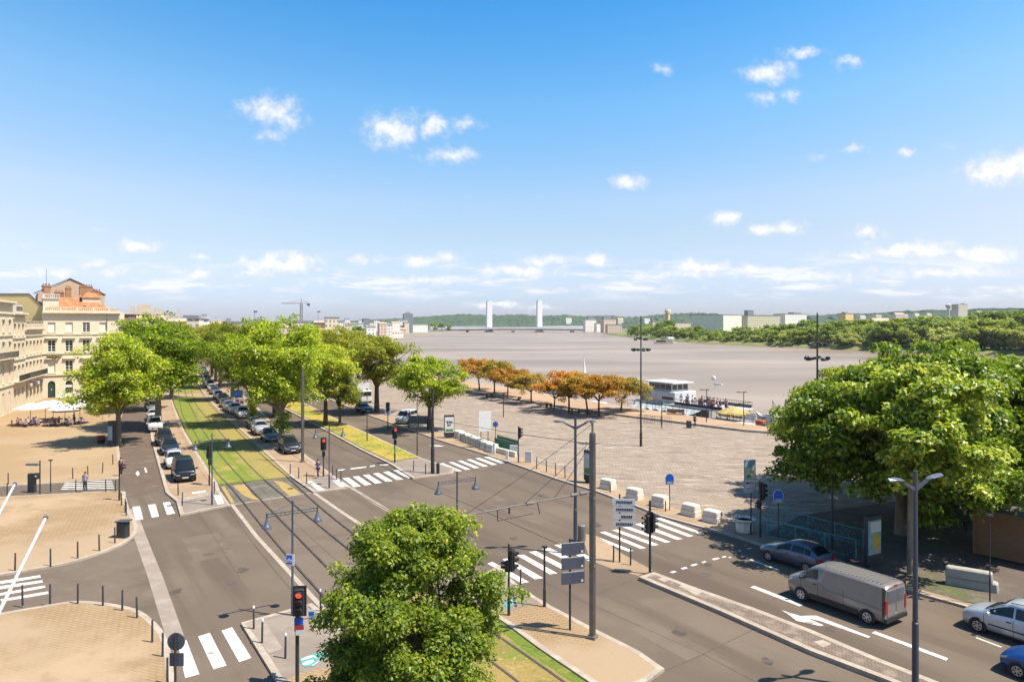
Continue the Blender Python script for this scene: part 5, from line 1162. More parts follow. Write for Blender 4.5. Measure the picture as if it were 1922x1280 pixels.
# stations front to rear: x, bottom, belt, top, half width, half width at the roof
CARS = {
 'hatch': dict(st=[(2.0, .34, .56, .60, .60, .48), (1.92, .24, .66, .72, .76, .62), (1.6, .2, .77, .84, .83, .70), (1.02, .2, .88, .96, .86, .74), (.86, .2, .90, 1.00, .865, .72), (.12, .2, .93, 1.40, .87, .60), (-.5, .2, .94, 1.46, .87, .61), (-1.15, .2, .96, 1.42, .86, .60), (-1.52, .22, .97, 1.28, .84, .60), (-1.86, .26, .96, 1.02, .80, .62), (-1.98, .34, .80, .86, .72, .6)],
               wx=(1.27, -1.25), r=.30, side=[(.70, -.18), (-.26, -1.02), (-1.08, -1.42)], ws=(.84, .16), rw=(-1.36, -1.82)),
 'mpv': dict(st=[(2.12, .34, .62, .68, .62, .5), (2.04, .24, .74, .82, .78, .64), (1.75, .2, .86, .95, .86, .72), (1.3, .2, .95, 1.06, .89, .76), (1.12, .2, .97, 1.12, .895, .73), (.25, .2, 1.0, 1.60, .90, .64), (-.5, .2, 1.01, 1.66, .90, .66), (-1.4, .2, 1.03, 1.62, .89, .66), (-1.75, .22, 1.04, 1.48, .87, .66), (-2.06, .26, 1.02, 1.10, .83, .66), (-2.14, .34, .85, .92, .76, .62)],
             wx=(1.36, -1.36), r=.32, side=[(.98, -.05), (-.14, -1.0), (-1.08, -1.62)], ws=(1.1, .3), rw=(-1.58, -2.02)),
 'suv': dict(st=[(2.2, .42, .78, .86, .68, .58), (2.14, .32, .88, .98, .82, .7), (1.85, .28, .96, 1.06, .88, .76), (1.15, .28, 1.02, 1.13, .91, .78), (.98, .28, 1.04, 1.18, .91, .75), (.4, .28, 1.06, 1.62, .91, .66), (-.4, .28, 1.07, 1.70, .91, .68), (-1.6, .28, 1.08, 1.66, .90, .68), (-1.95, .3, 1.08, 1.5, .88, .68), (-2.16, .34, 1.05, 1.14, .85, .7), (-2.24, .44, .9, .96, .8, .66)],
             wx=(1.4, -1.38), r=.36, side=[(.86, .0), (-.08, -1.0), (-1.08, -1.78)], ws=(.96, .45), rw=(-1.8, -2.12)),
 'estate': dict(st=[(2.3, .34, .56, .62, .62, .5), (2.2, .22, .68, .75, .78, .64), (1.9, .2, .78, .86, .85, .72), (1.1, .2, .88, .97, .88, .76), (.92, .2, .9, 1.02, .885, .73), (.1, .2, .93, 1.40, .89, .60), (-.6, .2, .94, 1.46, .89, .61), (-1.7, .2, .96, 1.40, .87, .60), (-2.02, .22, .96, 1.24, .84, .6), (-2.26, .28, .92, .99, .8, .62), (-2.34, .36, .78, .84, .74, .6)],
                wx=(1.42, -1.38), r=.32, side=[(.76, -.2), (-.28, -1.12), (-1.2, -1.86)], ws=(.9, .15), rw=(-1.84, -2.2)),
 'minivan': dict(st=[(2.1, .34, .72, .80, .72, .62), (2.04, .26, .86, .94, .84, .72), (1.8, .24, .98, 1.08, .89, .78), (1.6, .24, 1.02, 1.16, .9, .76), (1.0, .24, 1.06, 1.76, .91, .72), (.3, .24, 1.07, 1.84, .91, .74), (-1.6, .24, 1.08, 1.82, .91, .74), (-2.0, .26, 1.08, 1.74, .90, .74), (-2.14, .3, 1.07, 1.24, .88, .76), (-2.18, .4, .92, 1.0, .84, .7)],
                wx=(1.36, -1.36), r=.32, side=[(1.42, .45), (.36, -.75), (-.83, -1.9)], ws=(1.58, 1.04), rw=(-1.98, -2.12)),
 'van': dict(st=[(2.62, .40, .74, .84, .74, .6), (2.54, .28, .94, 1.04, .88, .72), (2.2, .25, 1.08, 1.18, .93, .8), (1.95, .25, 1.14, 1.28, .95, .8), (1.2, .25, 1.20, 1.84, .95, .76), (.85, .25, 1.21, 1.94, .95, .79), (.2, .25, 1.22, 1.97, .95, .81), (-2.2, .25, 1.22, 1.95, .95, .82), (-2.5, .27, 1.22, 1.92, .945, .81), (-2.58, .3, 1.2, 1.86, .935, .80)],
             wx=(1.75, -1.75), r=.335, side=[(1.62, .86)], ws=(1.92, 1.24), rw=None)}
def sec(s):
    x, zb, zs, zt, w, wt = s
    return [(0, zb), (w * .80, zb), (w * .93, zb + .10), (w * 1.0, zb + (zs - zb) * .52), (w * .985, zb + (zs - zb) * .85), (w * .95, zs), (wt * 1.0, zt - (zt - zs) * .10 - .008), (wt * .88, zt - .005 + .012), (wt * .45, zt + .03), (0, zt + .036)]
def car_proto(kind, name, label, cat, body_m, loc, rz, group, hl=None):
    d = CARS[kind]; st = d['st']; root = thing(name, label, cat, loc, rz, group)
    xs_ = np.array([s[0] for s in st]); A = np.array(st)
    xq = []
    for a, b_ in zip(xs_, xs_[1:]): xq += [a + (b_ - a) * k / 3 for k in range(3)]
    xq.append(xs_[-1])
    def at(x):
        i = int(np.clip(np.searchsorted(-xs_, -x) - 1, 0, len(xs_) - 2)); u = (x - xs_[i]) / (xs_[i + 1] - xs_[i]); p = [A[min(max(i + j, 0), len(A) - 1)] for j in (-1, 0, 1, 2)]
        cr = .5 * ((2 * p[1]) + (-p[0] + p[2]) * u + (2 * p[0] - 5 * p[1] + 4 * p[2] - p[3]) * u * u + (-p[0] + 3 * p[1] - 3 * p[2] + p[3]) * u ** 3)
        return tuple(.55 * cr + .45 * (p[1] + (p[2] - p[1]) * u))
    mb = MB(); nv = 18; 
    for x in xq:
        q = sec((x,) + at(x)[1:]); ring = [(x, y, z) for y, z in q] + [(x, -y, z) for y, z in q[-2:0:-1]]
        mb.v += ring
    nv = len(ring)
    for i in range(len(xq) - 1):
        for k in range(nv): mb.f.append((i * nv + k, i * nv + (k + 1) % nv, (i + 1) * nv + (k + 1) % nv, (i + 1) * nv + k)); mb.m.append(0)
    mb.f += [tuple(range(nv - 1, -1, -1)), tuple((len(xq) - 1) * nv + k for k in range(nv))]; mb.m += [0, 0]
    body = mb.build('body', body_m, root, 38)
    def S_(x, k): y, z = sec((x,) + at(x)[1:])[k]; return Vector((x, y, z))
    # glass laid on the body surface
    for (xa, xb) in d['side']:
        for sg in (1, -1):
            g_ = MB(); n = 6; rows = []
            for x in np.linspace(xa, xb, n):
                a, b_ = S_(x, 5), S_(x, 6); o_ = Vector((0, .010, .004))
                rows.append([a.lerp(b_, .14) + o_, a.lerp(b_, .90) + o_])
            for i in range(n - 1):
                qd = [rows[i][0], rows[i + 1][0], rows[i + 1][1], rows[i][1]]; qd = [Vector((p.x, p.y * sg, p.z)) for p in qd]
                g_.quad(*(qd if sg < 0 else qd[::-1]))
            g_.build('side_window', M_cg, root)
    def topglass(nm, xa, xb):
        g_ = MB(); n = 5; m_ = 9
        for i in range(n):
            x = xa + (xb - xa) * i / (n - 1); pr = [S_(x, k) for k in (6, 7, 8, 9)]
            for j in range(m_):
                u = -1 + 2 * j / (m_ - 1); a_ = abs(u) * .98; y = a_ * pr[0].y
                ys_ = [p.y for p in pr][::-1]; zs_ = [p.z for p in pr][::-1]; z = float(np.interp(y, ys_, zs_))
                dx = .010 if xa > 0 else -.010
                g_.v.append((x + dx, math.copysign(y, u), z + .012))
        for i in range(n - 1):
            for j in range(m_ - 1): g_.f.append((i * m_ + j, (i + 1) * m_ + j, (i + 1) * m_ + j + 1, i * m_ + j + 1)); g_.m.append(0)
        return g_.build(nm, M_cg, root, 40)
    topglass('windscreen', d['ws'][0], d['ws'][1] - .0)
    if d['rw']: topglass('rear_window', *d['rw'])
    # wheels, arches
    for x in d['wx']:
        for sg in (1, -1):
            w = at(x)[4]; r_ = d['r']
            ar = MB(); ar.add([(x + (r_ * 1.17) * math.cos(t_), sg * (w + .003), r_ + (r_ * 1.17) * math.sin(t_)) for t_ in np.linspace(-.5, math.pi + .5, 15)], [tuple(range(15)) if sg < 0 else tuple(range(14, -1, -1))]); ar.build('wheel_arch', M_blk, root)
            ty = MB(); y0, y1 = sg * (w - .17), sg * (w + .018); ty.path([(x, y0, r_), (x, y0 + sg * .03, r_), (x, y1 - sg * .03, r_), (x, y1, r_)], [r_ * .93, r_, r_, r_ * .93], 20); wh = ty.build('wheel', M_tyre, root, 40)
            rm = MB(); rm.path([(x, y1 - sg * .01, r_), (x, y1 + sg * .006, r_)], [r_ * .68, r_ * .64], 18)
            for k in range(6):
                a_ = k * math.pi / 3; rm.add([(x + r_ * q_ * math.cos(a_ + e_), y1 + sg * .009, r_ + r_ * q_ * math.sin(a_ + e_)) for q_, e_ in ((.24, -.3), (.56, -.26), (.56, .26), (.24, .3))], [(0, 1, 2, 3)], 1)
            rm.build('rim', [M_rim, M_blk], wh)
    fx, rx = xs_[0], xs_[-1]
    for sg in (1, -1):
        s1 = at(fx - .16); zz = s1[2] + .0; hl_ = MB()
        pts = [S_(fx - e, 5) for e in (.02, .12, .26, .40)]; pl = [S_(fx - e, 4) for e in (.02, .10, .2, .34)]
        for i in range(3):
            qd = [pl[i] * 1, pl[i + 1] * 1, pts[i + 1] * 1, pts[i] * 1]; qd = [Vector((p.x + .012, (p.y + .012) * sg, p.z)) for p in qd]; hl_.quad(*(qd if sg < 0 else qd[::-1]))
        a, b_ = Vector((fx + .004, S_(fx, 5).y * .62 * sg, S_(fx, 5).z)), Vector((fx + .004, S_(fx, 4).y * .62 * sg, S_(fx, 4).z)); c_, e_ = Vector((fx + .006, (S_(fx, 5).y + .01) * sg, S_(fx, 5).z)), Vector((fx + .006, (S_(fx, 4).y + .01) * sg, S_(fx, 4).z))
        hl_.quad(*([a, b_, e_, c_] if sg > 0 else [c_, e_, b_, a])); hl_.build('headlight', hl or M_hl, root)
        t_ = MB(); zt_ = (at(rx)[2] + at(rx)[3]) / 2; yy = at(rx)[4] * .93
        if kind == 'van': t_.box((rx - .0, sg * (yy - .03), 1.02), (.06, .13, .62))
        else:
            t_.box((rx - .005, sg * yy * .86, zt_ - .02), (.05, yy * .34, .2)); xx = rx + .13; t_.box((xx - .03, sg * (at(xx)[4] * .965), zt_ + .04), (.2, .05, .17))
        t_.build('taillight', M_tl, root)
        mx_ = d['ws'][0] - .22; p = S_(mx_, 5); k = MB(); k.bevbox((mx_, sg * (p.y + .12), p.z + .07), (.12, .2, .15), .03); k.build('mirror', M_blk if kind == 'van' else body_m, root)
        # shut lines and handles
        ln = MB()
        xs_d = [d['side'][0][0] + .12] + [s_[1] - .03 for s_ in d['side'][:2]] if kind != 'van' else [1.75, .80, -.55]
        for xd in xs_d:
            for ka, kb in ((2, 3), (3, 4), (4, 5)):
                a, b_ = S_(xd, ka), S_(xd, kb); v_ = [Vector((p.x + e, (p.y + .006) * sg, p.z)) for p, e in ((a, -.009), (a, .009), (b_, .009), (b_, -.009))]; ln.quad(*(v_ if sg > 0 else v_[::-1]))
        ln.build('door_seam', M_seam, root)
        hd = MB()
        for xd in ([s_[1] + .14 for s_ in d['side'][:2]] if kind != 'van' else [.98]):
            p = S_(xd, 4); hd.box((xd, sg * (p.y + .012), p.z), (.18, .03, .045))
        hd.build('door_handle', M_blk, root)
    k = MB(); zf = at(fx)[1] + .12; k.box((fx + .004, 0, zf + .05), (.05, at(fx)[4] * 1.25, .16)); k.build('grille', M_blk, root)
    k = MB(); k.box((fx + .03, 0, zf), (.02, .5, .11)); k.build('front_plate', M_plate, root)
    zr = (at(rx)[1] + .20) if kind != 'van' else .62
    k = MB(); k.box((rx - .012, 0, zr + .16 if kind != 'van' else zr), (.02, .5, .11)); k.build('rear_plate', M_plate, root)
    k = MB(); k.box((rx - .03, 0, at(rx)[1] + .1), (.10, at(rx)[4] * 1.9, .18)); k.build('rear_bumper', M_blk if kind in ('van', 'suv') else body_m, root)
    if kind in ('mpv', 'suv', 'estate'):
        for sg in (1, -1):
            k = MB(); k.path([(.1, sg * .6, at(.1)[3] + .05), (-.3, sg * .62, at(-.3)[3] + .07), (-1.3, sg * .62, at(-1.3)[3] + .07), (-1.45, sg * .6, at(-1.45)[3] + .03)], .02, 5); k.build('roof_rail', M_blk, root)
    if kind in ('mpv', 'van'):
        for sg in (1, -1):
            k = MB()
            for x0, x1 in ((d['wx'][0] - .45, d['wx'][1] + .45),):
                for i in range(4):
                    a, b_ = x0 + (x1 - x0) * i / 4, x0 + (x1 - x0) * (i + 1) / 4; hz = .06 if kind == 'mpv' else .26; z0 = .52 if kind == 'mpv' else .28
                    k.quad(*[Vector((x, sg * (at(x)[4] * (1.0 if kind == 'mpv' else .99) + .006), z)) for x, z in ((a, z0), (b_, z0), (b_, z0 + hz), (a, z0 + hz))][::(1 if sg < 0 else -1)])
            k.build('side_trim', M_blk, root)
    if kind == 'van':
        k = MB()
        for i in range(15): k.box((.55 - i * .2, 0, 1.998), (.055, 1.28, .022))
        k.build('roof_ribs', body_m, root)
        for sg in (1, -1):
            k = MB(); k.bevbox((rx - .012, sg * .37, 1.15), (.03, .70, 1.22), .008); dr = k.build('rear_door', body_m, root)
            k = MB(); k.box((rx - .03, sg * .37, 1.43), (.012, .58, .56)); k.build('window_panel', P_['mid'], dr)
        k = MB(); k.box((rx + .02, 0, 1.88), (.06, .26, .07)); k.build('brake_light', M_tl, root)
        for sg in (1, -1):
            k = MB(); k.box((rx + .06, sg * .925, 1.15), (.1, .06, 1.5)); k.build('rear_pillar', P_['dark'], root)
            k = MB()
            for a, b_ in (((.62, 1.13), (.42, .98)), ((.42, .98), (-2.3, .92))): k.path([(a[0], sg * .945, a[1]), (b_[0], sg * .950, b_[1])], .012, 4)
            k.build('side_crease', P_['mid'], root)
    return root
def sidepos(px, py, wx, half, ang, z=0):
    """car origin from the ground contact of its front left wheel"""
    x, y = G(px, py, z); u = Vector((math.cos(ang), math.sin(ang))); n = Vector((-u.y, u.x))
    c_ = Vector((x, y)) - u * wx - n * half
    return (c_.x, c_.y, z)
QA = ROAD_ANG
van = car_proto('van', 'panel_van', 'large grey panel van with ribbed roof driving in the quay lane', 'van', P_['grey'], sidepos(1503, 1127, 1.75, .95, QA), QA, 'traffic on the quay road')
hatch = car_proto('hatch', 'hatchback', 'steel blue hatchback ahead of the grey van beside the railings', 'car', P_['steel'], sidepos(1441.5, 1053, 1.27, .86, QA), QA, 'traffic on the quay road')
mpv = car_proto('mpv', 'people_carrier', 'silver people carrier with roof rails at the right frame edge', 'car', P_['silver'], sidepos(1834.5, 1186.3, 1.36, .88, QA), QA, 'traffic on the quay road')
bcar = dup(hatch, sidepos(1909, 1273, 1.27, .86, QA), QA, 'bright blue small car with amber headlights in the lower right corner', 'traffic on the quay road', paint={'paint_steel': P_['blue'], 'headlight_glass': M_hly})
# parked cars: front bumper on the given pixel, nose towards the camera
PK = {'hatch': hatch, 'mpv': mpv}
SA = math.atan2(-.877, .48)
def parked(kind, name, px, py, colour, lab, group, ang=SA, z=PZ):
    x, y = G(px, py, z); L_ = CARS[kind]['st'][0][0]; loc = (x - math.cos(ang) * L_, y - math.sin(ang) * L_, z)
    if kind not in PK:
        PK[kind] = car_proto(kind, name, lab, 'car', P_[colour], loc, ang, group); PK[kind]['paint0'] = P_[colour].name; return PK[kind]
    src = PK[kind]; base = [m_.material.name for c_ in src.children if c_.name.startswith('body') for m_ in c_.material_slots][0]
    o = dup(src, loc, ang, lab, group, paint={base: P_[colour]}); o.name = name; o['category'] = 'car'; return o
GA, GB2 = 'cars parked beside the side street', 'cars parked along the tram track'
for a in [('minivan', 'parked_van', 348, 906, 'black', 'black people carrier nearest the camera in the left parking strip'), ('hatch', 'parked_car', 330, 881, 'white', 'white hatchback tucked behind the nearest black people carrier'), ('estate', 'parked_car', 321, 855, 'navy', 'navy blue car behind the white hatchback in the left strip'), ('suv', 'parked_car', 310, 838, 'dark', 'dark grey off-roader fourth in the left parking strip'),
          ('minivan', 'parked_van', 292, 811, 'white', 'white van behind the trunk of the left plane tree'), ('estate', 'parked_car', 290, 790, 'white', 'white estate car behind the white van in the left strip'), ('hatch', 'parked_car', 286, 772, 'mid', 'grey hatchback last seen in the left parking strip')]:
    parked(a[0], a[1], a[2], a[3], a[4], a[5], GA)
rowc = [('mpv', 550.7, 853, 'dark', 'dark grey people carrier nearest the camera in the right parking row'), ('hatch', 512.7, 831, 'steel', 'steel grey hatchback beside the pale ivy-clad trunk'), ('suv', 494, 818, 'silver', 'silver car with bright bonnet third in the right parking row'), ('estate', 484, 807, 'mid', 'mid grey estate car with roof box rails fourth in the right row'),
        ('suv', 459.6, 787, 'white', 'white pick-up-like off-roader beside the ivy sheathed trunk'), ('suv', 445, 779, 'white', 'white off-roader behind another white one in the right row'), ('mpv', 434, 773, 'lightblue', 'pale blue people carrier behind two white off-roaders'), ('hatch', 427, 766, 'mid', 'grey hatchback in front of the black off-roader in the right row'), ('suv', 421, 758, 'black', 'black off-roader standing by the dark plane trunk'),
        ('hatch', 413, 750, 'silver', 'silver hatchback behind the black off-roader'), ('estate', 406, 741, 'mid', 'grey estate second behind the black off-roader'), ('hatch', 401, 735.5, 'white', 'white hatchback third behind the black off-roader'), ('mpv', 396, 729, 'silver', 'silver people carrier far along the right row, beyond a white hatchback'), ('estate', 392, 722, 'navy', 'navy estate car far along the right row'), ('hatch', 389, 715, 'blue', 'blue hatchback beyond the navy estate car'), ('suv', 387, 709.5, 'mid', 'grey off-roader near the far end of the right row'), ('estate', 385, 704, 'white', 'white estate car near the far end of the right row'), ('hatch', 383, 699, 'steel', 'farthest parked car in view of the right row')]
for k_, px, py, colr, lab in rowc: parked(k_, 'parked_car', px, py, colr, lab, GB2)
a_ = math.atan2(-.87, .5)
parked('estate', 'waiting_car', 692, 777, 'black', 'black saloon waiting in the quay lane beside the forked plane tree', 'cars on the quay road', a_, .0)
o = parked('minivan', 'utility_van', 752, 797, 'white', 'white minivan parked on the paved edge by the grey hoarding', 'cars on the quay road', math.atan2(-.97, -.26), PZ)
o['category'] = 'van'
# white lorry behind the black saloon
x, y = G(684, 757); lo = thing('box_lorry', 'white box lorry behind the black saloon under the trees', 'lorry', (x, y, 0), a_)
k = MB(); k.bevbox((-3.2, 0, 2.3), (5.2, 2.3, 2.6), .05); k.build('cargo_box', P_['white'], lo)
k = MB(); k.bevbox((.3, 0, 1.45), (1.7, 2.1, 1.9), .18); cb = k.build('cab', P_['white'], lo); k = MB(); k.box((1.16, 0, 1.8), (.03, 1.8, .75)); k.build('windscreen', M_cg, cb)
k = MB(); k.box((-3.9, 0, .8), (8, 1.2, .3)); k.build('chassis', M_blk, lo)
for wx in (.3, -4.6):
    for sg in (1, -1): k = MB(); k.path([(wx, sg * .8, .48), (wx, sg * 1.08, .48)], .48, 16); k.build('wheel', M_tyre, lo)

# ------------------------------------------------------------------ people
M_skin = mat('skin', (.50, .30, .21), rough=.6, var=.05); M_hair = mat('dark_hair', (.04, .028, .02), rough=.7, var=.2)
CL = {n: mat('cloth_' + n, c_, rough=.85, var=.1, scale=8) for n, c_ in {'blue': (.07, .12, .34), 'navy': (.03, .04, .09), 'white': (.62, .60, .57), 'pink': (.50, .20, .24), 'red': (.42, .05, .05), 'khaki': (.30, .25, .16), 'black': (.025, .025, .03), 'sky': (.22, .36, .52)}.items()}
def skin_mesh(name, pts, edges, rad, m, root=0, lv=1):
    me = bpy.data.meshes.new(name); me.from_pydata(pts, edges, []); o = bpy.data.objects.new(name, me); C.objects.link(o)
    md = o.modifiers.new('skin', 'SKIN'); sv = me.skin_vertices[0].data
    for i, r_ in enumerate(rad): sv[i].radius = (r_, r_) if not isinstance(r_, tuple) else r_; sv[i].use_root = (i == root)
    s_ = o.modifiers.new('sub', 'SUBSURF'); s_.levels = lv; s_.render_levels = lv
    dg = bpy.context.evaluated_depsgraph_get(); out = bpy.data.meshes.new_from_object(o.evaluated_get(dg)); out.name = name
    bpy.data.objects.remove(o); bpy.data.meshes.remove(me)
    out.materials.clear(); out.materials.append(m); out.polygons.foreach_set('use_smooth', [True] * len(out.polygons)); return out
def figure(pose):
    """joints of a 1.72 m figure facing +x; returns body, shirt, trousers, hair meshes"""
    hip = .92; sit = pose == 'sit'; dz = -.45 if sit else 0
    P = {'pel': (0, 0, hip + dz), 'wai': (0, 0, 1.10 + dz), 'che': (.0, 0, 1.32 + dz), 'nec': (.0, 0, 1.47 + dz), 'hd0': (.02, 0, 1.56 + dz), 'hd1': (.02, 0, 1.66 + dz)}
    for s_, sg in (('l', 1), ('r', -1)):
        st = .14 * sg if pose == 'walk' else 0
        P['hip' + s_] = (0, .09 * sg, hip - .04 + dz)
        if sit: P['kne' + s_] = (.42, .11 * sg, .48); P['ank' + s_] = (.42, .11 * sg, .08); P['toe' + s_] = (.58, .12 * sg, .04)
        else: P['kne' + s_] = (.04 + st * .9, .10 * sg, .50); P['ank' + s_] = (-.03 + st * 1.3, .10 * sg, .08); P['toe' + s_] = (.14 + st * 1.3, .11 * sg, .035)
        P['sho' + s_] = (0, .18 * sg, 1.41 + dz); P['elb' + s_] = (-.03 - st * .8 + (.08 if sit else 0), .235 * sg, 1.13 + dz); P['wri' + s_] = (.08 - st * 1.0 + (.2 if sit else 0), .225 * sg, .90 + dz + (.12 if sit else 0))
        w = Vector(P['wri' + s_]); dn = Vector((.25, 0, -.97)) if not sit else Vector((.9, 0, -.4)); P['pal' + s_] = tuple(w + dn * .075)
        for f in range(4):
            sp = (f - 1.5) * .019; ln = (.060, .072, .068, .052)[f]; a = Vector(P['pal' + s_]); k1 = a + dn * .03 + Vector((sp, 0, 0)) * 1.0; k2 = k1 + dn * ln + Vector((.0, -.012 * sg, 0)); P[f'f{f}a' + s_] = tuple(k1); P[f'f{f}b' + s_] = tuple(k2)
        t0 = Vector(P['wri' + s_]) + dn * .03; P['th' + s_] = tuple(t0 + Vector((.045, -.01 * sg, -.03))); P['tt' + s_] = tuple(t0 + Vector((.06, -.015 * sg, -.065)))
    R_ = {'pel': .125, 'wai': .115, 'che': .135, 'nec': .055, 'hd0': (.085, .075), 'hd1': (.095, .08), 'hip': .085, 'kne': .056, 'ank': .042, 'toe': .04, 'sho': .055, 'elb': .040, 'wri': .028, 'pal': (.034, .022), 'th': .011, 'tt': .009}
    def rad(k): 
        if k[0] == 'f' and k[1].isdigit(): return .010 if k[2] == 'a' else .008
        return R_.get(k) or R_[k[:-1]]
    E = [('pel', 'wai'), ('wai', 'che'), ('che', 'nec'), ('nec', 'hd0'), ('hd0', 'hd1')]
    for s_ in 'lr':
        E += [('pel', 'hip' + s_), ('hip' + s_, 'kne' + s_), ('kne' + s_, 'ank' + s_), ('ank' + s_, 'toe' + s_), ('che', 'sho' + s_), ('sho' + s_, 'elb' + s_), ('elb' + s_, 'wri' + s_), ('wri' + s_, 'pal' + s_), ('wri' + s_, 'th' + s_), ('th' + s_, 'tt' + s_)]
        for f in range(4): E += [('pal' + s_, f'f{f}a' + s_), (f'f{f}a' + s_, f'f{f}b' + s_)]
    def mk(name, keys, grow, m, trim={}):
        ks = [k for k in P if k in keys]; ix = {k: i for i, k in enumerate(ks)}
        pts = [trim.get(k, P[k]) for k in ks]; es = [(ix[a], ix[b_]) for a, b_ in E if a in ix and b_ in ix]
        rr = [tuple(q + grow for q in (rad(k) if isinstance(rad(k), tuple) else (rad(k), rad(k)))) for k in ks]
        return skin_mesh(name, pts, es, rr, m, ix.get('pel', 0))
    body = mk('body', set(P), 0, M_skin)
    # face: nose, brow, ears and mouth added to the one body mesh
    bm = bmesh.new(); bm.from_mesh(body); hz = 1.61 + dz
    for c_, r_ in (((.118, 0, hz - .01), .013), ((.112, 0, hz - .055), .014), ((.02, .088, hz), .018), ((.02, -.088, hz), .018), ((.112, .03, hz + .022), .010), ((.112, -.03, hz + .022), .010)):
        bmesh.ops.create_icosphere(bm, subdivisions=1, radius=r_, matrix=Matrix.Translation(c_))
    bm.to_mesh(body); bm.free()
    sh = mk('shirt', {'pel', 'wai', 'che', 'shol', 'shor', 'elbl', 'elbr'}, .014, CL['blue'], {'elbl': tuple(Vector(P['shol']).lerp(Vector(P['elbl']), .75)), 'elbr': tuple(Vector(P['shor']).lerp(Vector(P['elbr']), .75))})
    tr = mk('trousers', {'pel', 'hipl', 'hipr', 'knel', 'kner', 'ankl', 'ankr'}, .013, CL['navy'])
    k = MB(); k.ball((.0, 0, 1.665 + dz), .108, 12, 8, sc=(1.0, .9, .78)); hr_ = k.mesh('hair', M_hair, 60)
    return body, sh, tr, hr_
FIG = {}
def person(pose, loc, rz, shirt, trousers, label, group=None, sc=1.0):
    if pose not in FIG: FIG[pose] = figure(pose)
    r = thing('person', label, 'person', loc, rz, group, sc)
    for nm, me, mt in zip(('body', 'shirt', 'trousers', 'hair'), FIG[pose], (None, CL[shirt], CL[trousers], None)):
        o = link(nm, me, r)
        if mt: o.material_slots[0].link = 'OBJECT'; o.material_slots[0].material = mt
    return r
person('walk', (*G(597, 897, PZ), PZ), -2.0, 'blue', 'navy', 'person in a blue top walking on the corner of the right parking strip')
person('stand', (*G(160, 924, .0), .0), -1.6, 'sky', 'navy', 'person in pale blue beside the bollards of the upper square lane')
person('walk', (*G(227, 893, PZ), PZ), 1.2, 'pink', 'black', 'person in pink at the edge of the upper square and the side street')
person('walk', (*G(1304, 801, PZ), PZ), .4, 'black', 'black', 'person in black walking below the promenade bench')

# ------------------------------------------------------------------ boats
M_hull = mat('boat_white', (.66, .66, .64), rough=.45, var=.06, scale=.6); M_navyh = mat('boat_navy', (.03, .04, .06), rough=.5, var=.2)
M_canvas = mat('grey_canvas', (.42, .46, .47), rough=.8, var=.08, scale=1); M_yellow_c = mat('yellow_canvas', (.50, .36, .12), rough=.8, var=.15, scale=2); M_orange_r = mat('orange_raft', (.60, .13, .04), rough=.6, var=.1)
M_sgrey_p = mat('panel_grey', (.30, .34, .38), rough=.5, var=.1)
def hull(L_, B, z0, z1, bow=.25):
    mb = MB(); n = 12; vs = []
    for i in range(n + 1):
        u = i / n; w = B / 2 * (1 if u < 1 - bow else math.cos((u - 1 + bow) / bow * 1.45) ** .7) * (1 if u > .06 else .9)
        x = -L_ / 2 + L_ * u; sh = .35 * max(0, (u - .6) / .4) ** 2
        vs += [(x, -w, z1 + sh), (x, -w * .8, z0), (x, w * .8, z0), (x, w, z1 + sh)]
    fs = []
    for i in range(n):
        for k in range(4): fs.append((i * 4 + k, i * 4 + (k + 1) % 4, i * 4 + 4 + (k + 1) % 4, i * 4 + 4 + k))
    fs += [(3, 2, 1, 0), (n * 4, n * 4 + 1, n * 4 + 2, n * 4 + 3)]
    return mb.add(vs, fs)
E1 = Vector((36.7, 94.9)); E2 = Vector((18.2, 124.6)); QD = (E2 - E1).normalized(); QN = Vector((QD.y, -QD.x)); QANG = math.atan2(QD.y, QD.x)
bc = E1.lerp(E2, .60) + QN * 5.2
bg_ = thing('restaurant_barge', 'moored white restaurant barge with wheelhouse, canvas deck and yellow awning', 'boat', (bc.x, bc.y, -4), QANG)
Lb = 30; hm = hull(Lb, 7.2, 0, 2.5, .12).build('hull', M_navyh, bg_)
k = MB(); k.box((-1, 0, 2.58), (Lb - 6, 6.6, .12)); k.build('lower_deck', M_pink, bg_)
k = MB(); k.bevbox((2.5, 0, 5.18), (20, 6.9, .22), .06); k.build('upper_deck', M_hull, bg_)
k = MB()
for i in range(11):
    for sg in (1, -1): k.tube((-7 + i * 1.9, sg * 3.2, 2.6), (-7 + i * 1.9, sg * 3.2, 5.1), .06, n=6)
k.build('deck_posts', M_hull, bg_)
k = MB(); k.box((5.0, .3, 3.9), (9, 5.4, 2.4)); k.build('saloon', M_navyh, bg_)
k = MB()
for i in range(7): 
    X0 = -3.6 + i * 2.0; k.add([(X0, 3.45, 5.02), (X0 + 2.0, 3.45, 5.02), (X0 + 2.0, 5.4, 4.55), (X0 + 1.0, 5.6, 4.25), (X0, 5.4, 4.55)], [(0, 1, 2, 3, 4)])
k.build('side_awning', M_canvas, bg_)
k = MB(); k.bevbox((6.8, .2, 6.25), (7.5, 5, 1.9), .12); dk = k.build('deckhouse', M_hull, bg_)
k = MB(); k.box((4.6, 2.715, 6.1), (2.6, .03, .45)); k.build('portlight', M_glass, dk)
k = MB(); k.bevbox((7.0, .2, 7.75), (5.4, 3.8, 1.35), .1); wh = k.build('wheelhouse', M_hull, bg_)
for i in range(4): k = MB(); k.box((5.0 + i * 1.3, 2.115, 7.85), (1.15, .03, .8)); k.build('window', M_glass, wh)
for i in range(3): k = MB(); k.box((4.29, -1.0 + i * 1.2, 7.85), (.03, 1.0, .8)); k.build('window', M_glass, wh)
k = MB(); k.bevbox((7.0, .2, 8.55), (7.0, 4.8, .22), .08); k.build('wheelhouse_roof', M_hull, bg_)
k = MB()
for p in ((10.6, 2.4), (10.6, -2)): k.tube((p[0], p[1], 7.1), (p[0], p[1], 8.5), .04)
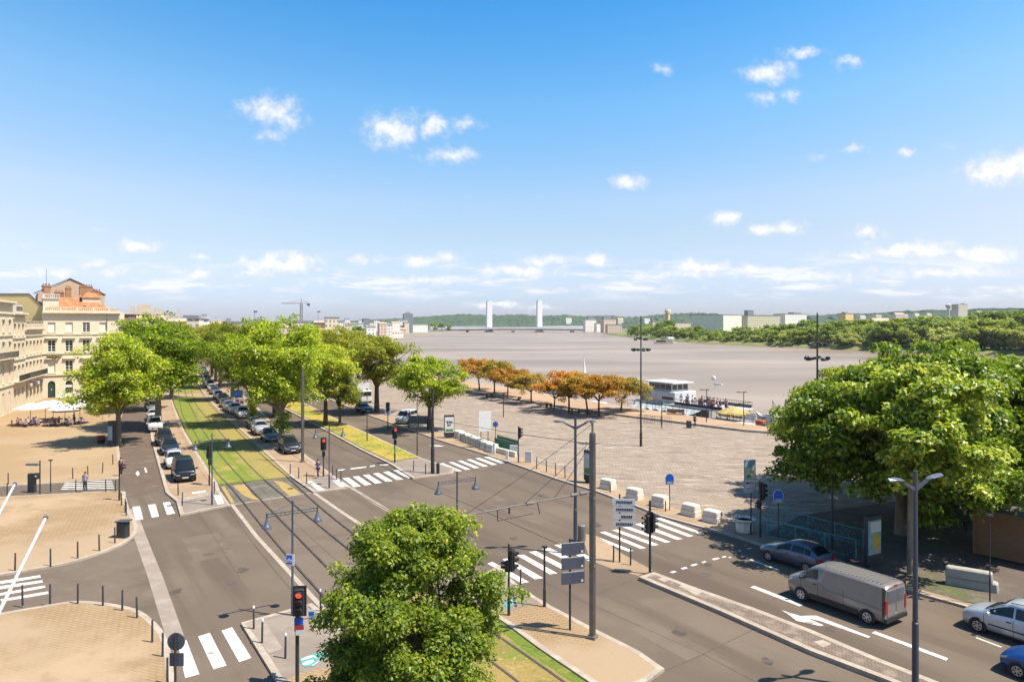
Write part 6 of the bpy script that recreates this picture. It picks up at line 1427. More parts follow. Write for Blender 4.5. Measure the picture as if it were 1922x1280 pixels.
k.box((11.4, .2, 7.1), (2.4, 4.4, .08)); k.build('aft_canopy_posts', M_hull, bg_)
k = MB()
for sg in (1, -1):
    for z_ in (5.75, 6.2): k.tube((-7.4, sg * 3.3, z_), (2.8, sg * 3.3, z_), .035, n=5)
    for i in range(24): k.tube((-7.4 + i * .44, sg * 3.3, 5.25), (-7.4 + i * .44, sg * 3.3, 6.2), .025, n=4)
for z_ in (5.75, 6.2): k.tube((-7.4, -3.3, z_), (-7.4, 3.3, z_), .035, n=5)
k.build('deck_railing', M_iron, bg_)
for sg in (1, -1): k = MB(); k.box((-2.4, sg * 3.26, 5.52), (9.8, .03, .42)); k.build('railing_net', M_navyh, bg_)
k = MB(); k.tube((-1.2, -2, 5.2), (-1.2, -2, 9.6), .07, .04); k.box((-1.8, -2, 8.6), (1.6, .35, .25)); k.tube((0.2, -2, 5.2), (.2, -2, 7.8), .03); k.ball((-.9, -2, 9.5), .36, 10, 7, sc=(1, 1, 1.15)); k.build('radar_mast', M_hull, bg_)
k = MB(); k.bevbox((11.2, .2, 6.4), (1.8, 2.8, .7), .2); k.build('life_raft', M_orange_r, bg_)
def pbarge(x, y, z): 
    v_ = Matrix.Rotation(QANG, 4, 'Z') @ Vector((x, y, 0)); return (bc.x + v_.x, bc.y + v_.y, z - 4)
M_para = mat('parasol_cloth', (.80, .77, .70), rough=.8, var=.04)
k = thing('yellow_awning', 'wide yellow parasol on the stern of the restaurant barge', 'parasol', pbarge(-8.6, 2.3, 2.64), QANG)
kk = MB(); kk.lathe((0, 0, 2.0), [(2.5, .25), (2.45, .45), (1.3, 1.0), (.1, 1.35)], 8); kk.build('canopy', M_yellow_c, k); kk = MB(); kk.tube((0, 0, 0), (0, 0, 3.3), .05); kk.build('pole', M_iron, k)
rnd = random.Random(9); cols_ = ['blue', 'navy', 'white', 'pink', 'red', 'khaki', 'black', 'sky']
for i in range(28):
    x_ = -6.9 + i * .34; s_ = cols_[i * 5 % 8]; person('sit' if i % 3 else 'stand', pbarge(x_, rnd.uniform(1.2, 2.8), 5.3), QANG + rnd.uniform(0, 6), s_, cols_[(i * 3 + 1) % 8], f'{ordn(i)} guest from the stern on the upper deck of the restaurant barge', 'guests on the barge upper deck')
for i in range(12):
    x_ = -9 + i * 1.0; person('stand' if i % 2 else 'sit', pbarge(x_, rnd.uniform(2.6, 3.1), 2.65), QANG + rnd.uniform(0, 6), cols_[(i * 3 + 2) % 8], cols_[(i * 5 + 1) % 8], f'{ordn(i)} guest from the stern on the lower deck of the restaurant barge', 'guests on the barge lower deck')
def small_boat(label, t_, out, L_, roof=True, m=M_hull, ang=0, pos=None, high=1.0):
    p = pos or (E1 + (E2 - E1) * t_ + QN * out); r = thing('moored_boat', label, 'boat', (p[0], p[1], -4), QANG + ang, 'boats moored at the quay')
    hull(L_, L_ * .27, -.2, 1.2 * high, .35).build('hull', m, r)
    k = MB(); k.bevbox((-L_ * .08, 0, 1.2 * high + .75), (L_ * .5, L_ * .2, 1.5), .1); c_ = k.build('cabin', M_hull, r)
    for sg in (1, -1): k = MB(); k.box((-L_ * .08, sg * (L_ * .1 + .005), 1.2 * high + .95), (L_ * .42, .03, .6)); k.build('cabin_window', M_glass, c_)
    if roof:
        k = MB(); k.bevbox((-L_ * .06, 0, 1.2 * high + 3.4), (L_ * .72, L_ * .26, .16), .05); ro = k.build('roof', M_hull, r); k = MB()
        for sx in (-.36, -.1, .22):
            for sg in (1, -1): k.tube((L_ * sx, sg * L_ * .11, 1.2 * high), (L_ * sx, sg * L_ * .11, 1.2 * high + 3.35), .05, n=5)
            k.tube((L_ * sx, -L_ * .11, 1.2 * high + 3.2), (L_ * sx, L_ * .11, 1.2 * high + 3.2), .05, n=5)
        k.build('roof_frame', M_iron, r)
    return r
small_boat('white roofed excursion boat behind the first orange trees', 0, 0, 17, pos=(XD(968, 178), 178), high=1.5)
small_boat('dark excursion boat with a white sunroof behind the middle orange trees', 0, 0, 14, m=M_navyh, pos=(XD(1042, 158), 158), high=1.4)
small_boat('small white boat between the dark one and the barge', 0, 0, 9, roof=False, pos=(XD(1115, 140), 140), high=1.5)
pb = E1.lerp(E2, .14) + QN * 4
r = small_boat('small white work boat with a raised bow, right of the restaurant barge', 0, 0, 8, roof=False, pos=(pb.x, pb.y), high=2.0)
k = MB(); k.tube((1, 0, 3), (1.4, 0, 7.4), .08, .04); k.tube((1.4, 0, 7.3), (-.5, .3, 5), .04); k.build('crane_mast', M_iron, r)
k = MB(); k.add([(2.2, -.9, 3.6), (2.2, .9, 3.6), (3.9, 0, 3.9), (2.0, -.9, 4.2), (2.0, .9, 4.2), (4.3, 0, 5.6)], [(0, 2, 1), (0, 3, 5, 2), (1, 2, 5, 4), (3, 4, 5), (0, 1, 4, 3)]); k.build('bow_shield', M_hull, r)
pb = E1.lerp(E2, -.06) + QN * 3.4; small_boat('low white motor launch moored by the shelter', 0, 0, 7, roof=False, pos=(pb.x, pb.y), high=2.4)
pc_ = E1.lerp(E2, .20) + QN * 1.9
r = thing('pontoon', 'low white floating pontoon with railing panels between the barge and the shelter', 'pontoon', (pc_.x, pc_.y, -4), QANG)
k = MB(); k.bevbox((0, 0, 1.9), (17, 2.6, 4.2), .1); k.build('float', M_hull, r)
for i in range(7): k = MB(); k.box((-7.2 + i * 2.4, -1.1, 4.75), (2.1, .05, .8)); k.build('railing_panel', M_hull if i % 3 else M_sgrey_p, r)
k = MB()
for i in range(9): k.tube((-8.2 + i * 2.05, -1.1, 4.0), (-8.2 + i * 2.05, -1.1, 5.3), .04, n=5)
k.tube((-8.2, -1.1, 5.25), (8.2, -1.1, 5.25), .035, n=5); k.build('railing', M_iron, r)
k = MB(); k.bevbox((-2.6, .2, 4.9), (1.5, 1.4, 1.9), .08); cb = k.build('kiosk', M_hull, r); k = MB(); k.box((-2.6, -.515, 5.1), (1.0, .03, .8)); k.build('window', M_glass, cb)
k = MB(); k.bevbox((-5.4, .1, 4.5), (1.6, 1.2, .9), .1); k.build('locker', M_navyh, r); k = MB(); k.bevbox((-.6, .3, 4.4), (1.2, 1.0, .7), .1); k.build('life_raft', M_orange_r, r)
r = thing('feather_flag', 'white feather banner flag above the orange trees by the river', 'flag', (XD(1096, 137), 137, .42), .9)
k = MB().tube((0, 0, 0), (0, 0, 7.6), .05, .02); k.build('pole', M_iron, r); k = MB().extrude([(0, 3.2), (1.1, 3.0), (1.0, 3.9), (.55, 5.2), (.2, 6.6), (.0, 7.3)], (0.03, 0, .3), (1, 0, 0), (0, 0, 1), (0, 1, 0), .03); k.build('cloth', M_white_s, r)
r = thing('river_cruiser', 'white river cruiser with two open decks moored at the far bank', 'boat', (XD(1248, 705), 705, -4), .12)
hull(21, 5, -.2, 1.4, .2).build('hull', M_hull, r); k = MB()
for i in range(10): k.tube((-9 + i * 1.7, -2.2, 1.4), (-9 + i * 1.7, -2.2, 3.6), .09, n=4); k.tube((-9 + i * 1.7, -2.2, 3.8), (-9 + i * 1.7, -2.2, 5.0), .07, n=4)
k.build('deck_posts', M_pier, r); k = MB(); k.box((-1.5, 0, 3.7), (17, 4.8, .25)); k.build('upper_deck', M_hull, r); k = MB(); k.bevbox((5.4, 0, 4.6), (7, 4.4, 3.4), .7); k.build('saloon', M_hull, r); k = MB(); k.box((-4, 0, 2.4), (9, 3, 1.7)); k.build('cabin', M_glass, r)

# ------------------------------------------------------------------ street furniture
M_post = mat('dark_post', (.035, .037, .042), rough=.5, var=.15, scale=3)
M_post2 = mat('blue_grey_pole', (.075, .09, .125), rough=.4, var=.1, scale=2, metal=.3)
M_galv = mat('weathered_steel', (.22, .205, .185), rough=.55, metal=.4, var=.2, scale=2)
M_bell = mat('lamp_bell', (.14, .16, .20), rough=.35, metal=.4, var=.1)
M_lens = mat('lamp_lens', (.50, .50, .46), rough=.3, var=0)
M_sblue = mat('sign_blue', (.01, .13, .66), rough=.4, var=.04); M_swhite = mat('sign_white', (.74, .74, .72), rough=.45, var=.03)
M_sback = mat('sign_back', (.075, .085, .125), rough=.5, var=.12, scale=3); M_sgrey = mat('sign_grey', (.40, .43, .47), rough=.5, metal=.2, var=.08)
M_ink = mat('sign_lettering', (.05, .06, .09), rough=.7, var=0); M_green = mat('poster_green', (.10, .26, .05), rough=.6, var=.4, scale=5); M_lgreen = mat('poster_pale', (.62, .66, .56), rough=.6, var=.1, scale=6)
M_pyel = mat('poster_yellow', (.58, .42, .03), rough=.6, var=.2, scale=4); M_pblue = mat('poster_blue', (.25, .40, .44), rough=.6, var=.25, scale=4); M_teal2 = mat('poster_teal', (.10, .42, .45), rough=.6, var=.2, scale=5)
M_red = mat('signal_red_rim', (.42, .05, .05), rough=.5, var=0); M_block = mat('limestone_block', (.74, .65, .52), rough=.9, scale=2, col2=(.84, .76, .63), bump=.3)
M_conc = mat('rough_concrete', (.36, .33, .28), rough=.95, scale=2, col2=(.46, .43, .37), bump=.3)
M_grn = mat('green_barrier', (.04, .26, .13), rough=.5, var=.2, scale=4); M_turq = mat('turquoise_lattice', (.05, .30, .30), rough=.5, var=.3, scale=3)
M_wood = mat('cabin_boards', (.22, .11, .05), rough=.8, scale=2, col2=(.28, .15, .075), stretch=(1, 1, 6)); M_cable = mat('cable', (.05, .05, .05), rough=.6, var=0)
M_flag = mat('white_pole', (.70, .70, .70), rough=.4, var=.04)
def emi(name, c_, s_): return mat(name, c_, rough=.4, var=0, emit=s_)
M_lred = emi('red_signal_light', (.95, .05, .02), 1.6)
M_loff = mat('dark_lens', (.03, .03, .03), rough=.2, var=0)

# bell lamps over the tram track
def bell_lamp(px, py, label, ang=None, h=5.55):
    x, y = G(px, py, .05); r = thing('bell_lamp', label, 'street lamp', (x, y, .05), math.atan2(NX.y, NX.x) if ang is None else ang, 'twin bell lamps along the tram track')
    k = MB(); k.path([(0, 0, 0), (0, 0, 1.2), (0, 0, 1.22), (0, 0, h)], [.075, .075, .058, .045], 10); k.build('pole', M_post2, r, 40)
    k = MB(); 
    for z_ in (4.92, 5.05): k.tube((-1.22, 0, z_), (1.22, 0, z_), .02, n=5)
    for i in range(12): k.tube((-1.2 + i * .2, 0, 4.92), (-1.1 + i * .2, 0, 5.05), .01, n=4)
    for sx in (-1, 1): k.tube((sx * 1.1, 0, 5.05), (0, 0, 5.45), .012, n=4); k.tube((sx * 1.2, 0, 4.78), (sx * 1.2, 0, 5.12), .035, n=6)
    k.build('crossarm', M_post2, r)
    for sx in (-1, 1):
        k = MB(); k.lathe((sx * 1.2, 0, 4.40), [(.235, 0), (.24, .03), (.19, .12), (.10, .24), (.075, .36), (.05, .42)], 14); b_ = k.build('lamp_bell', M_bell, r, 50)
        k = MB(); k.lathe((sx * 1.2, 0, 4.375), [(.05, 0), (.2, .024)], 12); k.build('lens', M_lens, b_)
    return r
bell_lamp(549, 1157, 'twin bell lamp carrying a blue cycle sign in the lower left'); bell_lamp(858, 1066, 'twin bell lamp behind the foreground chestnut tree')
bell_lamp(398, 949, 'twin bell lamp at the end of the left parking strip'); bell_lamp(618, 917, 'twin bell lamp beside the person in blue')
# catenary masts: two steel flats side by side
def catenary(px, py, label, h=9.1):
    x, y = G(px, py, PZ); r = thing('catenary_mast', label, 'mast', (x, y, PZ), math.atan2(NX.y, NX.x) + .5, 'steel catenary masts of the tram')
    k = MB()
    for sx in (-1, 1): k.box((sx * .068, 0, h / 2), (.075, .17, h)); k.box((sx * .108, 0, h / 2), (.018, .21, h - .1))
    k.build('column', M_galv, r)
    k = MB(); k.box((0, 0, .06), (.42, .38, .12)); k.build('base_plate', M_galv, r)
    for z_ in (3.2, 6.2): k = MB(); k.box((0, 0, z_), (.26, .23, .1)); k.build('fixing_band', M_galv, r)
    k = MB(); k.tube((-.05, 0, h), (-.05, 0, h + .45), .03); k.tube((.06, 0, h), (.06, 0, h + .45), .03); k.box((0, 0, h + .5), (.34, .1, .1)); k.build('insulator', M_galv, r)
    return Vector((x, y, PZ))
m1 = catenary(1112, 1197, 'tall double steel catenary mast in front of the twin street lamp'); m2 = catenary(568, 867, 'pale catenary mast beside the nearest car of the right row')
# bracket arm reaching over the track, and the wires
ae = Vector((*G(848, 972, 6.4), 6.4)); ap = m1 + Vector((0, 0, 6.5))
def railmid(a, b, z, i0=0): return [Vector(((p[0] + q[0]) / 2, (p[1] + q[1]) / 2, z)) for p, q in zip(smooth_closed([G(*p_, .06) for p_ in RL[a]], 3, False), smooth_closed([G(*p_, .06) for p_ in RL[b]], 3, False))]
r = thing('bracket_arm', 'insulated bracket arm reaching from the catenary mast over the tram track', 'bracket arm', tuple(ap)); V0 = Vector((0, 0, 0)); ve = ae - ap
k = MB(); k.tube(V0, ve, .032, .028, 8); k.build('arm_tube', M_galv, r)
k = MB()
for u in (.05, .12): k.path([ve * u, ve * (u + .05)], .075, 8)
k.path([ve * .45, ve * .5], .07, 8); k.build('insulator', M_galv, r)
k = MB(); k.tube(ve * .42, ve * .42 + Vector((.1, .2, -.55)), .02); k.tube(ve * .70, ve * .70 + Vector((0, .1, -.5)), .02); k.tube(ve * .70 + Vector((0, .1, -.5)), ve * .45 + Vector((0, 0, -.45)), .018); k.box(ve * .62 + Vector((0, 0, -.14)), (.08, .08, .24)); k.build('registration_arm', M_cable, r)
def wire(label, pts, rad=.013, sag=.0):
    p0 = Vector(pts[0]); q_ = [Vector(p) - p0 for p in pts]
    if sag and len(pts) == 2: q_ = [q_[0].lerp(q_[1], u) - Vector((0, 0, sag * 4 * u * (1 - u))) for u in np.linspace(0, 1, 9)]
    o = MB().path(q_, rad, 4).build('overhead_wire', M_cable); o.location = p0; return tag(o, label, 'wire', 'overhead wires of the tram')
wire('contact wire hanging over the nearer tram track', railmid(0, 1, 5.75)); wire('contact wire hanging over the tram track nearer the quay road', railmid(2, 3, 5.75))
top = m1 + Vector((0, 0, 9.5))
wire('stay wire from the mast top to the outer end of the bracket arm', [top, ap + ve * .93], sag=.1); wire('stay wire from the mast top to the middle of the bracket arm', [top - Vector((0, 0, .7)), ap + ve * .52], sag=.06)
wire('thin stay wire from below the mast top to the inner bracket arm', [top - Vector((0, 0, .8)), ap + ve * .3], sag=.05)
wire('long span wire from the catenary mast to the pale far mast', [m1 + Vector((0, 0, 8.6)), m2 + Vector((0, 0, 8.6))], sag=.8)
# gull-wing street lamps on the quay road
def wing_lamp(px, py, label, h=8.1, ang=0.0):
    x, y = G(px, py, .14); r = thing('wing_lamp', label, 'street lamp', (x, y, .14), ang, 'twin winged lamps of the quay road')
    k = MB(); k.path([(0, 0, 0), (0, 0, 2.6), (0, 0, 2.62), (0, 0, h + .15)], [.125, .12, .10, .075], 12); k.build('pole', M_post2, r, 40)
    k = MB(); k.lathe((0, 0, 0), [(.19, 0), (.19, .1), (.13, .16)], 12); k.build('base', M_post2, r)
    for sx in (-1, 1):
        k = MB(); k.add([(sx * .04, -.05, h - .62), (sx * .04, .05, h - .62), (sx * .04, -.04, h - .45), (sx * .04, .04, h - .45), (sx * .75, -.05, h - .22), (sx * .75, .05, h - .22), (sx * .75, -.04, h - .14), (sx * .75, .04, h - .14)], [(0, 1, 5, 4), (2, 6, 7, 3), (0, 4, 6, 2), (1, 3, 7, 5), (0, 2, 3, 1), (4, 5, 7, 6)] if sx > 0 else [(0, 4, 5, 1), (2, 3, 7, 6), (0, 2, 6, 4), (1, 5, 7, 3), (0, 1, 3, 2), (4, 6, 7, 5)]); k.build('arm', M_post2, r)
        k = MB(); prof = [(.55, .045, .0), (.75, .17, .10), (1.1, .20, .16), (1.35, .09, .14)]; vs = []
        for (u, w_, dz_) in prof: vs += [(sx * u, -w_, h - .28 + dz_ + .02), (sx * u, 0, h - .28 + dz_ + .10), (sx * u, w_, h - .28 + dz_ + .02), (sx * u, 0, h - .30 + dz_)]
        fs = [(i * 4 + a, i * 4 + (a + 1) % 4, i * 4 + 4 + (a + 1) % 4, i * 4 + 4 + a) for i in range(3) for a in range(4)] + [(3, 2, 1, 0), (12, 13, 14, 15)]
        k.add(vs, fs if sx < 0 else [f[::-1] for f in fs]); hd = k.build('lamp_head', M_bell, r)
        k = MB(); k.box((sx * 1.0, 0, h - .165), (.45, .2, .02)); k.build('lens', M_lens, hd)
    return r
wing_lamp(1080, 1036, 'winged twin street lamp on the refuge behind the direction boards', ang=.12); wing_lamp(1718, 1297, 'winged twin street lamp in front of the grey van at the lower right', 8.2, ang=.35)
# tall floodlight masts on the square
def flood(px, Y, label, h=14.9):
    x = XD(px, Y); r = thing('floodlight_mast', label, 'floodlight', (x, Y, PZ), .2, 'tall floodlight masts of the quay square')
    k = MB(); k.path([(0, 0, 0), (0, 0, 1.6), (0, 0, 1.62), (0, 0, h)], [.15, .15, .11, .06], 12); k.build('pole', M_post, r, 40)
    for z_, R_, n_, ph in ((11.05, .62, 8, 0), (12.3, .42, 5, .5)):
        k = MB(); 
        for i in range(16): a, b_ = i * math.pi / 8, (i + 1) * math.pi / 8; k.tube((R_ * math.cos(a), R_ * math.sin(a), z_), (R_ * math.cos(b_), R_ * math.sin(b_), z_), .035, n=5, cap=False)
        for i in range(4): a = i * math.pi / 2; k.tube((0, 0, z_), (R_ * math.cos(a), R_ * math.sin(a), z_), .025, n=4)
        rg = k.build('lamp_ring', M_post, r)
        for i in range(n_):
            a = i * 2 * math.pi / n_ + ph; rr_ = R_ + .22
            k = MB(); k.bevbox((rr_ * math.cos(a), rr_ * math.sin(a), z_ + (.06 if i % 2 else -.06)), (.34, .30, .24), .04, rz=a); k.build('spotlight', M_post, rg)
        for sg in (1, -1):
            if n_ == 8: k = MB(); k.tube((sg * R_, 0, z_), (sg * 1.05, 0, z_ + .02), .025, n=4); k.bevbox((sg * 1.02, 0, z_ + .03), (.3, .3, .26), .04); k.build('spotlight', M_post, rg)
    k = MB(); k.box((.12, -.02, 5.6), (.3, .12, .5)); k.build('control_box', M_post, r)
    return r
flood(1203, 83, 'tall floodlight mast standing in the open cobbled square'); flood(1534, 61.5, 'tall floodlight mast half hidden by the big tree')
def prom_lamp(px, py, label, h=4.8):
    x, y = G(px, py, PZ); r = thing('promenade_lamp', label, 'street lamp', (x, y, PZ), .1, 'low lamps along the promenade')
    k = MB(); k.path([(0, 0, 0), (0, 0, h)], [.075, .05], 8); k.build('pole', M_post, r); k = MB(); k.box((-.25, 0, h), (1.1, .07, .07)); k.build('arm', M_post, r)
    for sx in (-.75, .2): k = MB(); k.bevbox((sx, 0, h + .05), (.42, .24, .12), .03); k.build('lamp_head', M_post, r)
for a in [(1242, 803, 'low promenade lamp between bench and floodlight mast', 3.4), (1326, 796, 'low promenade lamp in front of the yellow parasol'), (1396, 803, 'low promenade lamp by the small white work boat'), (945, 783, 'low lamp post on the cobbles behind the white notice boards', 3.6), (866, 722, 'distant twin lamp above the first orange tree')]: prom_lamp(*a)
def slim_post(px, py, h, label, r_=.05, z=PZ, cat='pole'):
    x, y = G(px, py, z); r = thing('lamp_post', label, cat, (x, y, z)); k = MB(); k.path([(0, 0, 0), (0, 0, h * .3), (0, 0, h * .3 + .02), (0, 0, h)], [r_ * 1.3, r_ * 1.25, r_, r_ * .8], 8); k.build('pole', M_post, r); k = MB(); k.box((.0, 0, h + .04), (.26, .18, .1)); k.build('head', M_post, r); return r
slim_post(812, 888, 7.8, 'stout dark mast in front of the spreading plane tree', .14); slim_post(689, 828, 6.2, 'slim lamp post on the dry grass median by the lorry'); slim_post(783, 855, 6.4, 'slim lamp post at the grassy tip of the median')
slim_post(95, 923, 2.6, 'slim dark post right of the finger post', .04); slim_post(1022, 1138, 2.9, 'dark post with a small bracket on the brick point', .06); slim_post(1562, 1030, 4.8, 'dark post behind the turquoise railings', .08); slim_post(1858, 1135, 4.4, 'thin brown post beside the stacked concrete beams', .03)

# traffic lights
def signal(px, py, label, h=3.45, face=0.0, heads=((.0, 2.35, 3, 'r'),), z=PZ, extra=None, pole_r=.055):
    """heads: (side offset, bottom height, lenses, lit) on a pole; face: the way the lenses look"""
    x, y = G(px, py, z); r = thing('traffic_light', label, 'traffic light', (x, y, z), face, 'traffic lights of the crossing')
    k = MB(); k.path([(0, 0, 0), (0, 0, .9), (0, 0, .92), (0, 0, h)], [.075, .075, pole_r, pole_r], 10); k.build('pole', M_post, r)
    for (dy, z0, n_, lit, *fl) in heads:
        f_ = fl[0] if fl else 1; s_ = .30 if n_ == 3 else .2; hh = n_ * s_ + .12
        k = MB(); k.bevbox((f_ * .17, dy, z0 + hh / 2), (.2, s_ + .06, hh), .03); k.box((f_ * .05, dy, z0 + hh / 2), (.16, .06, .1)); hd = k.build('signal_head', M_blk, r)
        for i in range(n_):
            zc = z0 + hh - .06 - s_ * (i + .5); xf = f_ * .275
            k = MB(); k.path([(xf - f_ * .01, dy, zc), (xf + f_ * .01, dy, zc)], s_ * .40, 14); on = lit == 'r' and i == 0; k.build('signal_lamp', M_lred if on else M_loff, hd)
            vz = MB(); n2 = 9; vs = []
            for j in range(n2): a = -.3 + (math.pi + .6) * j / (n2 - 1); vs += [(xf, dy + s_ * .44 * math.cos(a), zc + s_ * .44 * math.sin(a)), (xf + f_ * .2, dy + s_ * .44 * math.cos(a), zc + s_ * .44 * math.sin(a))]
            vz.add(vs, [(2 * j, 2 * j + 2, 2 * j + 3, 2 * j + 1) for j in range(n2 - 1)]); vz.build('visor', M_blk, hd)
        if n_ == 3: k = MB(); k.bevbox((f_ * .062, dy, z0 + hh / 2), (.015, s_ + .22, hh + .16), .004); k.build('back_plate', M_blk if lit != 'R' else M_red, hd)
    return r
SIG = -1.2
s = signal(558, 1283, 'traffic light lit red with white stickers in the lower left', 3.75, -1.45, [(.1, 2.72, 3, 'r'), (-.0, 2.0, 2, 'n', -1)], pole_r=.075)
for (dy, z0, w_, h_, m_) in ((.1, 2.36, .30, .26, M_sblue), (.1, 2.16, .34, .18, M_red), (.12, 1.95, .3, .2, M_swhite)): k = MB(); k.box((.16, dy, z0 + h_ / 2), (.03, w_, h_)); k.build('sticker_plate', m_, s)
k = MB(); k.box((.05, .55, 2.62), (.03, .26, .5)); pl = k.build('side_plate', M_swhite, s)
for i in range(2): k = MB(); k.box((.068, .55, 2.5 + i * .22), (.012, .19, .15)); k.build('plate_print', M_sblue, pl)
k = MB(); k.tube((.05, .1, 2.5), (.05, .45, 2.55), .02); k.build('plate_arm', M_red, s)
signal(955, 1154, 'traffic light with white-backed plate on the grey tip of the brick point', 3.4, -.35, [(-.04, 2.15, 3, 'n'), (.22, 2.0, 2, 'n', -1)])
k = signal(1220, 1073, 'double headed dark traffic light at the nose of the traffic island', 4.0, .35, [(0, 2.3, 3, 'n'), (0, 2.2, 3, 'n', -1)], z=.14, pole_r=.065)
for a in [(607, 894, 'red traffic light on the corner by the person in blue', 3.6, SIG, [(0, 2.5, 3, 'r'), (0, 1.85, 2, 'n')]), (741, 868, 'red traffic light at the tip of the dry grass median', 3.6, SIG, [(0, 2.5, 3, 'r'), (0, 1.85, 2, 'n')]), (973, 868, 'dark traffic light beside the green stair panels', 3.65, .4, [(0, 2.5, 3, 'n')]),
          (393, 911, 'dark backed traffic light at the end of the left parking strip', 3.5, 1.8, [(0, 2.4, 3, 'n'), (0, 1.75, 2, 'n')]), (1427, 1008, 'dark traffic light on the square left of the turquoise railings', 3.5, .25, [(0, 2.5, 3, 'n'), (-.15, 1.9, 2, 'n', -1)]), (728, 806, 'small traffic light seen from behind near the white notice', 3.4, 1.9, [(0, 2.5, 3, 'n')]), (224, 939, 'slim traffic light at the upper square corner', 3.2, .1, [(0, 2.4, 2, 'r')])]: signal(*a)
# the two round and square sign backs at the lower left
x, y = G(329, 1352, PZ); r = thing('road_sign', 'dark back of a round and a square road sign at the bottom left', 'road sign', (x, y, PZ), 0)
k = MB(); k.tube((0, 0, 0), (0, 0, 3.08), .045); k.build('pole', M_post, r); k = MB(); k.path([(0, .05, 2.75), (0, .08, 2.75)], .31, 20); k.build('round_plate', M_sback, r); k = MB(); k.box((.02, .06, 2.12), (.5, .02, .46)); k.build('square_plate', M_sback, r)

# road signs and boards
def board(px, py, label, panels, poles, z=PZ, rz=0.0, name='sign_board', cat='sign', group=None, ph=None):
    """panels: (x, z0, w, h, material, marks); marks: (dx, dz, w, h, material) flat prints"""
    x, y = G(px, py, z); r = thing(name, label, cat, (x, y, z), rz, group)
    tp = max(p[1] + p[3] for p in panels)
    for q_ in poles: k = MB(); k.tube((q_, .04, 0), (q_, .04, ph or tp - .05), .045, n=8); k.build('pole', M_post, r)
    for (dx, z0, w_, h_, m_, marks) in panels:
        k = MB(); k.bevbox((dx, 0, z0 + h_ / 2), (w_, .05, h_), .008); pn = k.build('panel', m_, r)
        for i, (mx, mz, mw, mh, mm) in enumerate(marks): k = MB(); k.box((dx + mx, -.028 - .0006 * i, z0 + mz + mh / 2), (mw, .006, mh)); k.build('print', mm, pn)
    return r
def lines(w_, n_, z0, dz_, m_, seed, h=.05):
    rd = random.Random(seed); out = []
    for i in range(n_):
        x_ = -w_ / 2
        while x_ < w_ / 2 - .05: l = rd.uniform(.04, .12); out.append((x_ + l / 2, z0 + i * dz_, l, h, m_)); x_ += l + .03
    return out
board(910, 840, 'five white notice boards stacked on two dark posts', [(0, 1.85 + i * .46, 1.5, .43, M_swhite, []) for i in range(5)], (-.45, .4), rz=.38)
board(1408, 1003, 'tall information board with a picture map on the cobbled square', [(-.02, 2.75, .86, 2.2, M_sgrey, [(0, .08, .72, .82, M_swhite), (0, .98, .72, .68, M_lgreen), (0, 1.68, .72, .45, M_pblue), (0, 1.72, .18, .3, M_teal2), (-.1, 1.02, .3, .2, M_green), (.14, 1.3, .34, .2, M_pyel), (.12, .55, .34, .22, M_brownw), (-.18, .62, .26, .12, M_ink)] + lines(.6, 3, .14, .1, M_ink, 4, .03))], (.08,), rz=.22)
def disc_sign(px, py, label, h, shape='shield', z=PZ):
    x, y = G(px, py, z); r = thing('blue_sign', label, 'road sign', (x, y, z), -.1, 'blue signs of the quay square'); k = MB(); k.tube((0, .03, 0), (0, .03, h - .05), .035); k.build('pole', M_post, r)
    def outl(s_): return [(.30 * s_ * math.cos(a), .30 * s_ * math.sin(a)) for a in np.linspace(0, 6.283, 21)[:-1]] if shape == 'round' else [(-.26 * s_, -.36 * s_), (.26 * s_, -.36 * s_), (.30 * s_, .0)] + [(.28 * s_ * math.cos(a), .1 + .30 * s_ * math.sin(a)) for a in np.linspace(.2, 2.94, 8)] + [(-.30 * s_, .0)]
    k = MB(); k.extrude(outl(1.12), (0, -.005, h - .4), (1, 0, 0), (0, 0, 1), (0, 1, 0), .02); pl = k.build('plate', M_swhite if shape != 'round' else M_lens, r)
    k = MB(); k.extrude(outl(1.0), (0, -.02, h - .4), (1, 0, 0), (0, 0, 1), (0, 1, 0), .012); k.build('blue_face', M_sblue, pl)
    if shape != 'round': k = MB(); k.box((0, -.026, h - .66), (.4, .008, .17)); k.build('pictogram', M_lens, pl)
    else:
        k = MB()
        for a in ((-.1, .08), (.1, .08)): k.box((a[0], -.026, h - .4 + a[1]), (.12, .008, .1))
        k.build('pictogram', M_sgrey, pl)
disc_sign(930, 834, 'round blue sign right of the white notice boards', 2.75, 'round'); disc_sign(1257, 958, 'blue shield shaped sign between the third and fourth stone block', 2.75); disc_sign(1461, 1012, 'blue shield shaped sign behind the turquoise railings', 3.2)
x, y = G(549, 1157, .05); r = thing('cycle_sign', 'blue and white cycle sign strapped to the near bell lamp', 'road sign', (x - .08, y - .1, 2.55), -.12)
k = MB(); k.bevbox((0, 0, .26), (.42, .025, .54), .01); pl = k.build('plate', M_swhite, r); k = MB(); k.box((-.04, -.016, .27), (.29, .008, .43)); k.build('blue_face', M_sblue, pl)
k = MB()
for sx in (-.12, .04):
    for i in range(10): a, b_ = i * .628, (i + 1) * .628; k.tube((sx + .055 * math.cos(a), -.024, .2 + .055 * math.sin(a)), (sx + .055 * math.cos(b_), -.024, .2 + .055 * math.sin(b_)), .009, n=4)
k.tube((-.12, -.024, .2), (-.05, -.024, .32), .009, n=4); k.tube((-.05, -.024, .32), (.04, -.024, .2), .009, n=4); k.tube((-.1, -.024, .27), (.0, -.024, .27), .009, n=4); k.build('bicycle_symbol', M_swhite, pl)
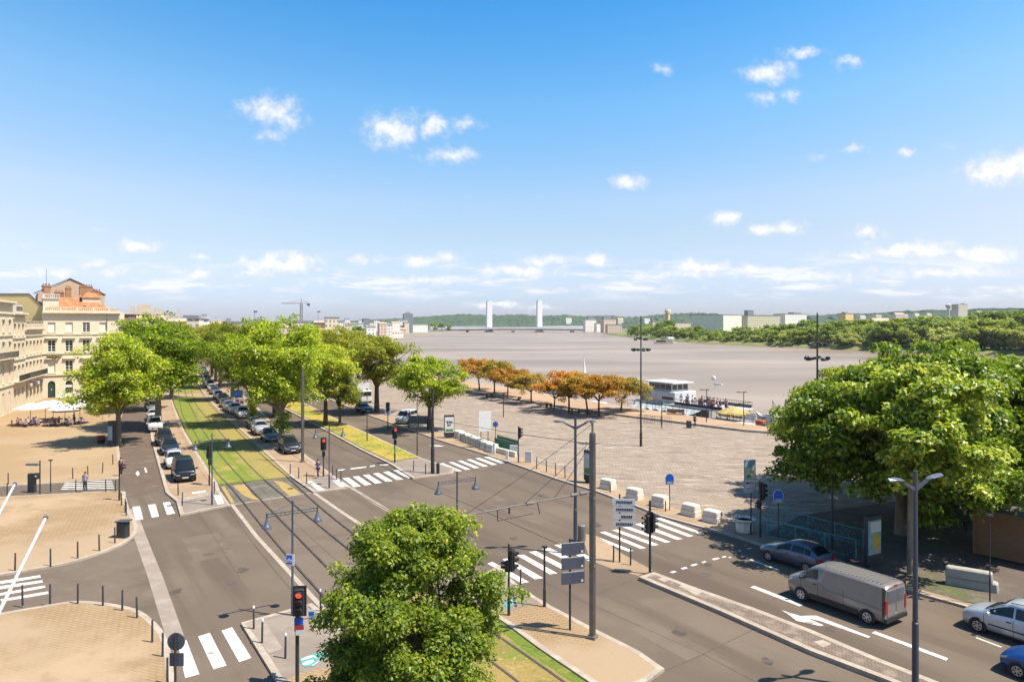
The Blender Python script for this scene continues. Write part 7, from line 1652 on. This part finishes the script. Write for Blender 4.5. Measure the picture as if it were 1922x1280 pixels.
# direction arrows, seen from the front, and the backs of three boards
x, y = G(1163, 1055, .02); r = thing('direction_sign', 'pole with four pale arrow shaped direction plates', 'direction sign', (x, y, .02), -.12)
k = MB(); k.tube((0, .05, 0), (0, .05, 4.0), .05); k.build('pole', M_post, r)
for i, z_ in enumerate((3.55, 3.12, 2.70, 2.26)):
    o_ = [(-.42, .0), (-.36, .13), (-.30, .165), (.88, .165), (.9, .15), (.9, -.15), (.88, -.165), (-.30, -.165), (-.36, -.13)] if i else [(-.42, -.2), (-.42, .2), (.9, .2), (.9, -.2)]
    k = MB(); k.extrude(o_, (0, -.02, z_), (1, 0, 0), (0, 0, 1), (0, 1, 0), .04); pl = k.build('arrow_plate', M_swhite, r)
    k = MB(); rd = random.Random(i); xx = -.2 if i != 2 else .1
    while xx < .75: l = rd.uniform(.05, .1); k.box((xx + l / 2, -.025, z_), (l, .008, .15)); xx += l + .03
    k.build('lettering', M_ink, pl)
x, y = G(1071, 1183, PZ); r = thing('direction_board', 'three slate blue backs of direction boards on one dark pole', 'direction sign', (x, y, PZ), .28)
k = MB(); k.tube((0, .08, 0), (0, .08, 4.15), .055); k.build('pole', M_post, r)
for z_ in (3.72, 3.06, 2.40): k = MB(); k.bevbox((.12, 0, z_), (1.12, .06, .56), .02); bk = k.build('back_panel', M_sback, r); k = MB(); k.box((.55, -.034, z_ - .16), (.09, .006, .1)); k.build('sticker', M_swhite, bk)
# advertising panels
def mupi(px, py, label, rz, faces, w_=1.25, h=2.85):
    x, y = G(px, py, PZ); r = thing('poster_panel', label, 'poster panel', (x, y, PZ), rz, 'free standing poster panels')
    k = MB(); k.bevbox((0, 0, h / 2 + .1), (w_, .24, h - .2), .03); k.box((0, 0, .12), (w_ * .7, .2, .25)); cs = k.build('case', M_post, r)
    k = MB(); k.box((0, -.126, h * .58), (w_ - .14, .012, h * .66)); po = k.build('poster', faces[0], cs)
    for i, (a, b_, c_, d_, m_) in enumerate(faces[1]): k = MB(); k.box((a, -.136 - i * .0008, b_), (c_, .008, d_)); k.build('print', m_, po)
mupi(843, 822, 'poster panel with dark round prints on white beside the spreading plane tree', .25, (M_swhite, [(-.22, 1.95, .22, .3, M_ink), (.05, 1.98, .2, .28, M_ink), (.28, 1.95, .18, .24, M_ink), (-.15, 1.6, .2, .26, M_ink), (.1, 1.62, .18, .2, M_ink), (0, .98, .9, .3, M_green)])); mupi(1106, 906, 'narrow looking poster panel with green foliage print behind the winged lamp', -.95, (M_lgreen, [(0, 1.05, 1.0, .5, M_green), (.1, 1.7, .7, .4, M_lgreen), (0, 2.3, 1.0, .3, M_swhite)]))
mupi(1638, 1063, 'large dark poster panel with yellow poster beside the grey van', -.42 + .9, (M_pblue, [(.16, 1.35, .62, 1.05, M_pyel), (.1, 2.3, .9, .6, M_lgreen), (.2, 1.0, .4, .3, M_brownw)]), 1.25, 2.95)
board(728, 792, 'white notice with blue print on a short post by the white minivan', [(0, .95, .85, .85, M_swhite, [(-.1, .42, .4, .16, M_sblue), (.1, .3, .5, .1, M_sblue)])], (0,), rz=-.1)
board(446, 762, 'blue and red printed banner panel behind the dark plane trunk', [(-.2, 1.5, 2.3, 1.2, M_sback, [(0, .2, 1.9, .8, M_sblue)]), (.4, .3, 1.8, 1.0, M_swhite, [(-.4, .3, .5, .5, M_red), (.4, .2, .6, .4, M_red)])], (-.9, .9), rz=-.2)
# grey hoarding with stone end, next to the minivan
x, y = G(788, 803, PZ); r = thing('hoarding', 'grey mesh hoarding with a stone end block beside the white minivan', 'barrier', (x, y, PZ), -.12); k = MB(); k.box((-.2, 0, 1.1), (2.7, .06, 1.1)); k.build('panel', mat('hoarding_mesh', (.17, .17, .19), rough=.8, var=.3, scale=6), r)
k = MB(); 
for q_ in (-1.5, -.2, 1.0): k.box((q_, 0, .55), (.09, .09, 1.15))
k.build('posts', M_post, r); k = MB(); k.bevbox((1.5, 0, .85), (.6, .7, 1.5), .05); k.build('end_block', M_block, r)
# bollards, one object each
BO = MB(); BO.path([(0, 0, -.02), (0, 0, .98), (0, 0, 1.0)], [.048, .044, .03], 8); BOM = BO.mesh('bollard', M_post, 40)
BW_ = MB(); BW_.path([(0, 0, -.02), (0, 0, .98), (0, 0, 1.0)], [.048, .044, .03], 8); BW_.lathe((0, 0, .93), [(.05, 0), (.058, .05), (.045, .11), (.01, .14)], 8, 1); BWM = BW_.mesh('bollard', [M_post, M_swhite], 40)
def bollards(pts, where, group, me=None, hs=1.0, z=PZ):
    for i, p in enumerate(pts):
        o = link('bollard', me or BOM); o.location = (*G(*p, z), z); o.scale = (1, 1, hs); o.rotation_euler = (R(random.uniform(-1.5, 1.5)), R(random.uniform(-1.5, 1.5)), 0)
        tag(o, f'{ordn(i)} slim dark bollard {where}', 'bollard', group)
bollards([c2(*p) for p in [(113, 893), (250, 888), (389, 886), (515, 896), (612, 920), (686, 957), (762, 1079), (814, 1150), (838, 1285)]], 'from the left along the kerb of the lower square', 'bollards of the lower square')
bollards([c2(*p) for p in [(75, 722), (253, 698), (389, 660), (497, 622), (575, 583)]], 'from the left along the curved edge of the middle square', 'bollards of the middle square')
bollards([c2(*p) for p in [(36, 345), (378, 327), (530, 327), (578, 327), (608, 395), (626, 430), (632, 445)]], 'from the left on the near side of the upper lane', 'bollards of the upper lane')
bollards([c2(*p) for p in [(41, 290), (364, 262), (440, 252), (513, 234), (565, 190)]], 'from the left on the far side of the upper lane', 'bollards of the upper lane')
bollards([c2(*p) for p in [(892, 345), (912, 395), (1073, 335)]], 'from the left at the end of the left parking strip', 'bollards by the parking strips')
bollards([c4(*p) for p in [(945, 880), (1007, 985), (1182, 1100), (1447, 745)]], 'with white cap, from left, by the near red light', 'white capped bollards', BWM)
bollards([c3(*p) for p in [(1218, 840), (1282, 870), (1342, 910), (1537, 850), (1567, 882), (1600, 900)]], 'from the left on the corner of the right parking strip', 'bollards by the parking strips')
bollards([c5(*p) for p in [(865, 815), (955, 840)]], 'from the left on the paved nose of the median', 'bollards on the median nose')
bollards([c7(*p) for p in [(672, 1005), (757, 1032), (836, 1060), (917, 1087)]], 'from the left along the kerb before the stone blocks', 'bollards of the quay square', hs=1.15)
bollards([d2(390, 660), d2(865, 820)], 'from the left against the pale stone blocks', 'bollards of the quay square', hs=.75)
bollards([d2(418, 1255), d2(565, 1280), d1(600, 740)], 'from the right on the refuge of the zebra crossing', 'bollards of the refuge', z=.02)
x, y = G(822, 889, PZ); o = tag(MB().bevbox((0, 0, .5), (.3, .22, 1.0), .04).build('control_cabinet', M_post), 'small dark control cabinet at the foot of the stout mast', 'cabinet'); o.location = (x, y, PZ)
x, y = G(1092, 1015, .02); o = tag(MB().lathe((0, 0, 0), [(.24, 0), (.26, .5), (.26, 1.0), (.2, 1.05)], 10).build('litter_bin', M_galv), 'round brown litter bin on the refuge beside the winged lamp', 'litter bin'); o.location = (x, y, .02)
# stone blocks
def block(px, py, label, s_=(1.3, .8, .85), rz=None, group='pale stone blocks along the square', z=PZ):
    x, y = G(px, py, z); r = thing('stone_block', label, 'stone block', (x, y, z), (ROAD_ANG + .12) if rz is None else rz, group)
    k = MB(); k.bevbox((0, 0, s_[2] * .27), (s_[0], s_[1], s_[2] * .54), .04, taper=.985); k.build('lower_course', M_block, r); k = MB(); k.bevbox((0, 0, s_[2] * .78), (s_[0] * .94, s_[1] * .92, s_[2] * .44), .06, taper=.97); k.build('upper_course', M_block, r)
for a in [(d2(372, 628), 'first stone block from the poster panel along the square'), (d2(600, 712), 'second stone block from the poster panel, above a direction plate'), (d2(820, 778), 'third stone block from the poster panel, before the blue sign'), (d2(1082, 855), 'fourth stone block from the poster panel, beyond the blue sign'), (d2(1268, 912), 'fifth stone block from the poster panel, nearest the planter')]: block(*a[0], a[1])
for i in range(7):
    u = i / 6; block(862 + (924 - 862) * u, 822 + (848 - 822) * u, f'{ordn(i)} block of the white capped row from the round-print poster panel', (1.25, 1.0, .9), ROAD_ANG + .1, 'white capped blocks behind the bicycle stands')
x, y = G(1397, 998, PZ); r = thing('planter', 'weathered round stone planter with a wide rim near the railings', 'planter', (x, y, PZ)); k = MB().lathe((0, 0, 0), [(.5, 0), (.56, .08), (.58, .5), (.62, .7), (.78, .82), (.8, .92), (.6, .92), (.55, .8)], 10); k.build('tub', M_block, r); k = MB().lathe((0, 0, .72), [(.01, 0), (.55, .08)], 10); k.build('soil', M_dirt, r)
for i, (z_, lab) in enumerate(((0, 'lower weathered concrete beam beside the silver people carrier'), (.5, 'upper weathered concrete beam stacked on another one'))):
    x, y = G(1825, 1103, PZ); o = MB().bevbox((0, 0, .25), (2.4 - i * .25, .62 - .08 * i, .5), .07, taper=.97).build('concrete_beam', M_conc); o.location = (x - .15 * i, y + .05, PZ + z_); o.rotation_euler = (0, 0, -.62 + .02 * i); tag(o, lab, 'concrete beam')
# stair railings of the underground car park
def railing(pa, pb, label, m_, h=1.0, lattice=True, name='railing', z=PZ, seed=1, cat='railing'):
    a = Vector(G(*pa, z)); b_ = Vector(G(*pb, z)); L_ = (b_ - a).length; r = thing(name, label, cat, (a.x, a.y, z), math.atan2(b_.y - a.y, b_.x - a.x), 'railings of the parking stairs')
    k = MB(); n_ = max(2, int(L_ / 1.7))
    for i in range(n_ + 1): k.box((L_ * i / n_, 0, h / 2), (.06, .06, h))
    k.box((L_ / 2, 0, h), (L_ + .06, .07, .05)); k.box((L_ / 2, 0, .12), (L_, .045, .04)); k.build('frame', m_ if lattice else M_galv, r)
    if lattice:
        k = MB(); rd = random.Random(seed)
        for i in range(int(L_ * 22)):
            x0 = rd.uniform(0, L_); z0 = rd.uniform(.15, h - .05); an = rd.uniform(0, 6.28); pts = [(x0, 0, z0)]
            for s_ in range(3): an += rd.uniform(-1, 1); q_ = pts[-1]; pts.append((min(max(q_[0] + .11 * math.cos(an), 0), L_), 0, min(max(q_[2] + .11 * math.sin(an), .13), h - .02)))
            k.path(pts, .011, 3, cap=False)
        k.build('lattice', m_, r)
    else:
        k = MB(); k.box((L_ / 2, 0, h / 2 + .04), (L_ - .1, .03, h - .22)); p_ = k.build('panel', m_, r); k = MB()
        for i in range(int(L_ / .22)): k.box((.1 + i * .22, -.03, h * .5), (.03, .03, h - .2))
        k.build('slats', M_grn, p_)
    return r
railing(d4(122, 490), d4(600, 610), 'turquoise scribble patterned railing along the near side of the parking stairs', M_turq, 1.15); railing(d4(205, 425), d4(640, 545), 'turquoise railing along the far side of the parking stairs', M_turq, 1.1, seed=3); railing(d4(92, 460), d4(122, 490), 'short end piece of the turquoise railings', M_turq, 1.0, seed=4)
railing(c5(1475, 640), c5(1640, 690), 'green panelled railing on the square beside the white notice boards', M_grn, 1.15, False); railing(c5(1495, 615), c5(1650, 660), 'far green panelled railing of the stairs by the notice boards', M_grn, 1.1, False)
x, y = G(*c5(1550, 690), PZ); r = thing('stair_wall', 'low pale parapet wall below the green railing', 'wall', (x, y, PZ), math.atan2(G(*c5(1660, 715), PZ)[1] - G(*c5(1470, 665), PZ)[1], G(*c5(1660, 715), PZ)[0] - G(*c5(1470, 665), PZ)[0])); k = MB(); k.bevbox((0, 0, .28), (4.2, .3, .56), .03); k.build('parapet', M_block, r)
for (px, py, w_, h_, lab) in ((965, 853, .95, 1.0, 'white placard leaning by the dark traffic light'), (992, 868, .7, 1.15, 'white upright marker stone at the kerb'), (952, 862, .28, .9, 'slim white kerb post left of the traffic light'), (927, 853, .25, 1.2, 'slim white post at the end of the bicycle stands')):
    x, y = G(px, py, PZ); o = MB().bevbox((0, 0, h_ / 2), (w_, .14, h_), .02).build('marker', M_swhite); o.location = (x, y, PZ); o.rotation_euler = (0, 0, -.3); tag(o, lab, 'marker')
# bicycles
def bicycle_proto(label, loc, rz, group, m_=None):
    r = thing('bicycle', label, 'bicycle', loc, rz, group)
    for x_ in (-.52, .52):
        k = MB(); 
        for i in range(16): a, b_ = i * math.pi / 8, (i + 1) * math.pi / 8; k.tube((x_ + .33 * math.cos(a), 0, .34 + .33 * math.sin(a)), (x_ + .33 * math.cos(b_), 0, .34 + .33 * math.sin(b_)), .02, n=4, cap=False)
        for i in range(8): a = i * math.pi / 4; k.tube((x_, 0, .34), (x_ + .32 * math.cos(a), 0, .34 + .32 * math.sin(a)), .004, n=3, cap=False)
        k.build('wheel', M_tyre, r)
    k = MB()
    for a, b_ in (((-.52, .34), (-.08, .30)), ((-.08, .30), (-.22, .86)), ((-.22, .78), (.36, .84)), ((-.08, .30), (.38, .72)), ((-.52, .34), (-.2, .76)), ((.52, .34), (.34, .98))): k.tube((a[0], 0, a[1]), (b_[0], 0, b_[1]), .018, n=5)
    k.build('frame', m_ or M_sback, r); k = MB().tube((.34, -.27, 1.0), (.34, .27, 1.0), .014, n=5); k.build('handlebar', M_galv, r); k = MB().bevbox((-.24, 0, .9), (.26, .13, .06), .02); k.build('saddle', M_blk, r); return r
b0 = bicycle_proto('first bicycle from the left at the stands below the white notice boards', (*G(*c5(1380, 640), PZ), PZ), .9, 'bicycles at the stands'); 
for i, (px, py) in enumerate([(1398, 643), (1415, 648), (1432, 654), (1448, 662), (1310, 608), (1255, 592)]): dup(b0, (*G(*c5(px, py), PZ), PZ), .8 + .1 * (i % 3), f'{ordn(i + 1)} bicycle from the left at the stands below the white notice boards' if i < 4 else ('bicycle leaning at the stand under the round-print poster panel' if i == 5 else 'bicycle alone at the middle stand before the capped blocks'), 'bicycles at the stands')
for i, (px, py) in enumerate([(1705, 985), (1760, 990), (1790, 985), (1812, 995)]): dup(b0, (*G(px, py, PZ), PZ), .2 + i * .3, f'{ordn(i)} bicycle from the left in the shade under the big trees', 'bicycles under the big trees')
dup(b0, (*G(1596, 1052, PZ), PZ), .8, 'bicycle leaning on the turquoise railing by the large poster panel', 'bicycles under the big trees')
SH = MB(); SH.path([(-.4, 0, 0), (-.4, 0, .8), (.4, 0, .8), (.4, 0, 0)], .025, 6); SHM = SH.mesh('bicycle_stand', M_post)
for i, p in enumerate([(1200, 590), (1235, 600), (1270, 610), (1310, 622), (1350, 640), (1395, 650)]):
    o = link('bicycle_stand', SHM); o.location = (*G(*c5(*p), PZ), PZ); o.rotation_euler = (0, 0, .9); tag(o, f'{ordn(i)} hoop stand from the left before the white capped blocks', 'bicycle stand', 'bicycle hoop stands')
# cabin at the right edge
x, y = G(1829, 1041, PZ); x2, y2 = G(1917, 1061, PZ); an = math.atan2(y2 - y, x2 - x); r = thing('wooden_cabin', 'brown horizontally boarded wooden cabin at the right frame edge', 'cabin', (x, y, PZ), an)
k = MB()
for i in range(22): k.bevbox((2.6, 1.6, .18 + i * .118), (5.2, 3.2, .112), .008)
k.build('boarded_walls', M_wood, r); k = MB()
for q_ in ((.0, 0), (5.2, 0), (0, 3.2), (5.2, 3.2)): k.box((q_[0], q_[1], 1.4), (.14, .14, 2.6))
k.build('corner_posts', M_wood, r); k = MB(); k.box((2.6, 1.6, 2.82), (5.7, 3.7, .1)); k.build('roof', M_slate, r)
x, y = G(1765, 968, PZ); r = thing('market_stall', 'dark closed stall with flat roof in the shade behind the big tree', 'stall', (x, y, PZ), -.2); k = MB(); k.box((0, 0, 1.1), (4.5, 2.2, 2.2)); k.build('body', M_blk, r); k = MB(); k.box((0, -.3, 2.35), (5.2, 3.2, .16)); k.build('roof', M_slate, r)
# promenade furniture
x, y = G(1510, 812, .42); r = thing('quay_shelter', 'flat roofed glass shelter with posters on the promenade by the big tree', 'shelter', (x + 1.6, y, .42), -.9); k = MB(); k.box((.6, 0, 3.15), (5.5, 2.6, .14)); k.build('roof', M_sgrey, r); k = MB()
for q_ in ((-1.6, -1.0), (-1.6, 1.0), (2.6, -1.0), (2.6, 1.0)): k.tube((q_[0], q_[1], 0), (q_[0], q_[1], 3.1), .06)
k.build('posts', M_sgrey, r); k = MB(); k.box((.5, .3, 1.7), (3.8, .06, 2.0)); pn = k.build('glass_panel', M_pblue, r); k = MB(); k.box((.2, .262, 1.2), (2.2, .012, .7)); k.build('poster', M_brownw, pn)
r = thing('mooring_pile', 'dark tapered mooring pile in the river by the shelter', 'mooring pile', (XD(1476, 104), 104, -4.2)); k = MB().lathe((0, 0, 0), [(.6, 0), (.55, 3.6), (.5, 5.2), (.18, 7.4), (.1, 7.6)], 9); k.build('pile', M_slate, r)
def lrail(t0, t1, label):
    a = E1 + (E2 - E1) * t0 - QN * .4; b_ = E1 + (E2 - E1) * t1 - QN * .4; L_ = (b_ - a).length; r = thing('quay_railing', label, 'railing', (a.x, a.y, .42), math.atan2(b_.y - a.y, b_.x - a.x)); k = MB()
    for i in range(int(L_ / 1.5) + 1): k.tube((i * 1.5, 0, 0), (i * 1.5, 0, 1.05), .03, n=5)
    for z_ in (.5, 1.05): k.tube((0, 0, z_), (L_, 0, z_), .022, n=5)
    k.build('rails', M_iron, r)
lrail(.30, -.5, 'thin quay railing between the work boat and the shelter'); lrail(1.0, .38, 'thin quay railing along the moored barge')
x, y = G(1276, 803, PZ); r = thing('bench', 'dark timber bench on the step between the square and promenade', 'bench', (XD(1268, 110), 110, PZ), -.25); k = MB(); k.box((0, 0, .45), (2.6, .5, .08)); k.build('seat', M_wood, r); k = MB(); k.box((0, .24, .85), (2.6, .06, .55)); k.build('backrest', M_wood, r)
for q_ in (-1.1, 1.1): k = MB(); k.box((q_, 0, .2), (.1, .45, .42)); k.build('leg', M_iron, r)
FE = MB(); FE.path([(-.75, 0, 0), (-.75, 0, 1.1), (.75, 0, 1.1), (.75, 0, 0)], .03, 5)
for i in range(5): FE.tube((-.5 + i * .25, 0, .0), (-.5 + i * .25, 0, 1.1), .02, n=4)
FEM = FE.mesh('barred_barrier', M_galv)
for i, px in enumerate((1207, 1219, 1231, 1250)): o = link('barred_barrier', FEM); o.location = (*G(px, 793 + i * 1.2, PZ), PZ); o.rotation_euler = (0, 0, -.5); tag(o, f'{ordn(i)} barred barrier from the floodlight mast at the promenade step', 'barrier', 'barred barriers at the promenade step')
TB = MB(); TB.box((0, 0, .72), (1.6, .7, .06)); TB.box((-.6, 0, .36), (.06, .5, .7)); TB.box((.6, 0, .36), (.06, .5, .7)); TBm = TB.mesh('picnic_table', M_wood)
for i, (px, py) in enumerate([(905, 741), (918, 745), (975, 752), (1030, 765), (1047, 770), (1080, 776)]): o = link('picnic_table', TBm); o.location = (*G(px, py, PZ), PZ); o.rotation_euler = (0, 0, i * .7); tag(o, f'{ordn(i)} low timber table from the left in the shade of the orange trees', 'table', 'timber tables under the orange trees')
r = tag(MB().bevbox((0, 0, .5), (.6, .6, 1.0), .05).build('litter_bin', M_post), 'dark square litter bin on the cobbles below the promenade', 'litter bin'); r.location = (*G(1293, 803, PZ), PZ)

# left square: parasols, chairs, tables, posts
pr = None
for i, (px, py, cz, lab) in enumerate([(57, 797, 2.6, 'leftmost white parasol of the cafe terrace'), (85, 792, 2.5, 'white parasol behind the leftmost one'), (122, 798, 2.45, 'white parasol in the middle of the cafe terrace'), (150, 795, 2.75, 'white parasol at the right end of the cafe terrace'), (135, 772, 2.6, 'white parasol before the arched shop of the corner house'), (205, 776, 2.6, 'white parasol under the nearest plane tree'), (100, 788, 2.4, 'low white parasol behind the middle one')]):
    loc = (*G(px, py, PZ), PZ)
    if pr is None:
        pr = thing('parasol', lab, 'parasol', loc, 0, 'parasols of the cafe terrace'); k = MB().lathe((0, 0, 2.25), [(2.15, 0), (2.12, .08), (1.1, .46), (.08, .8)], 8); k.build('canopy', M_para, pr); k = MB().tube((0, 0, 0), (0, 0, 3.1), .035); k.build('pole', M_iron, pr); k = MB().lathe((0, 0, 0), [(.35, 0), (.3, .12)], 10); k.build('base', M_conc, pr)
    else: dup(pr, loc, i * .4, lab, 'parasols of the cafe terrace', (1, 1, cz / 2.5))
ch = thing('chair', 'first chair', 'chair', (0, 0, 0), 0, 'chairs of the cafe terrace'); M_ch = mat('pink_weave', (.42, .27, .26), rough=.8, var=.2, scale=9); M_ch2 = mat('violet_weave', (.24, .20, .30), rough=.8, var=.2, scale=9)
k = MB().box((0, 0, .45), (.44, .44, .04)); k.build('seat', M_ch, ch); k = MB().box((-.22, 0, .72), (.03, .44, .42)); k.build('backrest', M_ch, ch)
for sx in (-.19, .19):
    for sy in (-.19, .19): k = MB().tube((sx, sy, 0), (sx * .95, sy * .95, .44), .015, n=5); k.build('leg', M_iron, ch)
tb = thing('cafe_table', 'first table', 'table', (0, 0, 0), 0, 'tables of the cafe terrace'); k = MB().lathe((0, 0, .7), [(.36, 0), (.36, .03)], 12); k.build('tabletop', M_white_s, tb); k = MB().tube((0, 0, 0), (0, 0, .7), .03); k.build('leg', M_iron, tb)
rnd = random.Random(3); ci = 0
for ti, (px, py) in enumerate([(36, 800), (50, 801), (62, 797), (74, 799), (96, 799), (108, 797), (121, 800), (133, 798), (147, 797)]):
    x, y = G(px, py, PZ); lt = f'{ordn(ti)} small cafe table from the left under the parasols'
    if ti == 0: tb.location = (x, y, PZ); tb['label'] = lt
    else: dup(tb, (x, y, PZ), 0, lt)
    for q_ in range(3):
        a = q_ * 2.1 + ti; lc = f'{("far", "left", "near")[q_]} chair at the {ordn(ti)} cafe table from the left'; p_ = (x + .7 * math.cos(a), y + .7 * math.sin(a), PZ)
        if ci == 0: ch.location = p_; ch.rotation_euler = (0, 0, a + math.pi); ch['label'] = lc
        else: dup(ch, p_, a + math.pi, lc, paint={'pink_weave': M_ch2} if ci % 3 == 0 else None)
        ci += 1
for i, (px, py, pose, s_, t_) in enumerate([(33, 801, 'sit', 'pink', 'navy'), (53, 800, 'sit', 'white', 'navy'), (68, 799, 'sit', 'navy', 'black'), (98, 800, 'sit', 'pink', 'white'), (111, 799, 'sit', 'blue', 'navy'), (130, 800, 'sit', 'white', 'khaki'), (139, 797, 'stand', 'khaki', 'black')]):
    person(pose, (*G(px, py, PZ), PZ), rnd.uniform(0, 6), s_, t_, f'{ordn(i)} cafe guest from the left in {s_} under the white parasols', 'cafe guests')
x, y = G(217, 834, PZ); r = thing('poster_column', 'dark poster column at the foot of the nearest left plane tree', 'poster column', (x + .1, y - .9, PZ)); k = MB().lathe((0, 0, 0), [(.5, 0), (.5, .3), (.44, .32), (.44, 2.6), (.5, 2.62), (.5, 2.85)], 14); k.build('column', M_post, r); k = MB(); k.box((0, -.45, 1.5), (.5, .03, 1.6)); k.build('poster', M_pblue, r)
x, y = G(190, 832, PZ); r = thing('flower_tub', 'round tub of red flowers on the upper square', 'flower tub', (x, y, PZ)); k = MB().lathe((0, 0, 0), [(.35, 0), (.45, .4), (.42, .42)], 10); k.build('tub', M_blk, r)
M_rf = leafmat('red_petals', [(0, (.20, .02, .03)), (.5, (.45, .05, .08)), (1, (.6, .18, .2))], trans=.2); o = link('flowers', leaf_mesh('flowers', [(0, 0, .62, .42), (.2, .1, .6, .35), (-.2, 0, .62, .33)], 500, .14, M_rf, 8), r)
r = thing('info_pillar', 'dark information pillar with a tilted top by the upper lane', 'info pillar', (*G(60, 924, 0), 0), -.1); k = MB().bevbox((0, 0, .8), (.62, .3, 1.6), .03); k.build('pillar', M_post, r); k = MB().box((.42, -.02, 1.38), (.3, .3, .5)); hd = k.build('ticket_box', M_post, r); k = MB().box((.46, -.176, 1.4), (.14, .012, .14)); k.build('display', M_swhite, hd)
r = thing('finger_post', 'dark finger post with one grey arrow plate by the upper lane', 'direction sign', (*G(75, 929, .0), .0)); k = MB().tube((0, 0, 0), (0, 0, 2.85), .05); k.build('pole', M_post, r); k = MB().box((-.62, -.02, 2.52), (1.1, .04, .22)); pl = k.build('arrow_plate', M_sgrey, r); k = MB()
for i in range(7): k.box((-1.05 + i * .14, -.045, 2.52), (.09, .008, .1))
k.build('lettering', M_ink, pl)
r = thing('litter_bin', 'dark slanted lid litter bin at the right corner of the middle square', 'litter bin', (*G(231, 1008, PZ), PZ), -.15); k = MB().bevbox((0, 0, .5), (.66, .5, 1.0), .04); k.build('bin_body', M_post, r); k = MB().box((.05, -.02, 1.08), (.86, .62, .07), ry=-.06); k.build('lid', M_sback, r)
# flag poles reaching out from the facade below the window
for (tip, base, yt, yb, lab) in (((86, 971), (-58, 1262), 9.0, 7.2, 'white slanting flag pole at the lower left'), ((28, 908), (-100, 1150), 11.0, 9.0, 'shorter white slanting flag pole at the left edge')):
    a = Vector((XD(tip[0], yt), yt, ZD(tip[1], yt))); b_ = Vector((XD(base[0], yb), yb, ZD(base[1], yb))); r = thing('flag_pole', lab, 'flag pole', tuple(b_), 0, 'flag poles of the near facade'); k = MB().tube((0, 0, 0), a - b_, .02, .017, 10); k.build('pole', M_flag, r, 40); k = MB().ball(a - b_, .03, 8, 6); k.build('finial', M_bell, r)

# ------------------------------------------------------------------ air: pale even haze round the whole scene
hz = MB().box((0, 4300, 25), (16000, 9200, 64)).build('haze', bpy.data.materials.new('haze')); hz['kind'] = 'stuff'; hz['label'] = 'thin pale haze in the air over the river and city'; hz['category'] = 'haze'
t = hz.data.materials[0]; t.use_nodes = True; t = t.node_tree; t.nodes.clear(); o_ = N(t, 'ShaderNodeOutputMaterial'); v_ = N(t, 'ShaderNodeVolumePrincipled')
v_.inputs['Color'].default_value = (.82, .90, 1, 1); v_.inputs['Density'].default_value = 0.00005; v_.inputs['Anisotropy'].default_value = .2; t.links.new(v_.outputs[0], o_.inputs['Volume'])
